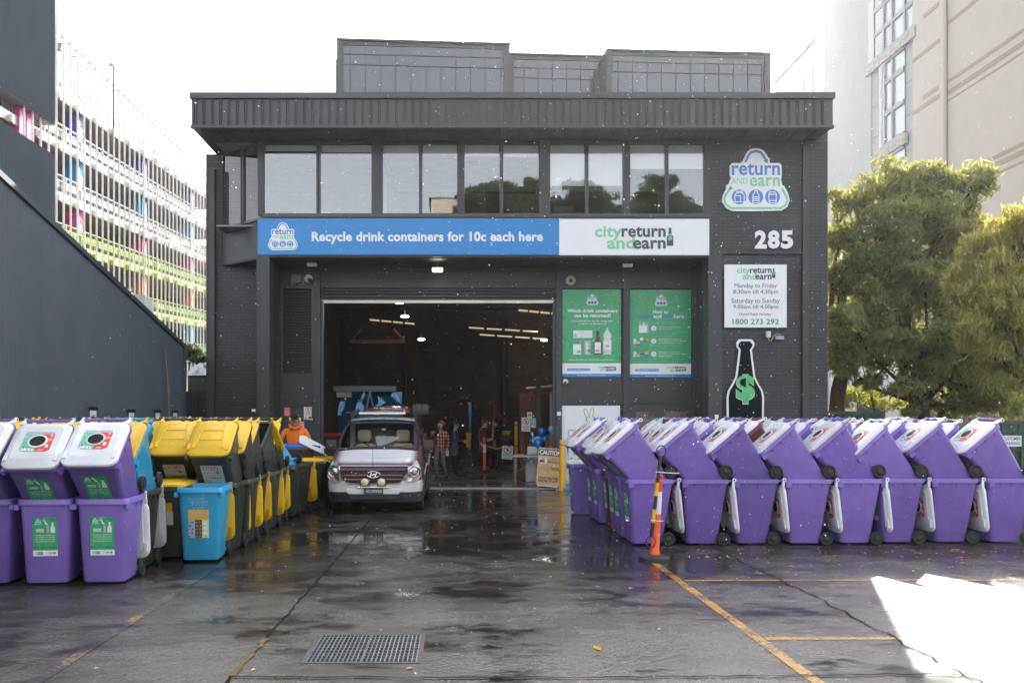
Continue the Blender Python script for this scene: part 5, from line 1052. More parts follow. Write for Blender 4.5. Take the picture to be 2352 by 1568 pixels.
def J0(**kw):
    j = dict(pelvis=(0, 0, .95), waist=(0, 0, 1.10), chest=(0, .0, 1.30), neckb=(0, .0, 1.44), neck=(0, -.005, 1.52), head=(0, -.02, 1.60), crown=(0, -.015, 1.70), shL=(.19, 0, 1.41), elL=(.25, .02, 1.14), wrL=(.24, -.06, .90), shR=(-.19, 0, 1.41), elR=(-.25, .02, 1.14), wrR=(-.24, -.06, .90),
             hipL=(.095, 0, .88), knL=(.105, -.02, .49), anL=(.11, .02, .09), toL=(.12, -.13, .035), hipR=(-.095, 0, .88), knR=(-.105, -.02, .49), anR=(-.11, .02, .09), toR=(-.12, -.13, .035)); j.update(kw); return j
def hair_cap(r, P, m_, name='hair', low=.0, back=.0, s=1.0):
    b = MB(); rg = []
    for k, (z, rx, ry) in enumerate(((low, .088, .105), (.05, .092, .112), (.09, .082, .098), (.115, .055, .065), (.124, .01, .012))):
        rg.append([tuple(P(rx * s * math.cos(t), -.012 + ry * s * math.sin(t) * (.88 if math.sin(t) > 0 else 1.0) - (.01 if z < .06 else 0), z + (.028 if math.sin(t) > .3 and z < .06 else 0) - (back if math.sin(t) < 0 and k == 0 else 0))) for t in [2 * math.pi * i / 16 for i in range(16)]])
    b.loft(rg, m_); return b.build(name, r)
# worker in the orange hoodie, looking down at the lid in his hands
def ex_worker(r, P, H):
    hair_cap(r, P, BLKC, 'cap', .02, 0, 1.04)
    b = MB(); b.loft([[tuple(P(.078 * math.cos(t), .07 + .0 + .085 * math.sin(t) * 1.0, .045 - .02 * math.sin(t) + dz)) for t in [math.pi * i / 10 for i in range(11)]] for dz in (0, .012)], BLKC, smooth=False, close=True); b.build('cap_peak', r)
    EM = mat('lime ear muff', (.62, .75, .10), .4)
    for s in (-1, 1): b = MB(); b.ball(P(s * .105, -.01, .01), (.032, .045, .055), EM); b.build('ear_muff', r)
    b = MB(); b.path([P(.105 * math.cos(t), -.02, .02 + .125 * math.sin(t)) for t in [math.pi * k / 12 for k in range(13)]], .010, BLACKP, 6); b.build('headband', r)
    b = MB(); b.path([P(-.10, .02, -.15), P(-.115, -.06, -.12), P(0, -.13, -.09), P(.115, -.06, -.12), P(.10, .02, -.15)], [.035, .045, .05, .045, .035], HIVIS, 8); b.path([P(-.10, .02, -.15), P(0, .07, -.19), P(.10, .02, -.15)], [.035, .03, .035], HIVIS, 8); b.build('hood', r)
person('person in orange hoodie, black cap and lime ear muffs handling a bin lid', (-3.72, 18.75, 0), R(8),
       J0(chest=(0, -.03, 1.30), neckb=(0, -.05, 1.44), neck=(0, -.075, 1.51), head=(0, -.12, 1.585), crown=(0, -.135, 1.68), face=(0, -1, -.55), elL=(.30, -.10, 1.17), wrL=(.20, -.36, 1.12), elR=(-.32, -.06, 1.15), wrR=(-.24, -.30, 1.02), bulk=1.12), dict(top=HIVIS, skin=SKIN1, leg=BLKC, shoe=BLKC, hand=GLOVE), ex_worker, 1.15)
LIDH = thing('bin_lid', 'loose white bin lid held slanting by the worker in orange', 'lid', (-3.20, 18.05, 1.33)); o = mesh_obj('lid_panel', LID['white'], LIDH); o.matrix_basis = Matrix.Rotation(R(12), 4, 'X') @ Matrix.Rotation(R(30), 4, 'Y') @ Matrix.Rotation(R(-80), 4, 'Z') @ Matrix.Scale(.82, 4) @ Matrix.Translation((0, 0, -1.02))
# man in plaid by the van
def ex_plaid(r, P, H):
    hair_cap(r, P, mat('red cap', (.32, .03, .03), .8), 'cap', .03, 0, 1.05); b = MB(); b.loft([[tuple(P(.07 * math.cos(t), .06 + .09 * math.sin(t), .06 + dz)) for t in [math.pi * i / 10 for i in range(11)]] for dz in (0, .012)], BLKC, smooth=False); b.build('cap_peak', r)
    b = MB(); b.ball(P(0, .05, -.075), (.062, .055, .05), mat('grey beard', (.12, .11, .10), .8), 10, 6); b.build('beard', r)
    b = MB(); b.path([P(-.05, .07, -.16), P(0, .09, -.26), P(0, .10, -.36)], [.04, .05, .03], BLKC, 8); b.build('undershirt', r)
person('person in orange and black plaid shirt and red cap smiling beside the van', (-.58, 24.9, .03), R(-18), J0(elR=(-.27, -.08, 1.20), wrR=(-.16, -.28, 1.36), head=(.02, -.03, 1.60), crown=(.05, -.03, 1.70), face=(-.35, -1, .12), knR=(-.10, -.10, .50), anR=(-.10, .05, .10), anL=(.16, .16, .10), toL=(.20, .02, .04), bulk=1.12), dict(top=PLAIDO, skin=SKIN1, leg=KHAKI, shoe=BLKC), ex_plaid, 1.02)
CARD = thing('paper_envelope', 'small cream paper envelope hanging from the hand of the person in plaid', 'envelope', (-.36, 24.80, .86)); b = MB(); b.box(-.04, .04, -.003, .003, -.10, .06, CREAMS); b.build('paper', CARD)
def ex_grey(r, P, H):
    hair_cap(r, P, HAIRD, 'hair', -.04, .06, 1.1); b = MB(); b.loft([rring(-.22, .22, -.13, .14, .09, .66), rring(-.20, .20, -.13, .13, .09, .95), rring(-.17, .17, -.11, .12, .08, 1.1)], NAVYC); b.build('jacket_hem', r)
person('person in long grey blue jacket turned sideways between the van and post', (-.14, 26.8, .03), R(80), J0(elL=(.27, -.05, 1.14), wrL=(.14, -.30, 1.12), elR=(-.27, -.05, 1.14), wrR=(-.12, -.30, 1.10), face=(0, -1, -.25)), dict(top=NAVYC, skin=SKIN1, leg=BLKC, shoe=BLKC), ex_grey, 1.0)
def coat(mm, z0, w=.21):
    def fn(r, b): b.loft([rring(-w - .03, w + .03, -.15, .15, .1, z0), rring(-w, w, -.14, .14, .1, .95), rring(-.17, .17, -.12, .12, .08, 1.12)], mm)
    return fn
def ex_brown(r, P, H):
    hair_cap(r, P, HAIRB, 'hair', -.05, .05, 1.1); b = MB(); coat(BRNC, .62)(r, b); b.build('coat_skirt', r); b = MB(); b.box(-.06, .06, -.165, -.12, .95, 1.36, BLKC); b.build('shirt_front', r)
person('person in open brown coat with short brown hair talking to the one in black', (.93, 30.3, .03), R(38), J0(face=(.3, -1, 0), elR=(-.30, -.03, 1.15), wrR=(-.32, -.20, .92), elL=(.27, .03, 1.15)), dict(top=BRNC, skin=SKIN2, leg=BLKC, shoe=KHAKI), ex_brown, 1.04)
def ex_black(r, P, H):
    hair_cap(r, P, HAIRD, 'hair', -.05, .05, 1.12); b = MB(); coat(BLKC, .55, .22)(r, b); b.build('coat_skirt', r)
    b = MB(); b.path([P(-.09, -.03, -.13), P(-.06, .09, -.17), (.03, -.17, 1.28), (.10, -.19, 1.05), (.12, -.20, .80)], [.05, .055, .05, .05, .05], PLAIDR, 8); b.path([P(.09, -.03, -.13), P(0, .10, -.16), P(-.09, -.03, -.13), P(0, -.10, -.12), P(.09, -.03, -.13)], .045, PLAIDR, 8); b.build('scarf', r)
person('person in long black coat with pink plaid scarf facing the one in brown', (1.30, 29.9, .03), R(-42), J0(face=(-.4, -1, 0), elL=(.28, -.03, 1.14), wrL=(.10, -.27, 1.05), elR=(-.28, -.05, 1.14), wrR=(-.10, -.27, 1.04)), dict(top=BLKC, skin=SKIN2, leg=BLKC, shoe=BLKC), ex_black, 1.05)
# ---------------------------------------------------------------- props in front of and inside the door
BASEK = mat('black rubber base', (.018, .02, .022), .55, dirt=.2)
def tpost(label, X, Y, h, z=0, lean=0, group='orange traffic posts'):
    r = thing('traffic_post', label, 'traffic post', (X, Y, z), 0, group)
    b = MB(); b.lathe([(.02, 0), (.215, 0), (.215, .035), (.19, .06), (.06, .07), (.02, .07)], BASEK, n=8); b.build('base', r)
    L = Matrix.Rotation(lean, 4, 'Y')
    b = MB(); b.lathe([(.068, .065), (.072, .10), (.058, .13), (.048, h - .14), (.054, h - .11), (.054, h - .07), (.03, h - .055), (.02, h - .05)], ORANGE, n=18, M=L); b.build('post', r)
    b = MB(); b.path([(.045 * math.cos(t), 0, h - .035 + .04 * math.sin(t)) for t in [-.6 + (math.pi + 1.2) * k / 10 for k in range(11)]], .018, ORANGE, 8, M=L); b.build('loop_handle', r)
    b = MB(); b.lathe([(.0535, h - .52), (.0555, h - .52), (.0525, h - .22), (.050, h - .22)], WHITE, n=18, M=L); b.build('reflective_band', r); return r
P1 = tpost('orange traffic post on the yellow line with a striped pole tied to it', gx(1503, 11.2), 11.2, 1.14, 0, R(3.2))
sp_ = thing('striped_pole', 'yellow and black striped plastic pole with loop ends tied to the orange post', 'barrier pole', (gx(1494, 11.05), 11.05, .22), 0); sp_.rotation_euler = (0, R(6.5), 0)
b = MB()
for k in range(5): b.tube((0, 0, .12 + k * .18), (0, 0, .12 + (k + 1) * .18), .024, BLACKP if k % 2 == 0 else YPAINT, n=12)
b.tube((0, 0, 1.02), (0, 0, 1.20), .026, BLACKP); b.build('pole', sp_)
for z in (.04, 1.26):
    b = MB(); b.path([(.062 * math.cos(t), 0, z + .075 * math.sin(t)) for t in [2 * math.pi * k / 20 for k in range(21)]], .008, BLACKP, 6, False); b.build('end_loop', sp_)
b = MB(); b.path([(-.05, -.035, .98), (.1, -.07, .985), (.30, .1, .99)], .006, WHITE, 5); b.path([(-.04, -.03, .33), (.06, -.09, .34), (.12, -.06, .345)], .006, WHITE, 5); b.build('cable_tie', sp_)
tpost('orange traffic post with white band just inside the hall, before the two talking people', gx(1113, 28.6), 28.6, 1.18, .03)
tpost('orange traffic post behind the folding table beside the rust red wall', gx(1202, 29), 29, 1.18, .03)
PR = mat('prohibition red', (.50, .02, .02), .4)
def noentry(m, w, h):
    m.stroke(arc(0, h * .2, w * .34, 0, 350, 22), w * .07, -.0075, PR, True); m.disc(0, h * .33, w * .05, -.006, INK, .002, 10); m.poly([(-w * .07, h * .28), (w * .07, h * .28), (w * .05, h * .13), (-w * .05, h * .13)], -.006, INK, .002); m.stroke([(-w * .02, h * .14), (-w * .07, h * .04)], w * .05, -.006, INK); m.stroke([(w * .02, h * .14), (w * .08, h * .05)], w * .05, -.006, INK); m.stroke([(-w * .05, h * .27), (-w * .12, h * .17)], w * .04, -.006, INK); m.stroke([(w * .05, h * .27), (w * .13, h * .19)], w * .04, -.006, INK)
    m.stroke([(-w * .24, h * .38), (w * .24, h * .02)], w * .06, -.0085, PR)
NE = (('NO ENTRY', .14, .86, .63, .73, INK, .02), ('AUTHORISED', .24, .76, .77, .83, INK, 0), ('PERSONS ONLY', .2, .8, .86, .92, INK, 0))
notice('no_entry_sign', 'white no entry sign hung askew on a chain between the orange posts', 1153, 1178, 1023.5, 1054, 28.7, WHITE, NE, noentry, R(4))
b = MB(); b.path([at(1116, 1024, 28.6), at(1140, 1030, 28.65), at(1156, 1026, 28.72)], .02, YPAINT, 5); b.path([at(1176, 1025, 28.72), at(1190, 1022, 28.8), at(1201, 1012, 29)], .014, BLACKP, 5); b.build('barrier_chain', None, 'yellow and black barrier chain between the orange posts holding the no entry sign', 'chain')
notice('no_entry_sign', 'straight white no entry sign with walking figure on the rust red wall', 1198, 1218, 958, 990.5, 26.2, WHITE, NE, noentry)
def bluedisc(m, w, h): m.disc(0, h * .0, w * .36, -.006, SBLUE, .002, 20); m.rect(-w * .2, w * .2, h * .02, h * .1, -.009, WHITE, .002); m.rect(-w * .2, w * .2, -h * .14, -h * .06, -.009, WHITE, .002)
notice('mandatory_sign', 'white sign with a blue disc above the no entry sign', 1211, 1222, 946, 960, 26.25, WHITE, (), bluedisc)
def greenblk(m, w, h):
    for k in range(4):
        for j in (-1, 1): m.rect(j * w * .22 - w * .17, j * w * .22 + w * .17, h * (.30 - k * .2), h * (.42 - k * .2), -.006, SGREEN if k % 2 == 0 else PGREY, .002)
notice('first_aid_notice', 'small white notice with green blocks beside the no entry sign', 1219, 1231, 960, 982, 26.25, WHITE, (), greenblk)
# rust red partition with a grey door frame
RUST = mat('rust red boards', (.13, .042, .022), .7, var=.3, vs=5)
r = thing('partition', 'rust red timber partition inside the door opening on its far side', 'partition', (gx(1230, 26.4), 26.4, .03))
b = MB(); xa, xb = gx(1194, 26.4) - r.location.x, gx(1231, 26.4) - r.location.x; zt = gz(900, 26.4)
n = 7
for k in range(n): a = xa + (xb - xa) * k / n; b.box(a + .005, a + (xb - xa) / n - .005, 0, .05 + .02 * (k % 2), 0, zt - .03, RUST)
b.box(xa, xb, -.04, .0, zt - .2, zt - .05, RUST); b.build('boards', r)
b = MB(); b.box(xb, xb + .16, -.08, .12, 0, zt + .15, IST); b.box(xb + .45, xb + .52, -.05, .1, 0, zt, FLH); b.beam((xb + .16, 0, zt - .05), (xb + .6, 0, zt + .02), .1, .14, RUST); b.build('post', r)
b = MB(); b.beam((xb - .3, .05, zt + .10), (gx(1280, 26.4) - r.location.x + .5, .05, zt + .22), .05, .05, STEEL); b.build('pipe', r)
r = thing('roll_cage', 'dark roll cage stacked with shadowy boxes behind the partition', 'roll cage', (gx(1262, 28), 28, .03)); b = MB()
for x in (-.5, .5):
    for y in (0, .8): b.box(x - .02, x + .02, y - .02, y + .02, .1, 2.0, IST)
for z in (.2, .8, 1.4, 1.95): b.box(-.5, .5, -.01, .01, z, z + .03, IST)
b.build('frame', r); b = MB(); b.box(-.45, .45, .1, .75, .15, .9, BLACKP); b.box(-.4, .3, .1, .7, .9, 1.4, mat('dark box', (.04, .035, .03), .8)); b.build('load', r)
# folding table with refreshments
TBL = mat('folding table top', (.55, .55, .53), .5)
r = thing('folding_table', 'white folding table with thin metal legs beside the caution board', 'table', (gx(1208, 24.3), 24.3, .03)); b = MB(); b.box(-.42, .60, -.36, .36, .735, .775, TBL); b.build('tabletop', r, bevel=.01)
for x, y in ((-.33, -.30), (-.33, .30), (.5, -.30), (.5, .30)): b = MB(); b.tube((x, y, 0), (x, y, .735), .014, FLH); b.build('leg', r)
b = MB(); b.path([(-.33, -.3, .3), (-.1, -.2, .42), (.2, 0, .72)], .010, FLH, 5); b.path([(.5, -.3, .3), (.3, -.2, .42), (.1, 0, .72)], .010, FLH, 5); b.build('brace', r)
tx, ty, tz = r.location.x, 24.3, .805
r = thing('snack_plate', 'pale plate of yellow and blue wrapped snacks on the folding table', 'plate', (tx - .18, ty - .05, tz)); b = MB(); b.lathe([(.02, 0), (.10, 0), (.16, .02), (.15, .022), (.10, .01), (.02, .01)], WHITE); b.build('dish', r); b = MB(); rnd = random.Random(2)
for k in range(14): b.ball((rnd.uniform(-.1, .1), rnd.uniform(-.1, .1), .022), (.03, .02, .014), (YPAINT, PORG, CREAMS)[k % 3], 6, 4)
b.build('snacks', r)
b = MB()
for k in range(9): b.beam((tx + rnd.uniform(.05, .3), ty + rnd.uniform(-.3, -.1), tz + .005 * k - .02), (tx + rnd.uniform(.05, .3), ty + rnd.uniform(-.3, -.1), tz + .008 + .003 * k - .02), .03, .008, SBLUE)
b.build('blue_cutlery', None, 'small heap of blue wrapped cutlery on the folding table', 'cutlery')
WATER = glass_mat('clear bottle plastic', .10, (.72, .82, .88)); BLUEW = glass_mat('blue water bottle plastic', .10, (.30, .55, .80))
r = thing('water_dispenser', 'blue water cooler bottle upside down on a white stand behind the table', 'water dispenser', (gx(1224, 25.2), 25.2, .03)); b = MB(); b.box(-.17, .17, -.16, .16, 0, 1.0, WHITE); b.box(-.12, .12, -.18, -.16, .62, .80, PGREY); b.build('stand', r, bevel=.015); b = MB(); b.lathe([(.05, 1.0), (.07, 1.04), (.14, 1.10), (.15, 1.2), (.14, 1.23), (.15, 1.26), (.15, 1.40), (.13, 1.44), (.02, 1.45)], BLUEW, n=18); b.build('bottle', r)
for k, dx in enumerate((.38, .46, .54)):
    r = thing('water_bottle', ('small clear water bottle at the open end of the table row', 'middle one of three small clear water bottles', 'small clear water bottle half hidden by the caution board')[k], 'bottle', (tx + dx - .06, ty - .2, tz - .03), 0, 'water bottles on the folding table'); b = MB(); b.lathe([(.02, 0), (.03, .005), (.031, .06), (.028, .08), (.031, .10), (.031, .15), (.014, .19), (.012, .20)], WATER, n=12); b.build('bottle_body', r); b = MB(); b.lathe([(.012, .20), (.014, .20), (.014, .222), (.001, .222)], PR if k == 1 else BLACKP, n=10); b.build('cap', r); b = MB(); b.lathe([(.0316, .07), (.0318, .07), (.0318, .13), (.0316, .13)], PSKY, n=12); b.build('wrapper', r)
r = thing('wheeled_box', 'grey tall tub standing under the folding table', 'tub', (gx(1220, 24.6), 24.6, .03)); b = MB(); b.loft([rring(-.16, .16, -.2, .2, .04, 0), rring(-.19, .19, -.23, .23, .05, .6), rring(-.21, .21, -.25, .25, .05, .6), rring(-.21, .21, -.25, .25, .05, .64)], PGREY); b.build('tub_body', r)
# balloons
BAL1 = mat('balloon blue', (.01, .16, .62), .18, var=.03, coat=.6); BAL2 = mat('balloon light blue', (.20, .52, .80), .2, var=.03, coat=.6); BAL3 = mat('balloon pale blue', (.05, .32, .72), .2, var=.03, coat=.6)
for u, v, rr_, mt, Y, lb in ((1245.5, 991, .125, BAL1, 24.0, 'glossy dark blue balloon at the top of the cluster'), (1252, 1006, .10, BAL3, 24.15, 'mid blue balloon squeezed between the dark blue ones'), (1237.5, 1018, .15, BAL1, 23.7, 'glossy dark blue balloon at the bottom of the cluster, largest'), (1235, 1012, .14, BAL2, 23.95, 'light blue balloon tucked behind the largest dark blue one'), (1269, 986, .13, BAL2, 24.3, 'light blue balloon above the timber crate')):
    p = at(u, v, Y); r = thing('balloon', lb, 'balloon', p, 0, 'blue balloons beside the door'); b = MB(); b.lathe([(.002, -1.12 * rr_), (.3 * rr_, -.95 * rr_), (.72 * rr_, -.6 * rr_), (.97 * rr_, -.05 * rr_), (.93 * rr_, .4 * rr_), (.65 * rr_, .78 * rr_), (.3 * rr_, .97 * rr_), (.002, 1.01 * rr_)], mt, n=20); b.build('balloon_skin', r); b = MB(); b.lathe([(.02, -.05), (.004, -.01), (.012, -.03)], mt, (0, 0, -1.08 * rr_ + .02), n=8); b.path([(0, 0, -1.1 * rr_), (.02, .02, -1.9 * rr_), (-.01, .03, -2.6 * rr_)], .003, WHITE, 4); b.build('knot', r)
r = thing('timber_crate', 'slatted timber crate stood on end behind the balloons', 'crate', (gx(1267, 24.6), 24.6, gz(1060, 24.6))); CRW = mat('crate timber', (.42, .20, .08), .7, var=.25, vs=7); b = MB()
for k in range(5): b.box(-.16, .16, -.12, -.10, .18 + k * .125, .28 + k * .125, CRW); b.box(-.16, .16, .10, .12, .18 + k * .125, .28 + k * .125, CRW)
for x in (-.15, .15): b.box(x - .015, x + .015, -.098, .098, .1, .8, CRW)
b.build('slats', r); b = MB(); b.box(-.17, .17, -.12, .12, -.55, .1, mat('crate stand', (.10, .06, .04), .8)); b.build('stand', r)
# caution A-board
BUFF = mat('weathered buff board', (.55, .37, .17), .7, var=.2, vs=5, dirt=.35); PINK = mat('faded red lettering', (.62, .20, .17), .6, var=.3, vs=12)
r = thing('caution_board', 'weathered buff A-frame board reading CAUTION forklifts loud noise follow directions from staff', 'A-frame sign', (gx(1257, 22.15), 22.15, .012)); r.rotation_euler = (0, R(5), R(-6))
M = Matrix.Translation((0, 0, .09)) @ Matrix.Rotation(R(-9), 4, 'X'); w, h = .315, 1.0
b = MB(); b.rect(-w, w, 0, h, 0, BUFF, .018, M); b.build('board', r)
b = MB(); b.rect(-w + .02, w - .02, h - .21, h - .035, -.003, INK, .002, M); b.text('CAUTION', -w + .035, w - .035, h - .185, h - .06, -.006, WHITE, .03, M=M)
b.rect(-w + .02, -.06, .56, .74, -.003, PINK, .002, M); b.rect(-w + .03, -.07, .57, .73, -.005, CREAMS, .002, M); b.poly([(-.27, .61), (-.27, .66), (-.24, .67), (-.23, .71), (-.17, .71), (-.16, .66), (-.15, .61)], -.007, INK, .002, M); b.rect(-.232, -.185, .67, .70, -.009, CREAMS, .002, M); b.stroke([(-.14, .60), (-.14, .72)], .012, -.007, INK, M=M); b.stroke([(-.14, .60), (-.09, .60)], .010, -.007, INK, M=M)
for x in (-.25, -.17): b.disc(x, .60, .018, -.009, INK, .002, 12, M); b.disc(x, .60, .008, -.011, CREAMS, .002, 10, M)
b.text('FORKLIFTS', -.05, w - .02, .665, .735, -.004, PINK, .03, M=M); b.text('OPERATE IN THIS AREA', -.05, w - .02, .60, .645, -.004, INK, .01, M=M); b.text('LOUD', -w + .03, -.09, .40, .50, -.004, PINK, .03, M=M); b.text('NOISE', .06, w - .04, .40, .49, -.004, INK, .01, M=M)
b.stroke(arc(-.01, .435, .035, 0, 350, 14), .006, -.004, INK, True, M=M); b.stroke([(-.10, .40), (-.05, .43)], .006, -.004, INK, M=M); b.stroke(arc(0, .46, .05, 10, 170, 8), .006, -.004, INK, M=M)
b.text('FOLLOW DIRECTIONS', -w + .05, w - .06, .155, .225, -.004, INK, .03, M=M); b.text('FROM STAFF', -w + .05, w - .06, .075, .14, -.004, INK, .03, M=M); b.build('lettering', r)
for s in (-1, 1): b = MB(); b.beam((s * .26, .01, 0), (s * .26, .03, .14), .03, .02, FLH); b.beam((s * .26, .34, 0), (s * .25, -.02 + .2, 1.0), .03, .02, FLH); b.build('leg', r)
b = MB(); b.box(-.28, .28, .0, .02, .055, .085, WHITE); b.path([(-.05, .17, 1.06), (0, .17, 1.12), (.05, .17, 1.06)], .01, FLH, 6); b.build('rail', r)
# bollards
def bollard(label, X, Y, h, rad=.085):
    r = thing('bollard', label, 'bollard', (X, Y, .0), 0, 'yellow steel bollards'); b = MB(); b.lathe([(.02, 0), (rad * 2.1, 0), (rad * 2.1, .014), (.02, .014)], YPAINT, n=18); b.build('base_plate', r); b = MB(); b.lathe([(rad * .6, .014), (rad, .014), (rad, h - .02), (rad * .93, h), (.01, h + .012)], YPAINT, n=22); b.build('post', r); b = MB(); b.lathe([(rad, h - .15), (rad + .002, h - .15), (rad + .002, h - .10), (rad, h - .10)], CBDR, n=22); b.build('band', r)
bollard('yellow steel bollard with red band beside the caution board', gx(1292, 21.9), 21.9, 1.32)
bollard('yellow bollard deep inside the hall behind the hanging no entry sign', gx(1186, 30.5), 30.5, 1.75, .07)
# broom and dustpan
BLUEP = mat('blue broom plastic', (.02, .16, .42), .4); r = thing('lobby_broom', 'broom with metal handle and blue grip leaning beside the yellow bollard', 'broom', (gx(1310, 22.1), 22.1, 0)); b = MB(); b.tube((.02, 0, .1), (-.035, .25, 1.05), .016, STEEL); b.build('handle', r); b = MB(); b.tube((-.03, .23, .95), (-.042, .28, 1.18), .022, BLUEP); b.build('grip', r); b = MB(); b.box(-.1, .14, -.03, .04, .0, .11, BLUEP); b.build('broom_head', r)
r = thing('dustpan', 'blue lobby dustpan on the ground by the yellow bollard', 'dustpan', (gx(1309, 21.8), 21.8, 0)); b = MB(); b.loft([[(-.16, -.12, 0), (.16, -.12, 0), (.16, .12, .0), (-.16, .12, .0)], [(-.17, -.10, .02), (.17, -.10, .02), (.17, .13, .13), (-.17, .13, .13)], [(-.15, .06, .03), (.15, .06, .03), (.15, .11, .16), (-.15, .11, .16)]], BLUEP, smooth=False); b.build('pan', r); b = MB(); b.path([(-.14, .1, .1), (-.14, .1, .22), (.14, .1, .22), (.14, .1, .1)], .012, BLUEP, 6); b.build('handle', r)
# plant at the back of the hall
BST = mat('blue steel sheet', (.012, .095, .20), .16, metal=.5, var=.3, vs=2.5, coat=.5); GREY = mat('grey steel beam', (.20, .22, .23), .5)
Yh = 27.2; r = thing('sorting_hopper', 'big shiny blue steel hopper with grey top beam standing behind the van', 'hopper', (gx(835, Yh), Yh, .03)); x0, x1 = gx(775, Yh) - r.location.x, gx(925, Yh) - r.location.x; b = MB(); zt = gz(899, Yh) - .03; zm = gz(955, Yh)
rg = []; nx = 24
for j in range(9):
    t = j / 8; z = zm + (zt - zm) * t; ins = .30 * t ** 2.2
    rg.append([(x0 + ins * .7 + (x1 - x0 - ins * 1.5) * k / nx, .05 + .16 * t + .05 * math.sin(k * .55 + 2.2 * t) * math.sin(math.pi * t) + .03 * math.sin(k * .9 - 3 * t), z) for k in range(nx + 1)])
b.loft(rg, BST, False, False, True, False); b.box(x0, x1 - .05, .3, 2.2, .4, zt, BST); b.box(x0, x1, .05, 2.2, gz(1000, Yh), zm, BST); b.build('hood', r)
b = MB(); b.box(x0 - .12, gx(909, Yh) - r.location.x, -.1, .15, zt + .01, zt + .18, GREY); b.box(x0 - .03, x0 + .45, .0, .3, zt - .18, zt - .01, mat('pale hopper trim', (.45, .42, .36), .6)); b.beam(((x0 + x1) / 2 - .15, -.02, zm), ((x0 + x1) / 2 + .0, .0, zt), .05, .05, GREY); b.beam(((x0 + x1) / 2 + .15, -.02, zm), ((x0 + x1) / 2 + .0, .0, zt), .05, .05, GREY); b.build('top_beam', r)
b = MB(); b.box(-3.0 + .3, x1 + .1, -.25, .0, gz(1003, Yh), gz(996, Yh), RED); b.box(-2.6, x1, -.2, 0, .0, gz(1003, Yh), mat('dark green skip', (.025, .04, .035), .6)); b.build('base', r)
def rackbox(name, label, cat, u0, u1, v0, v1, Y, mt, deep=.8, group=None):
    r = thing(name, label, cat, (gx((u0 + u1) / 2, Y), Y, .03), 0, group); w = (u1 - u0) * Y / F; zt = gz(v0, Y); zb = max(.02, gz(v1, Y))
    b = MB(); b.loft([rring(-w / 2 * .9, w / 2 * .9, .05, deep - .05, .05, zb), rring(-w / 2, w / 2, 0, deep, .05, zt - .06), rring(-w / 2 - .02, w / 2 + .02, -.02, deep + .02, .05, zt - .06), rring(-w / 2 - .02, w / 2 + .02, -.02, deep + .02, .05, zt)], mt); b.build('container', r)
    f = MB()
    for x in (-w / 2 + .03, w / 2 - .03): f.box(x - .03, x + .03, -.03, .03, 0, zb + .05, IST)
    f.box(-w / 2, w / 2, -.03, .0, zb * .5, zb * .5 + .06, IST); f.build('stand', r)
rackbox('storage_tower', 'tall blue steel cabinet in the dim hall behind the talking people', 'cabinet', 1072, 1088, 925, 1040, 38, BST)
rackbox('tipping_tub', 'dark purple tub raised on a stand at the back of the hall', 'tub', 1089, 1105, 941, 968, 38, mat('dark purple tub', (.035, .025, .08), .5))
rackbox('tipping_tub', 'low blue tub on a dark stand left of the tall blue cabinet', 'tub', 1040, 1058, 970, 985, 37, mat('dull blue tub', (.02, .10, .18), .5))
rackbox('tipping_tub', 'grey blue tub right of the red mast at the back', 'tub', 1150, 1172, 980, 995, 36, mat('slate tub', (.05, .06, .09), .5))
rackbox('caged_pallet', 'dark caged pallet of scrap behind the person in plaid', 'pallet', 996, 1034, 948, 1000, 33, mat('dark scrap', (.035, .032, .03), .7, var=.5, vs=9))
rackbox('yellow_lidded_bin', 'bin with yellow lid standing upright in the dim hall', 'bin', 1071, 1083, 995, 1032, 33, YELLOW, .2)
for k, u in enumerate((1159, 1168)): rackbox('yellow_drum', ('yellow drum beside the talking people, nearer the door middle', 'yellow drum beside the talking people, nearer the partition')[k], 'drum', u - 4, u + 4, 991, 1003, 33, YPAINT, .3, 'yellow drums at the back')
r = thing('forklift_mast', 'dark red lifting mast at the back of the hall', 'forklift', (gx(1142, 39), 39, .03)); b = MB(); b.box(-.15, -.05, 0, .1, 0, gz(928, 39), RED); b.beam((-.05, .05, gz(948, 39)), (.5, .05, gz(972, 39)), .1, .16, RED); b.box(-.2, .6, 0, .5, .3, gz(985, 39), RED); b.build('mast', r); b = MB()
for x in (-.1, .5): b.lathe([(.05, -.1), (.3, -.1), (.3, .1), (.05, .1)], RUBBER, (x, .3, .3), 'x', 14)
b.build('wheel', r)
rackbox('pallet_bin', 'low black skip along the back wall behind the coat wearers', 'skip', 1100, 1180, 1008, 1038, 34, BLACKP, 1.2)
# ---------------------------------------------------------------- corrugated shed on the left
SX = -7.16; SHED = mat('blue grey corrugated steel', (.052, .070, .092), .42, var=.12, vs=.9, dirt=.30); FLASH = mat('shed flashing', (.16, .18, .20), .4, var=.1)
r = thing('corrugated_shed', 'blue grey corrugated steel shed with a sloping roofline on the left', 'shed', (SX, 17, 0))
def shed_top(y): return 3.76 + (21.5 - y) * .2233
b = MB(); ys = []; y = 4.0; p = .076
while y < 21.5: ys.append(y); y += p / 6
vs = []
for y in ys: dx = .013 * math.sin(2 * math.pi * y / p); vs += [(dx, y - 17, 0), (dx, y - 17, shed_top(y))]
b.add(vs, [(2 * i, 2 * i + 1, 2 * i + 3, 2 * i + 2) for i in range(len(ys) - 1)], SHED, True); b.build('corrugated_wall', r, sharp=0)
b = MB(); M0 = (-.02, 4 - 17, shed_top(4)); M1 = (-.02, 4.55, shed_top(21.55)); b.beam(M0, M1, .16, .10, SHED); b.build('barge_flashing', r)
b = MB(); b.box(-.03, .05, 4.42, 4.55, .0, 3.72, SHED); b.build('corner_flashing', r)
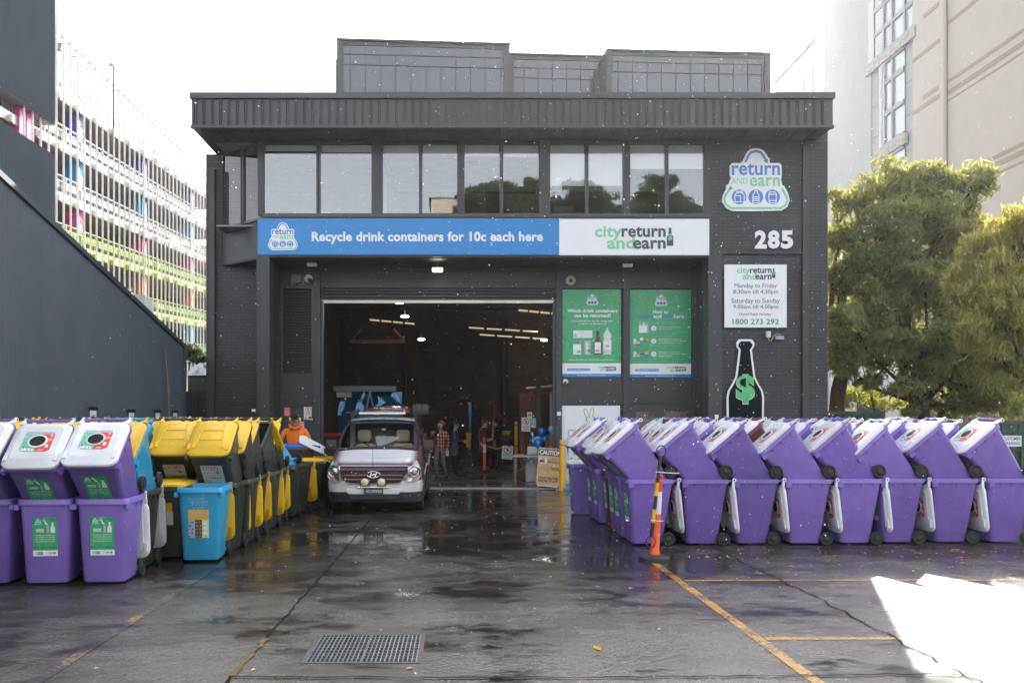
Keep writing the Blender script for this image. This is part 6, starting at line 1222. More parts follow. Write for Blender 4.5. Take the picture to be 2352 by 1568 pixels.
b = MB(); b.add([(-.05, 4 - 17, shed_top(4)), (-.05, 4.5, shed_top(21.5)), (-14, 4.5, shed_top(21.5)), (-14, 4 - 17, shed_top(4))], [(0, 1, 2, 3)], SHED); b.box(-14, -.04, 4.40, 4.5, 0, 3.7, SHED); b.build('roof', r)
for k, (u, v0, v1) in enumerate(((211, 940, 960), (299, 945, 962), (360, 946, 962), (400, 946, 962))):
    Y = -SX * F / (CX - u) ; r = thing('wall_notice', ('white paper notice on black tape, first along the shed from the street', 'white paper notice on black tape, second along the shed from the street', 'white paper notice on black tape reading CDS RETURN, third along the shed', 'white paper notice on black tape nearest the brick wall')[k], 'notice', (SX + .02, Y, gz(v0, Y)), R(90), 'paper notices taped along the shed')
    b = MB(); b.rect(-.21, .21, -.02, .05, -.012, INK, .004); b.build('tape', r); b = MB(); b.rect(-.14, .14, -.40, -.0, -.008, WHITE, .004); b.text('C&D', -.06, .06, -.17, -.10, -.013, INK, .02); b.text('RETURN', -.09, .09, -.27, -.22, -.013, INK, .02); b.build('paper', r)
Y = 20.0; r = thing('bamboo_pole', 'thin crooked bamboo pole leaning on the end of the shed', 'pole', (SX + .12, Y, 0)); b = MB(); p0, p1 = at(398, 962, Y), at(389, 801, Y); q = [(.0, 0, 0), (.02, .03, 1.4), (.01, .0, 2.55), (-.03, -.12, 3.55)]; b.path(q, [.02, .02, .016, .013], mat('bamboo', (.24, .17, .09), .6, var=.3, vs=9), 6)
for z, k in ((1.4, .026), (2.55, .034), (2.62, .03)): b.ball((.015, .01, z), k, _M['bamboo'], 6, 4)
b.build('cane', r)
# gap between shed and warehouse: dark fence, shrub, tarpaulin
FENC = mat('dark paling fence', (.03, .031, .034), .7, var=.2); r = thing('paling_fence', 'dark steel paling fence closing the gap beside the brick wall', 'fence', (-7.3, 23.4, 0)); b = MB(); x = -1.2
while x < .55: b.box(x, x + .10, 0, .03, 0, 2.55, FENC); x += .125
b.build('palings', r); b = MB(); b.box(-1.2, .55, -.04, .0, 2.45, 2.65, FENC); b.box(-1.2, .55, -.03, .0, .4, .5, FENC); b.build('rail', r)
def crumple(X0, X1, Y0, Y1, z, amp, material, seed, n=14):
    rg = random.Random(seed); b = MB(); vs = [(X0 + (X1 - X0) * i / n, Y0 + (Y1 - Y0) * j / n, z + rg.uniform(0, amp) * (1 - abs(2 * j / n - 1) ** 3)) for i in range(n + 1) for j in range(n + 1)]; b.add(vs, [(i * (n + 1) + j, (i + 1) * (n + 1) + j, (i + 1) * (n + 1) + j + 1, i * (n + 1) + j + 1) for i in range(n) for j in range(n)], material); return b
TARP = mat('silver tarpaulin', (.55, .58, .58), .35, metal=.2, var=.3, vs=5); r = thing('tarpaulin', 'crumpled silver tarpaulin draped over the pile behind the dark fence', 'tarpaulin', (0, 0, 0)); b = crumple(-8.3, -6.7, 25.2, 26.6, 3.2, .45, TARP, 3); b.box(-8.3, -6.9, 25.3, 26.5, 0, 3.2, FENC); b.build('sheet', r)
p = at(937 * .336 + 0, 0, 30); TY = 33; r = thing('roof_tarpaulin', 'pale grey sheet peaked above the shed roofline before the car park', 'tarpaulin', (gx(315, TY), TY, 0)); b = MB(); zt = gz(675, TY); b.loft([[(-.35, 0, zt - .9), (.35, 0, zt - 1.3), (.35, 1, zt - 1.3), (-.35, 1, zt - .9)], [(-.3, 0, zt), (.25, 0, zt - .05), (.25, 1, zt - .1), (-.3, 1, zt - .1)]], mat('pale sheet', (.42, .45, .47), .5, var=.2), smooth=False); b.box(-.4, .4, .1, .9, 0, zt - 1.2, FENC); b.build('sheet', r)

# ---------------------------------------------------------------- multi-storey car park on the left
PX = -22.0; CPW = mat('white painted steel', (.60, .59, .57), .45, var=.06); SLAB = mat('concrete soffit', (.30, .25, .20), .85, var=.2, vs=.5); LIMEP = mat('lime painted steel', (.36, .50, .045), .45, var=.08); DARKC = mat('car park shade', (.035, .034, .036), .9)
PPUR = mat('purple column paint', (.11, .06, .40), .5); PCYA = mat('blue column paint', (.01, .30, .62), .5); PPNK = mat('pink column paint', (.62, .06, .30), .5); PORN = mat('orange column paint', (.62, .16, .04), .5); CLAD = mat('blue grey trapezoid cladding', (.035, .046, .060), .85, var=.08, vs=.6, spec=0)
cp_ = thing('car_park', 'multi storey car park with white vertical tubes and lime green lower decks', 'car park', (PX, 58, 0))
def cpp(mb, name, par=None): o = mb.build(name, par or cp_); o.matrix_parent_inverse = Matrix.Translation((-PX, -58, 0)) if par is None else Matrix(); return o
Y0, Y1 = 30.0, 78.0; SLP = .056
decks = [(19.75, 'w'), (16.95, 'w'), (14.1, 'w'), (11.45, 'g'), (8.45, 'g'), (5.5, 'g'), (2.6, 'g')]
def deck_z(z, y): return z + (y - 48.2) * SLP
for i, (z, c) in enumerate(decks):
    ya = Y0; b = MB(); a0, a1 = deck_z(z, ya), deck_z(z, Y1); bx = PX - 16
    b.loft([[(PX - .3, ya, a0), (bx, ya, a0), (bx, ya, a0 + .35), (PX - .3, ya, a0 + .35)], [(PX - .3, Y1, a1), (bx, Y1, a1), (bx, Y1, a1 + .35), (PX - .3, Y1, a1 + .35)]], SLAB, smooth=False); dk = cpp(b, 'deck')
    PM = CPW if c == 'w' else LIMEP; b = MB()
    b.beam((PX - .25, ya, a0 + .20), (PX - .25, Y1, a1 + .20), .12, .5, CPW if c == 'w' else LIMEP)
    for h in (.75, 1.05): b.beam((PX - .28, ya, a0 + .35 + h), (PX - .28, Y1, a1 + .35 + h), .05, .05, PM)
    b.beam((PX - .45, ya, a0 + .95), (PX - .45, Y1, a1 + .95), .06, .30, STEEL if c == 'w' else LIMEP); y = ya
    while y < Y1: b.box(PX - .31, PX - .25, y, y + .06, deck_z(z, y) + .3, deck_z(z, y) + 1.45, PM); b.box(PX - .2, PX + .05, y + 1, y + 1.25, deck_z(z, y) - .05, deck_z(z, y) + .28, PM); y += 2.4
    b.build('railing', dk); b = MB(); yy = ya
    while yy < Y1: b.beam((PX - .36, yy, deck_z(z, yy) + .4), (PX - .36, yy, deck_z(z, yy) + 1.38), .025, .025, PM); yy += .3
    b.build('balusters', dk)
cols = {48.9: [PPUR, PCYA, PPNK, PORN, PCYA, PPUR], 59.0: [PPUR, PCYA, PPNK, PORN, PCYA, PPUR], 69.5: [PPUR, PCYA, PPNK, PORN, PCYA, PPUR], 38.8: [PPNK, PPNK, PPNK, PCYA, PPUR, PORN]}
for y, cl in cols.items():
    for i in range(len(decks) - 1):
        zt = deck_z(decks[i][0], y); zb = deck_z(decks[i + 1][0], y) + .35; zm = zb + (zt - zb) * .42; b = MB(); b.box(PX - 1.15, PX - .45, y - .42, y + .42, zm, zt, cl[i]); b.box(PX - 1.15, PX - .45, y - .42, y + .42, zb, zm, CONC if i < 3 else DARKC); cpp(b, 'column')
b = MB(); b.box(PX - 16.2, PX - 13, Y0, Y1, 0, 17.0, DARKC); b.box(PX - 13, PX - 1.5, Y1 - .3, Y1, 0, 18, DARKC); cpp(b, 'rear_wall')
TUBW = mat('white tube paint', (.78, .77, .75), .4, var=.04); tb = MB(); tb.tube((0, 0, 4), (0, 0, 24.75), .065, TUBW, n=8); TUBE = asmesh(tb, 'facade_tube'); y = 41.6; k = 0
while y < 77:
    o = mesh_obj('facade_tube', TUBE, cp_); o.location = (.10, y - 58, 0); y += .835; k += 1
b = MB(); b.beam((PX + .02, 44, 22.95), (PX + .02, 77, 22.95), .12, .16, CPW); y = 44.2
while y < 77: b.box(PX - .5, PX + .05, y, y + .05, 22.6, 22.68, CPW); b.beam((PX - .5, y, 22.62), (PX - .1, y + .9, 22.9), .05, .05, CPW); y += 1.67
cpp(b, 'top_rail')
def clad(z0, z1, ya, yb, name):
    b = MB(); vs = []; y = ya; k = 0
    while y < yb: d_ = .018 * (1 if k % 4 in (1, 2) else 0); vs += [(PX + .3 + d_, y, z0(y)), (PX + .3 + d_, y, z1(y))]; y += (.03, .07, .03, .07)[k % 4]; k += 1
    b.add(vs, [(2 * i, 2 * i + 1, 2 * i + 3, 2 * i + 2) for i in range(len(vs) // 2 - 1)], CLAD); return cpp(b, name)
YE = 22.3 * F / (CX - 101)
zf = lambda v0: (lambda y: v0)
clad(lambda y: gz(290, 44.4) , lambda y: 34.0, 28, YE, 'cladding'); clad(lambda y: 4.0, lambda y: gz(358, 44.4), 28, YE, 'cladding')
b = MB(); za = gz(290, 44.4); b.box(PX - 1.5, PX + .28, 28, YE, za + .05, za + .7, CONC); b.box(PX - 8, PX - .2, 28, YE, za + .3, za + .7, SLAB); cpp(b, 'edge_beam')
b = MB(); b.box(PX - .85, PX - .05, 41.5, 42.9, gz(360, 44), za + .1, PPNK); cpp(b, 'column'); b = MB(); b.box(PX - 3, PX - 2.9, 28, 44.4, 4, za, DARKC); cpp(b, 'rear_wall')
b = MB(); z = 22.3; b.box(PX - 5, PX - .2, 40, 46.2, z, z + .35, SLAB); 
for h in (.8, 1.2, 1.5): b.beam((PX - .2, 40, z + .3 + h), (PX - .2, 46.2, z + .3 + h), .05, .05, CPW)
b.beam((PX - .3, 40, z + .8), (PX - .3, 46.0, z + .8), .05, .3, STEEL); cpp(b, 'stair_landing')
for k, (u, v, Y) in enumerate(((425, 676, 70), (425, 748, 70), (408, 772, 66))):
    b = MB(); p = at(u, v, Y); b.box(PX - 6, PX - 4.6, Y, Y + .15, p[2], p[2] + .12, mat('lit batten', (1, .97, .9), .4, var=0, emit=4)); cpp(b, 'batten_light')
Y = 52; r = thing('lamp_post', 'dark lamp post with a single box head on the car park roof', 'lamp post', (gx(261, Y), Y, 19.9)); zt = gz(148, Y) - 19.9; b = MB(); b.tube((0, 0, 0), (0, 0, zt), .06, IST, .045); b.build('post', r); b = MB(); b.box(-.40, .05, -.1, .1, zt - .12, zt + .06, mat('lamp head', (.35, .32, .27), .5)); b.build('lamp_head', r); b = MB(); b.box(-.06, .10, -.15, -.05, zt - 4.4, zt - 4.0, FLH); b.build('control_box', r)

# ---------------------------------------------------------------- glazed building behind the roof
GF = mat('dark curtain wall frame', (.045, .047, .055), .4); GG = NT('curtain wall glass'); GG.b.inputs['Base Color'].default_value = (.05, .068, .092, 1); GG.b.inputs['Roughness'].default_value = .12; GG.b.inputs['Specular IOR Level'].default_value = .9; GG.l(GG.bump(GG.noise(GG.pos(), .35, 2), .04, .2), GG.b.inputs['Normal']); GG = GG.m
gb = thing('glazed_building', 'dark glazed office block rising behind the warehouse roof', 'building', (5, 48, 0))
def gblock(x0, x1, y, zt, rows, step, off=0, skew=.06):
    M = Matrix.Translation((x0, y, 0)) @ Matrix.Rotation(skew, 4, 'Z') @ Matrix.Translation((-5, -48, 0)) if False else Matrix.Translation((x0 - 5, y - 48, 0)) @ Matrix.Rotation(skew, 4, 'Z'); w = x1 - x0
    b = MB(); b.box(0, w, .1, 12, 0, zt, GF, M); b.box(-.12, w + .12, -.2, 12.1, zt, zt + .10, GF, M); b.box(-.1, .25, -.12, .1, 0, zt, GF, M); b.box(w - .25, w + .1, -.12, .1, 0, zt, GF, M); blk = b.build('block', gb)
    b = MB(); b.box(.25, w - .25, .0, .09, 9, zt - .20, GG, M); b.build('glazing', blk); b = MB(); x = .25 + off
    while x < w - .2: b.box(x - .025, x + .025, -.05, .0, 9, zt - .4, GF, M); x += step
    for z in rows: b.box(.25, w - .25, -.045, 0, z - .025, z + .025, GF, M)
    b.box(.25, w - .25, -.06, .09, zt - .22, zt, GF, M); b.build('mullions', blk)
Yb = 47.0
gblock(gx(778, Yb), gx(1169, Yb), Yb, gz(95, Yb), (gz(124, Yb), gz(148, Yb), 15.5), .86, .4)
gblock(gx(1171, Yb + 1.5), gx(1396, Yb + 1.5), Yb + 1.5, gz(128, Yb + 1.5), (gz(155, Yb + 1.5), gz(178, Yb + 1.5), 15.5), .84, .6)
gblock(gx(1396, Yb - .2), gx(1772, Yb - .2), Yb - .2, gz(119, Yb - .2), (gz(145, Yb), gz(168, Yb), 15.5), .83, .35, .05)
b = MB(); b.box(gx(771, 49) - 5, gx(779, 49) - 5, 1, 4, 0, gz(136, 49), GF); b.build('side_fin', gb)
LPAN = mat('pale office panel', (.50, .49, .46), .6); b = MB(); Yp = Yb + .5; b.box(gx(1079, Yp) - 5, gx(1098, Yp) - 5, Yp - 48 - .02, Yp - 48 + .0, gz(205, Yp), gz(158, Yp), LPAN); b.build('pale_panel', gb)  # plain pale panel set in the glazing

# ---------------------------------------------------------------- pale office tower on the right
TX = 30.0; BE = mat('beige render', (.46, .405, .345), .8, var=.05, vs=.4, bump=.1, bs=6); PW = mat('pale grey render', (.33, .34, .35), .8, var=.05, vs=.4); GRV = mat('beige groove', (.30, .235, .165), .8); TG = mat('tower window glass', (.22, .28, .33), .08, var=.05, spec=.9); TGD = mat('tower dark glass', (.07, .10, .12), .08, spec=.9); TFR = mat('tower window frame', (.14, .15, .16), .5); STAIN = mat('stained ledge', (.36, .33, .29), .85, var=.35, vs=1.2)
TK = 2.6; tw = thing('office_tower', 'pale grey and beige rendered office tower behind the trees on the right', 'building', (TX * TK, 50 * TK, EYE - EYE * TK)); tw.scale = (TK, TK, TK)     # metres below are for a block 30 m off; the real one stands 69 m off
def ty(u): return TX * F / (u - CX)
def tz(u, v): return EYE + (CY - v) * TX / (u - CX)
def tbx(mb, u0, u1, z0, z1, pr, mt, dp=.3):   # a slab on the street face, between two sight lines, PR metres proud
    mb.box(-pr, dp, ty(u1) - 50, ty(u0) - 50, z0, z1, mt)
b = MB(); zt = tz(1872, 33); b.box(.3, 14, ty(2600) - 50, ty(1872) - 50, 0, zt + 8, PW); 
tbx(b, 1872, 2000, 0, zt, 0, PW); tbx(b, 2000, 2100, 0, zt + 8, -.0 - .12, PW); tbx(b, 2098, 2170, 0, zt + 8, .05, BE); tbx(b, 2176, 2700, 0, zt + 8, -.02, BE); b.build('rendered_wall', tw)
b = MB(); z34 = 34.0; b.box(.4, 12, ty(1872) - 50, ty(1770) - 50, 0, z34, PW); b.box(.2, 12.2, ty(1872) - 50, ty(1770) - 50, z34, z34 + .5, PW); wg = b.build('far_wing', tw)
b = MB()
for h in (.5, 1.0): b.beam((.3, ty(1872) - 50, z34 + .5 + h), (.3, ty(1772) - 50, z34 + .5 + h), .06, .06, TFR)
for u in (1795, 1812, 1830, 1850, 1868): b.box(.25, .35, ty(u) - 50, ty(u) - 49.9, z34 + .5, z34 + 1.5, TFR)
b.build('roof_railing', wg)
for u0, u1 in ((1786, 1800), (1802, 1817), (1819, 1836), (1838, 1857), (1860, 1870)):
    for z1 in (31.8, 26.4): b = MB(); b.box(.36, .41, ty(u1) - 50 + .08, ty(u0) - 50 - .08, z1 - 4.9, z1, TG); f = b.build('window', wg)
def twin(u0, u1, v0r, v1r, ur, mt, inset=.16, name='window'):
    b = MB(); z0, z1 = tz(ur, v1r), tz(ur, v0r); b.box(-.01 - .0, .05, ty(u1) - 50, ty(u0) - 50, z0, z1, mt); return b.build(name, tw)
for v0, v1 in ((74, 142), (152, 215), (225, 290)): twin(1876, 1893, v0 - 4, v1 - 4, 1885, TG)
def grid(u0, u1, us, rows, ur, ledge, dark=0):
    y0, y1 = ty(u1) - 50, ty(u0) - 50; zt_, zb_ = rows[0], rows[-1]; b = MB(); b.box(.02, .06, y0, y1, zb_, zt_, TG); f = b.build('window', tw); b = MB()
    for u in us: b.box(-.10, .05, ty(u) - 50 - .18, ty(u) - 50 + .02, zb_, zt_, TFR)
    for z in rows: b.box(-.08, .05, y0, y1, z - .16, z + .16, TFR)
    b.box(-.09, .05, y1 - .8, y1, zb_, zt_, TGD); b.build('frame', f)
    if ledge: b = MB(); b.box(-.16, .05, y0 - .4, y1 + .4, zb_ - .75, zb_, STAIN); b.build('ledge', f)
z = lambda v, u=2060: tz(u, v)
grid(1997, 2098, (2030, 2049, 2078), [z(-80), z(-20), z(38), z(96)], 2060, True); b = MB(); b.box(-.03, .055, ty(2030) - 50, ty(1996) - 50, z(112), z(-60), TGD); b.build('dark_bay', tw)
grid(2021, 2077, (2028, 2050), [z(122), z(170), z(245), z(318)], 2060, True); grid(2021, 2077, (2028, 2050), [z(345), z(400), z(470)], 2060, False)
b = MB()
for u0, u1, vv, uu in ((2098, 2160, 265, 2100), (2098, 2160, 98, 2160), (2122, 2158, 228, 2125), (2122, 2158, 30, 2140)): zz = tz(uu, vv); b.box(-.07, .04, ty(u1) - 50, ty(u0) - 50, zz, zz + .28, GRV)
for vv, uu, th in ((193, 2176, .22), (220, 2176, .30), (235, 2176, .12), (376, 2264.6, .22), (395, 2264.6, .30), (412, 2264.6, .12), (0, 2250, .25)): zz = tz(uu, vv); b.box(.005, .06, ty(2700) - 50, ty(2177) - 50, zz, zz + th, GRV)
for u, v in ((2003, 250), (2003, 320), (2003, 395)): zz = tz(u, v); b.box(.115, .13, ty(2022) - 50, ty(2001) - 50, zz, zz + .1, GRV); b.box(.115, .13, ty(2097) - 50, ty(2078) - 50, zz, zz + .1, GRV)
b.build('groove', tw)
b = MB(); b.tube((-.12, ty(2174) - 50, 0), (-.12, ty(2174) - 50, 60), .13, BE); b.build('downpipe', tw)

# ---------------------------------------------------------------- trees
def leaves(rng, blobs, n, ln, wd, droop=.6, shell=.55):
    """numpy: n long leaflets spread through ellipsoid blobs (cx, cy, cz, rx, ry, rz, weight)"""
    w = np.array([q[6] for q in blobs]); idx = rng.choice(len(blobs), n, p=w / w.sum()); B_ = np.array([q[:6] for q in blobs])[idx]
    sub = []
    for q in blobs:                                                # every limb carries several separate clumps
        for j in range(15):
            e = rng.normal(size=3); e /= np.linalg.norm(e); e[2] = e[2] * .8 + .1; f = rng.uniform(.30, 1.02); k = rng.uniform(.30, .56)
            sub.append((q[0] + e[0] * q[3] * f, q[1] + e[1] * q[4] * f, q[2] + e[2] * q[5] * f, q[3] * k, q[4] * k, q[5] * k * .85, q[6] * k))
    w = np.array([q[6] for q in sub]); idx = rng.choice(len(sub), n, p=w / w.sum()); B_ = np.array([q[:6] for q in sub])[idx]
    d = rng.normal(size=(n, 3)); d /= np.linalg.norm(d, axis=1)[:, None]; rad = shell + (1 - shell) * rng.random(n) ** .6; rad *= 1 + .22 * np.sin(7 * d[:, 0] + 3 * d[:, 2] + idx) * np.sin(5 * d[:, 1] + 2 * idx)
    # sprays: leaves gather in tufts
    tuft = rng.integers(0, max(1, n // 14), n); to = rng.normal(size=(n // 14 + 1, 3)) * .0; c = B_[:, :3] + d * B_[:, 3:6] * rad[:, None]
    key = np.argsort(tuft); c = c[key]; first = np.searchsorted(tuft[key], tuft[key]); base = c[first]; same = idx[key] == idx[key][first]
    c = np.where((same & (rng.random(n) < .8))[:, None], base + rng.normal(size=(n, 3)) * np.array([.12, .12, .14]), c)
    a = rng.normal(size=(n, 3)); a[:, 2] -= droop * 1.6; a /= np.linalg.norm(a, axis=1)[:, None]
    s = np.cross(a, rng.normal(size=(n, 3))); s /= np.linalg.norm(s, axis=1)[:, None]
    L = ln * (.6 + .8 * rng.random(n))[:, None]; Wd = wd * (.7 + .6 * rng.random(n))[:, None]
    v = np.stack([c - a * L / 2, c + s * Wd / 2, c + a * L / 2, c - s * Wd / 2], 1).reshape(-1, 3); return v
def leaf_mesh(name, v, material, parent):
    n = len(v) // 4; me = bpy.data.meshes.new(name); me.vertices.add(len(v)); me.vertices.foreach_set('co', v.astype(np.float32).ravel()); me.loops.add(len(v)); me.loops.foreach_set('vertex_index', np.arange(len(v), dtype=np.int32)); me.polygons.add(n); me.polygons.foreach_set('loop_start', np.arange(0, 4 * n, 4, dtype=np.int32)); me.polygons.foreach_set('loop_total', np.full(n, 4, dtype=np.int32)); me.materials.append(material); me.update(calc_edges=True); me.validate(); return mesh_obj(name, me, parent)
BARK = mat('dark bark', (.055, .038, .026), .9, var=.3, vs=9, bump=.5, bs=30); BARKR = mat('red brown bark', (.13, .065, .04), .85, var=.3, vs=9)
LF1 = leaf_mat('dark tree leaf', (.045, .070, .034), (.36, .39, .17), .52, (.60, .57, .10)); LF2 = leaf_mat('yellow green tree leaf', (.13, .16, .05), (.58, .54, .20), .56, (.75, .64, .10)); LF3 = leaf_mat('bright shrub leaf', (.10, .14, .02), (.24, .26, .03), .55, (.55, .50, .04)); LF4 = leaf_mat('grey green street leaf', (.035, .055, .025), (.07, .09, .04), .3)
def tree(name, label, base, trunk, blobs, n, ln, wd, lm, bark=BARK, seed=1, droop=.6, cat='tree', group=None, extra=()):
    rng = np.random.default_rng(seed); rr_ = random.Random(seed); r = thing(name, label, cat, base, 0, group); bl = [(q[0] - base[0], q[1] - base[1], q[2] - base[2], *q[3:]) for q in blobs]
    b = MB(); tr = [Vector(t) - Vector(base) for t, _ in trunk]; b.path(tr, [w for _, w in trunk], bark, 9); top = tr[-1]
    for q in bl:
        c = Vector(q[:3]); k = rr_.randrange(max(0, len(tr) - 3), len(tr)); s = tr[k]; m_ = s.lerp(c, .5) + Vector((rr_.uniform(-.3, .3), rr_.uniform(-.3, .3), rr_.uniform(-.1, .4))); w0 = trunk[-1][1] * .75
        b.path([s, m_, c], [w0, w0 * .6, w0 * .25], bark, 6)
        for j in range(5):
            e = c + Vector((rr_.uniform(-1, 1) * q[3], rr_.uniform(-1, 1) * q[4], rr_.uniform(-.6, .9) * q[5])) * .85; b.path([m_.lerp(c, rr_.uniform(.3, 1)), c.lerp(e, .5) + Vector((0, 0, .08)), e], [w0 * .3, w0 * .2, w0 * .06], bark, 5)
    for e in extra: b.path([Vector(p_) - Vector(base) for p_, _ in e], [w for _, w in e], bark, 6)
    b.build('trunk', r, sharp=0); leaf_mesh('crown', leaves(rng, bl, n, ln, wd, droop), lm, r); return r
def blob(u, v, Y, ru, rv, w=None, dy=None): # a clump seen at (u, v), radii in picture px
    p = at(u, v, Y); s = Y / F; rx, rz = ru * s, rv * s; return (*p, rx, dy or min(rx, rz) * 1.1, rz, w or ru * rv)
A = 25.2
def scatter(seed, cu, cv, ru, rv, n, r, Y, dy=1.3):
    q = random.Random(seed); out = []
    while len(out) < n:
        a, b_ = q.uniform(-1, 1), q.uniform(-1, 1)
        if a * a + b_ * b_ < 1: k = r * q.uniform(.6, 1.25); out.append(blob(cu + a * ru, cv + b_ * rv, Y + q.uniform(-dy, dy), k * q.uniform(.9, 1.3), k))
    return out
tree('broad_tree', 'large dark leaved tree with an arching crown beside the brick wall', at(1930, 1050, A)[:2] + (0,), [(at(1912, 1130, A)[:2] + (0,), .26), (at(1925, 900, A), .22), (at(1945, 800, A), .17), (at(1990, 690, A), .14), (at(2020, 600, A + .3), .11)],
     [blob(2040, 425, A, 62, 58), blob(2130, 425, A, 75, 50), blob(2215, 430, A - .3, 62, 50), blob(2255, 415, A - .4, 38, 38), blob(1965, 470, A, 58, 45), blob(1940, 545, A, 42, 50), blob(2030, 510, A - .5, 80, 55), blob(2130, 500, A - .8, 80, 52), blob(2215, 495, A - .5, 55, 42), blob(1990, 600, A, 66, 50), blob(1940, 640, A, 45, 55), blob(1930, 740, A, 45, 50), blob(2060, 640, A - .5, 70, 45), blob(2150, 635, A - .5, 70, 45), blob(2240, 560, A, 50, 50), blob(2090, 590, A - 1, 85, 50), blob(2165, 570, A - .8, 55, 50), blob(2005, 690, A - .3, 50, 44)] + scatter(1, 2070, 520, 165, 130, 22, 40, A) + scatter(2, 1985, 640, 75, 150, 10, 34, A), 40000, .26, .060, LF1, BARKR, 3, .5,
     extra=[[(at(1925, 960, A), .13), (at(1950, 780, A), .10), (at(2005, 715, A), .05)], [(at(1915, 800, A), .09), (at(1930, 680, A), .06), (at(1975, 600, A), .03)], [(at(1908, 760, A), .08), (at(1912, 620, A), .05), (at(1935, 540, A), .025)]])
A2 = 24.3
tree('broad_tree', 'dark leaved tree with low spreading clumps above the tipped bins', at(2130, 1050, A2)[:2] + (0,), [(at(2135, 1215, A2)[:2] + (0,), .20), (at(2120, 930, A2), .16), (at(2100, 860, A2), .12), (at(2085, 780, A2), .10)],
     [blob(1965, 775, A2, 62, 48), blob(1935, 850, A2, 40, 34), blob(2050, 800, A2 - .3, 75, 52), blob(2120, 770, A2, 60, 50), blob(2170, 700, A2, 55, 60), blob(2080, 690, A2 + .3, 70, 45), blob(2110, 860, A2, 55, 34), blob(2000, 880, A2, 40, 22), blob(2190, 800, A2, 45, 45), blob(2230, 870, A2 - .3, 60, 38), blob(2140, 935, A2, 45, 22), blob(2290, 800, A2, 55, 70), blob(2030, 720, A2, 60, 45), blob(2260, 700, A2, 60, 60), blob(1930, 800, A2, 40, 50), blob(2215, 930, A2, 50, 30), blob(2270, 900, A2, 55, 40), blob(2320, 930, A2, 45, 35)] + scatter(3, 2090, 750, 160, 120, 20, 40, A2) + scatter(4, 2230, 850, 95, 90, 12, 36, A2) + scatter(7, 2120, 920, 190, 40, 16, 24, A2), 42000, .25, .058, LF1, BARK, 8, .6,
     extra=[[(at(2140, 1000, A2), .10), (at(2190, 880, A2), .07), (at(2230, 830, A2), .03)]])
A3 = 20.5
tree('willow_tree', 'sunlit yellow green tree with drooping leaves at the picture edge', at(2370, 1050, A3)[:2] + (0,), [(at(2390, 1300, A3)[:2] + (0,), .18), (at(2380, 900, A3), .14), (at(2360, 700, A3), .10), (at(2345, 580, A3), .07)],
     [blob(2330, 560, A3, 60, 50), blob(2270, 580, A3, 62, 48), blob(2225, 620, A3, 44, 48), blob(2360, 640, A3 - .4, 60, 60), blob(2285, 680, A3 - .4, 70, 60), blob(2240, 710, A3, 40, 46), blob(2340, 760, A3 - .2, 60, 55), blob(2280, 790, A3, 50, 48), blob(2345, 870, A3, 50, 50), blob(2400, 600, A3, 50, 90), blob(2345, 510, A3, 30, 28), blob(2200, 660, A3, 34, 44), blob(2300, 620, A3 - .5, 60, 50)] + scatter(5, 2300, 680, 95, 190, 18, 34, A3, .9), 34000, .26, .044, LF2, BARK, 5, 1.1)
tree('sapling', 'sunlit yellow green sapling behind the green fence by the brick wall', at(2010, 960, 32)[:2] + (0,), [(at(2010, 1070, 32)[:2] + (0,), .07), (at(2008, 940, 32), .05), (at(2000, 900, 32), .03)], [blob(1975, 905, 32, 48, 26), blob(2035, 925, 32, 52, 26), blob(1930, 690, 34, 40, 60), blob(1928, 930, 32, 28, 22), blob(2075, 930, 33, 35, 20), blob(1915, 580, 34, 22, 60)], 5200, .17, .05, LF3, BARK, 6, .4)
tree('shrub', 'small dark shrub rising behind the tarpaulin in the gap by the shed', at(450, 900, 27)[:2] + (0,), [(at(450, 1010, 27)[:2] + (0,), .05), (at(450, 850, 27), .03), (at(452, 820, 27), .02)], [blob(440, 815, 27, 20, 24), blob(458, 828, 27, 18, 22), blob(470, 845, 27, 14, 18)], 2400, .10, .035, LF4, BARK, 7, .3, 'shrub')
# street trees across the road behind the camera, mirrored in the office windows
def street_tree(u, v, ru, rv, k, label):
    Ym = -9.0 - 1.5 * k; D = 2 * FY - Ym; s = D / F; X = (u - CX) * s; zc = EYE - (v - CY) * s; blobs = []
    rq = random.Random(40 + k)
    for j in range(9): a = j * .75; rr0 = .25 + .55 * (j % 3) / 2; blobs.append((X + math.cos(a) * ru * s * rr0, Ym + rq.uniform(-1.5, 1.5), zc + math.sin(a) * rv * s * rr0, ru * s * .42, ru * s * .4, rv * s * .40, 1))
    tree('street_tree', label, (X, Ym, 0), [((X, Ym, 0), .3), ((X + .2, Ym, zc * .5), .22), ((X, Ym, zc * .8), .15)], blobs, 9000, .42, .10, LF4, BARK, 50 + k, .7, group='street trees across the road behind the viewer')
for k, (u, v, ru, rv, lb) in enumerate(((1125, 470, 85, 55, 'street tree mirrored in the middle office windows'), (1345, 478, 105, 60, 'wide street tree mirrored under the lowered blinds'), (1520, 468, 85, 62, 'street tree mirrored in the office windows nearest the emblem'), (1215, 455, 42, 50, 'narrow street tree mirrored at the middle window edge'))): street_tree(u, v, ru, rv, k, lb)
D = 2 * FY + 25; s = D / F; r = thing('street_building', 'low cream building across the road mirrored in the office glass', 'building', (gx(1025, D), -25, 0)); b = MB(); b.box(-1.2, 6, -4, 0, 0, EYE + (CY - 455) * s, BE); b.box(-1.4, 6.2, -4.2, .1, EYE + (CY - 455) * s, EYE + (CY - 452) * s, CONC); b.build('wall', r)
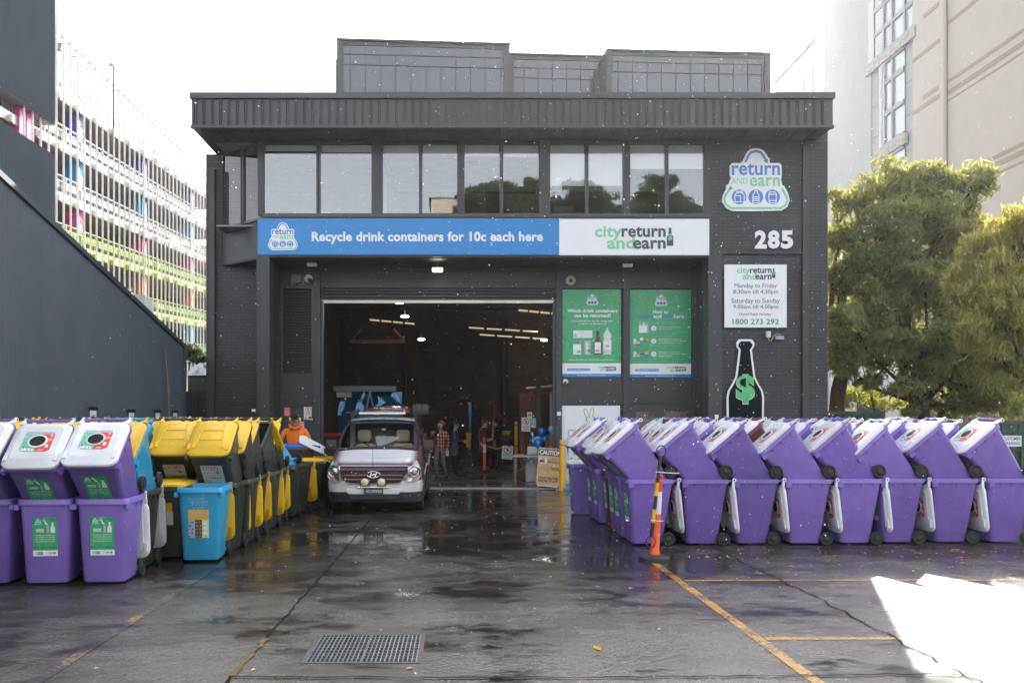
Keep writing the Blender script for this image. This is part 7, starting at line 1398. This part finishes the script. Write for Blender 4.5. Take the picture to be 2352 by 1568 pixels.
# green fences on the right
GFN = mat('green corrugated fence', (.025, .075, .045), .45, var=.1, dirt=.1)
def gfence(u0, u1, v, Y, label):
    r = thing('fence', label, 'fence', (gx((u0 + u1) / 2, Y), Y, 0), 0); w = (u1 - u0) * Y / F; zt = gz(v, Y); b = MB(); vs = []; x = -w / 2; k = 0
    while x < w / 2: d_ = .03 * (k % 4 in (1, 2)); vs += [(x, d_, 0), (x, d_, zt - .06)]; x += (.03, .07, .03, .07)[k % 4]; k += 1
    b.add(vs, [(2 * i, 2 * i + 1, 2 * i + 3, 2 * i + 2)[::-1] for i in range(len(vs) // 2 - 1)], GFN); b.build('panel', r); b = MB(); b.box(-w / 2 - .02, w / 2 + .02, -.03, .07, zt - .08, zt, GFN); b.box(w / 2 - .03, w / 2 + .03, -.03, .07, 0, zt - .08, GFN); b.build('rail', r); return r
gfence(1896, 2030, 944, 23.5, 'green corrugated steel fence between the brick wall and the tree'); gfence(2290, 2440, 966, 19.5, 'green corrugated steel fence behind the last bins, carrying the parking sign')
gfence(2030, 2290, 985, 24.5, 'low green corrugated steel fence under the trees, mostly hidden by bins')
Yq = 19.2; r = thing('parking_gate', 'dark green steel frame on the fence holding the customer parking sign', 'gate', (gx(2330, Yq), Yq, 0)); b = MB()
for u in (2296, 2347): b.box(gx(u, Yq) - r.location.x - .03, gx(u, Yq) - r.location.x + .03, -.03, .03, 0, gz(995, Yq), GFN)
for v in (995, 1033): b.box(gx(2296, Yq) - r.location.x, gx(2347, Yq) - r.location.x, -.02, .02, gz(v, Yq) - .03, gz(v, Yq) + .03, IST)
b.build('frame', r)
notice('parking_sign', 'white sign reading CUSTOMER PARKING on the dark green gate', 2300, 2346, 1000, 1025, Yq - .05, WHITE, (('CUSTOMER', .04, .96, .14, .42, INK, .01), ('PARKING', .15, .9, .56, .84, INK, .01)))
# low grey wall and the pale yard beyond the trees
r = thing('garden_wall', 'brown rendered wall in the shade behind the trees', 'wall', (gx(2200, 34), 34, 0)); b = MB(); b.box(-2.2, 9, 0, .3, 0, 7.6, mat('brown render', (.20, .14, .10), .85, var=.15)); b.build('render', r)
r = thing('white_house', 'white rendered house showing through the leaves behind the sapling', 'house', (gx(2010, 45), 45, 0)); b = MB(); b.box(-2.5, 3.0, 0, 4, 0, 6.2, WHITE); b.build('wall', r); b = MB(); b.box(-2.7, 3.2, -.3, 4.2, 6.2, 6.6, FLH); b.build('roof', r); b = MB(); b.box(-1, .4, -.04, 0, 2, 3.4, TGD); b.build('window', r)
# ---------------------------------------------------------------- sun-shower mist
hz = bpy.data.materials.new('mist'); hz.use_nodes = True; t_ = hz.node_tree; t_.nodes.clear(); o_ = t_.nodes.new('ShaderNodeOutputMaterial'); v_ = t_.nodes.new('ShaderNodeVolumePrincipled')
v_.inputs['Color'].default_value = (.96, .97, 1, 1); v_.inputs['Density'].default_value = .00029; v_.inputs['Anisotropy'].default_value = .62; t_.links.new(v_.outputs[0], o_.inputs['Volume'])
m = MB(); m.box(-242, 242, -242, 242, -1.7, 125, hz); m.build('haze', kind='stuff')
# ---------------------------------------------------------------- sunlit drops of the passing shower
rng = np.random.default_rng(12); g = NT('rain water'); g.b.inputs['Base Color'].default_value = (.95, .96, 1, 1); g.b.inputs['Roughness'].default_value = .15; g.b.inputs['Specular IOR Level'].default_value = .8
tl = g.n('ShaderNodeBsdfTranslucent'); tl.inputs[0].default_value = (1, 1, 1, 1); mx = g.n('ShaderNodeMixShader'); mx.inputs[0].default_value = .6; g.l(g.b.outputs[0], mx.inputs[1]); g.l(tl.outputs[0], mx.inputs[2]); g.l(mx.outputs[0], g.out.inputs[0]); DROP = g.m
m = MB(); n = 2000; t = (1 + 5 ** .5) / 2
oct_v = [(1, 0, 0), (-1, 0, 0), (0, 1, 0), (0, -1, 0), (0, 0, 1.25), (0, 0, -1)]; oct_f = [(0, 2, 4), (2, 1, 4), (1, 3, 4), (3, 0, 4), (2, 0, 5), (1, 2, 5), (3, 1, 5), (0, 3, 5)]
for k in range(n):
    Y = 3.0 + 16.5 * rng.random() ** .8; u = rng.triangular(0, 1650, 2420); v = rng.uniform(80, 1350) if rng.random() < .85 else rng.uniform(-40, 1568)
    x, y, z = at(u, v, Y)
    if z < .15: continue
    r = .0011 * Y * rng.choice([.42, .55, .75, 1.1], p=[.45, .3, .18, .07]) * .8
    m.add([(x + a * r, y + b * r, z + c * r) for a, b, c in oct_v], oct_f, DROP, True)
m.build('rain', kind='stuff', sharp=0)
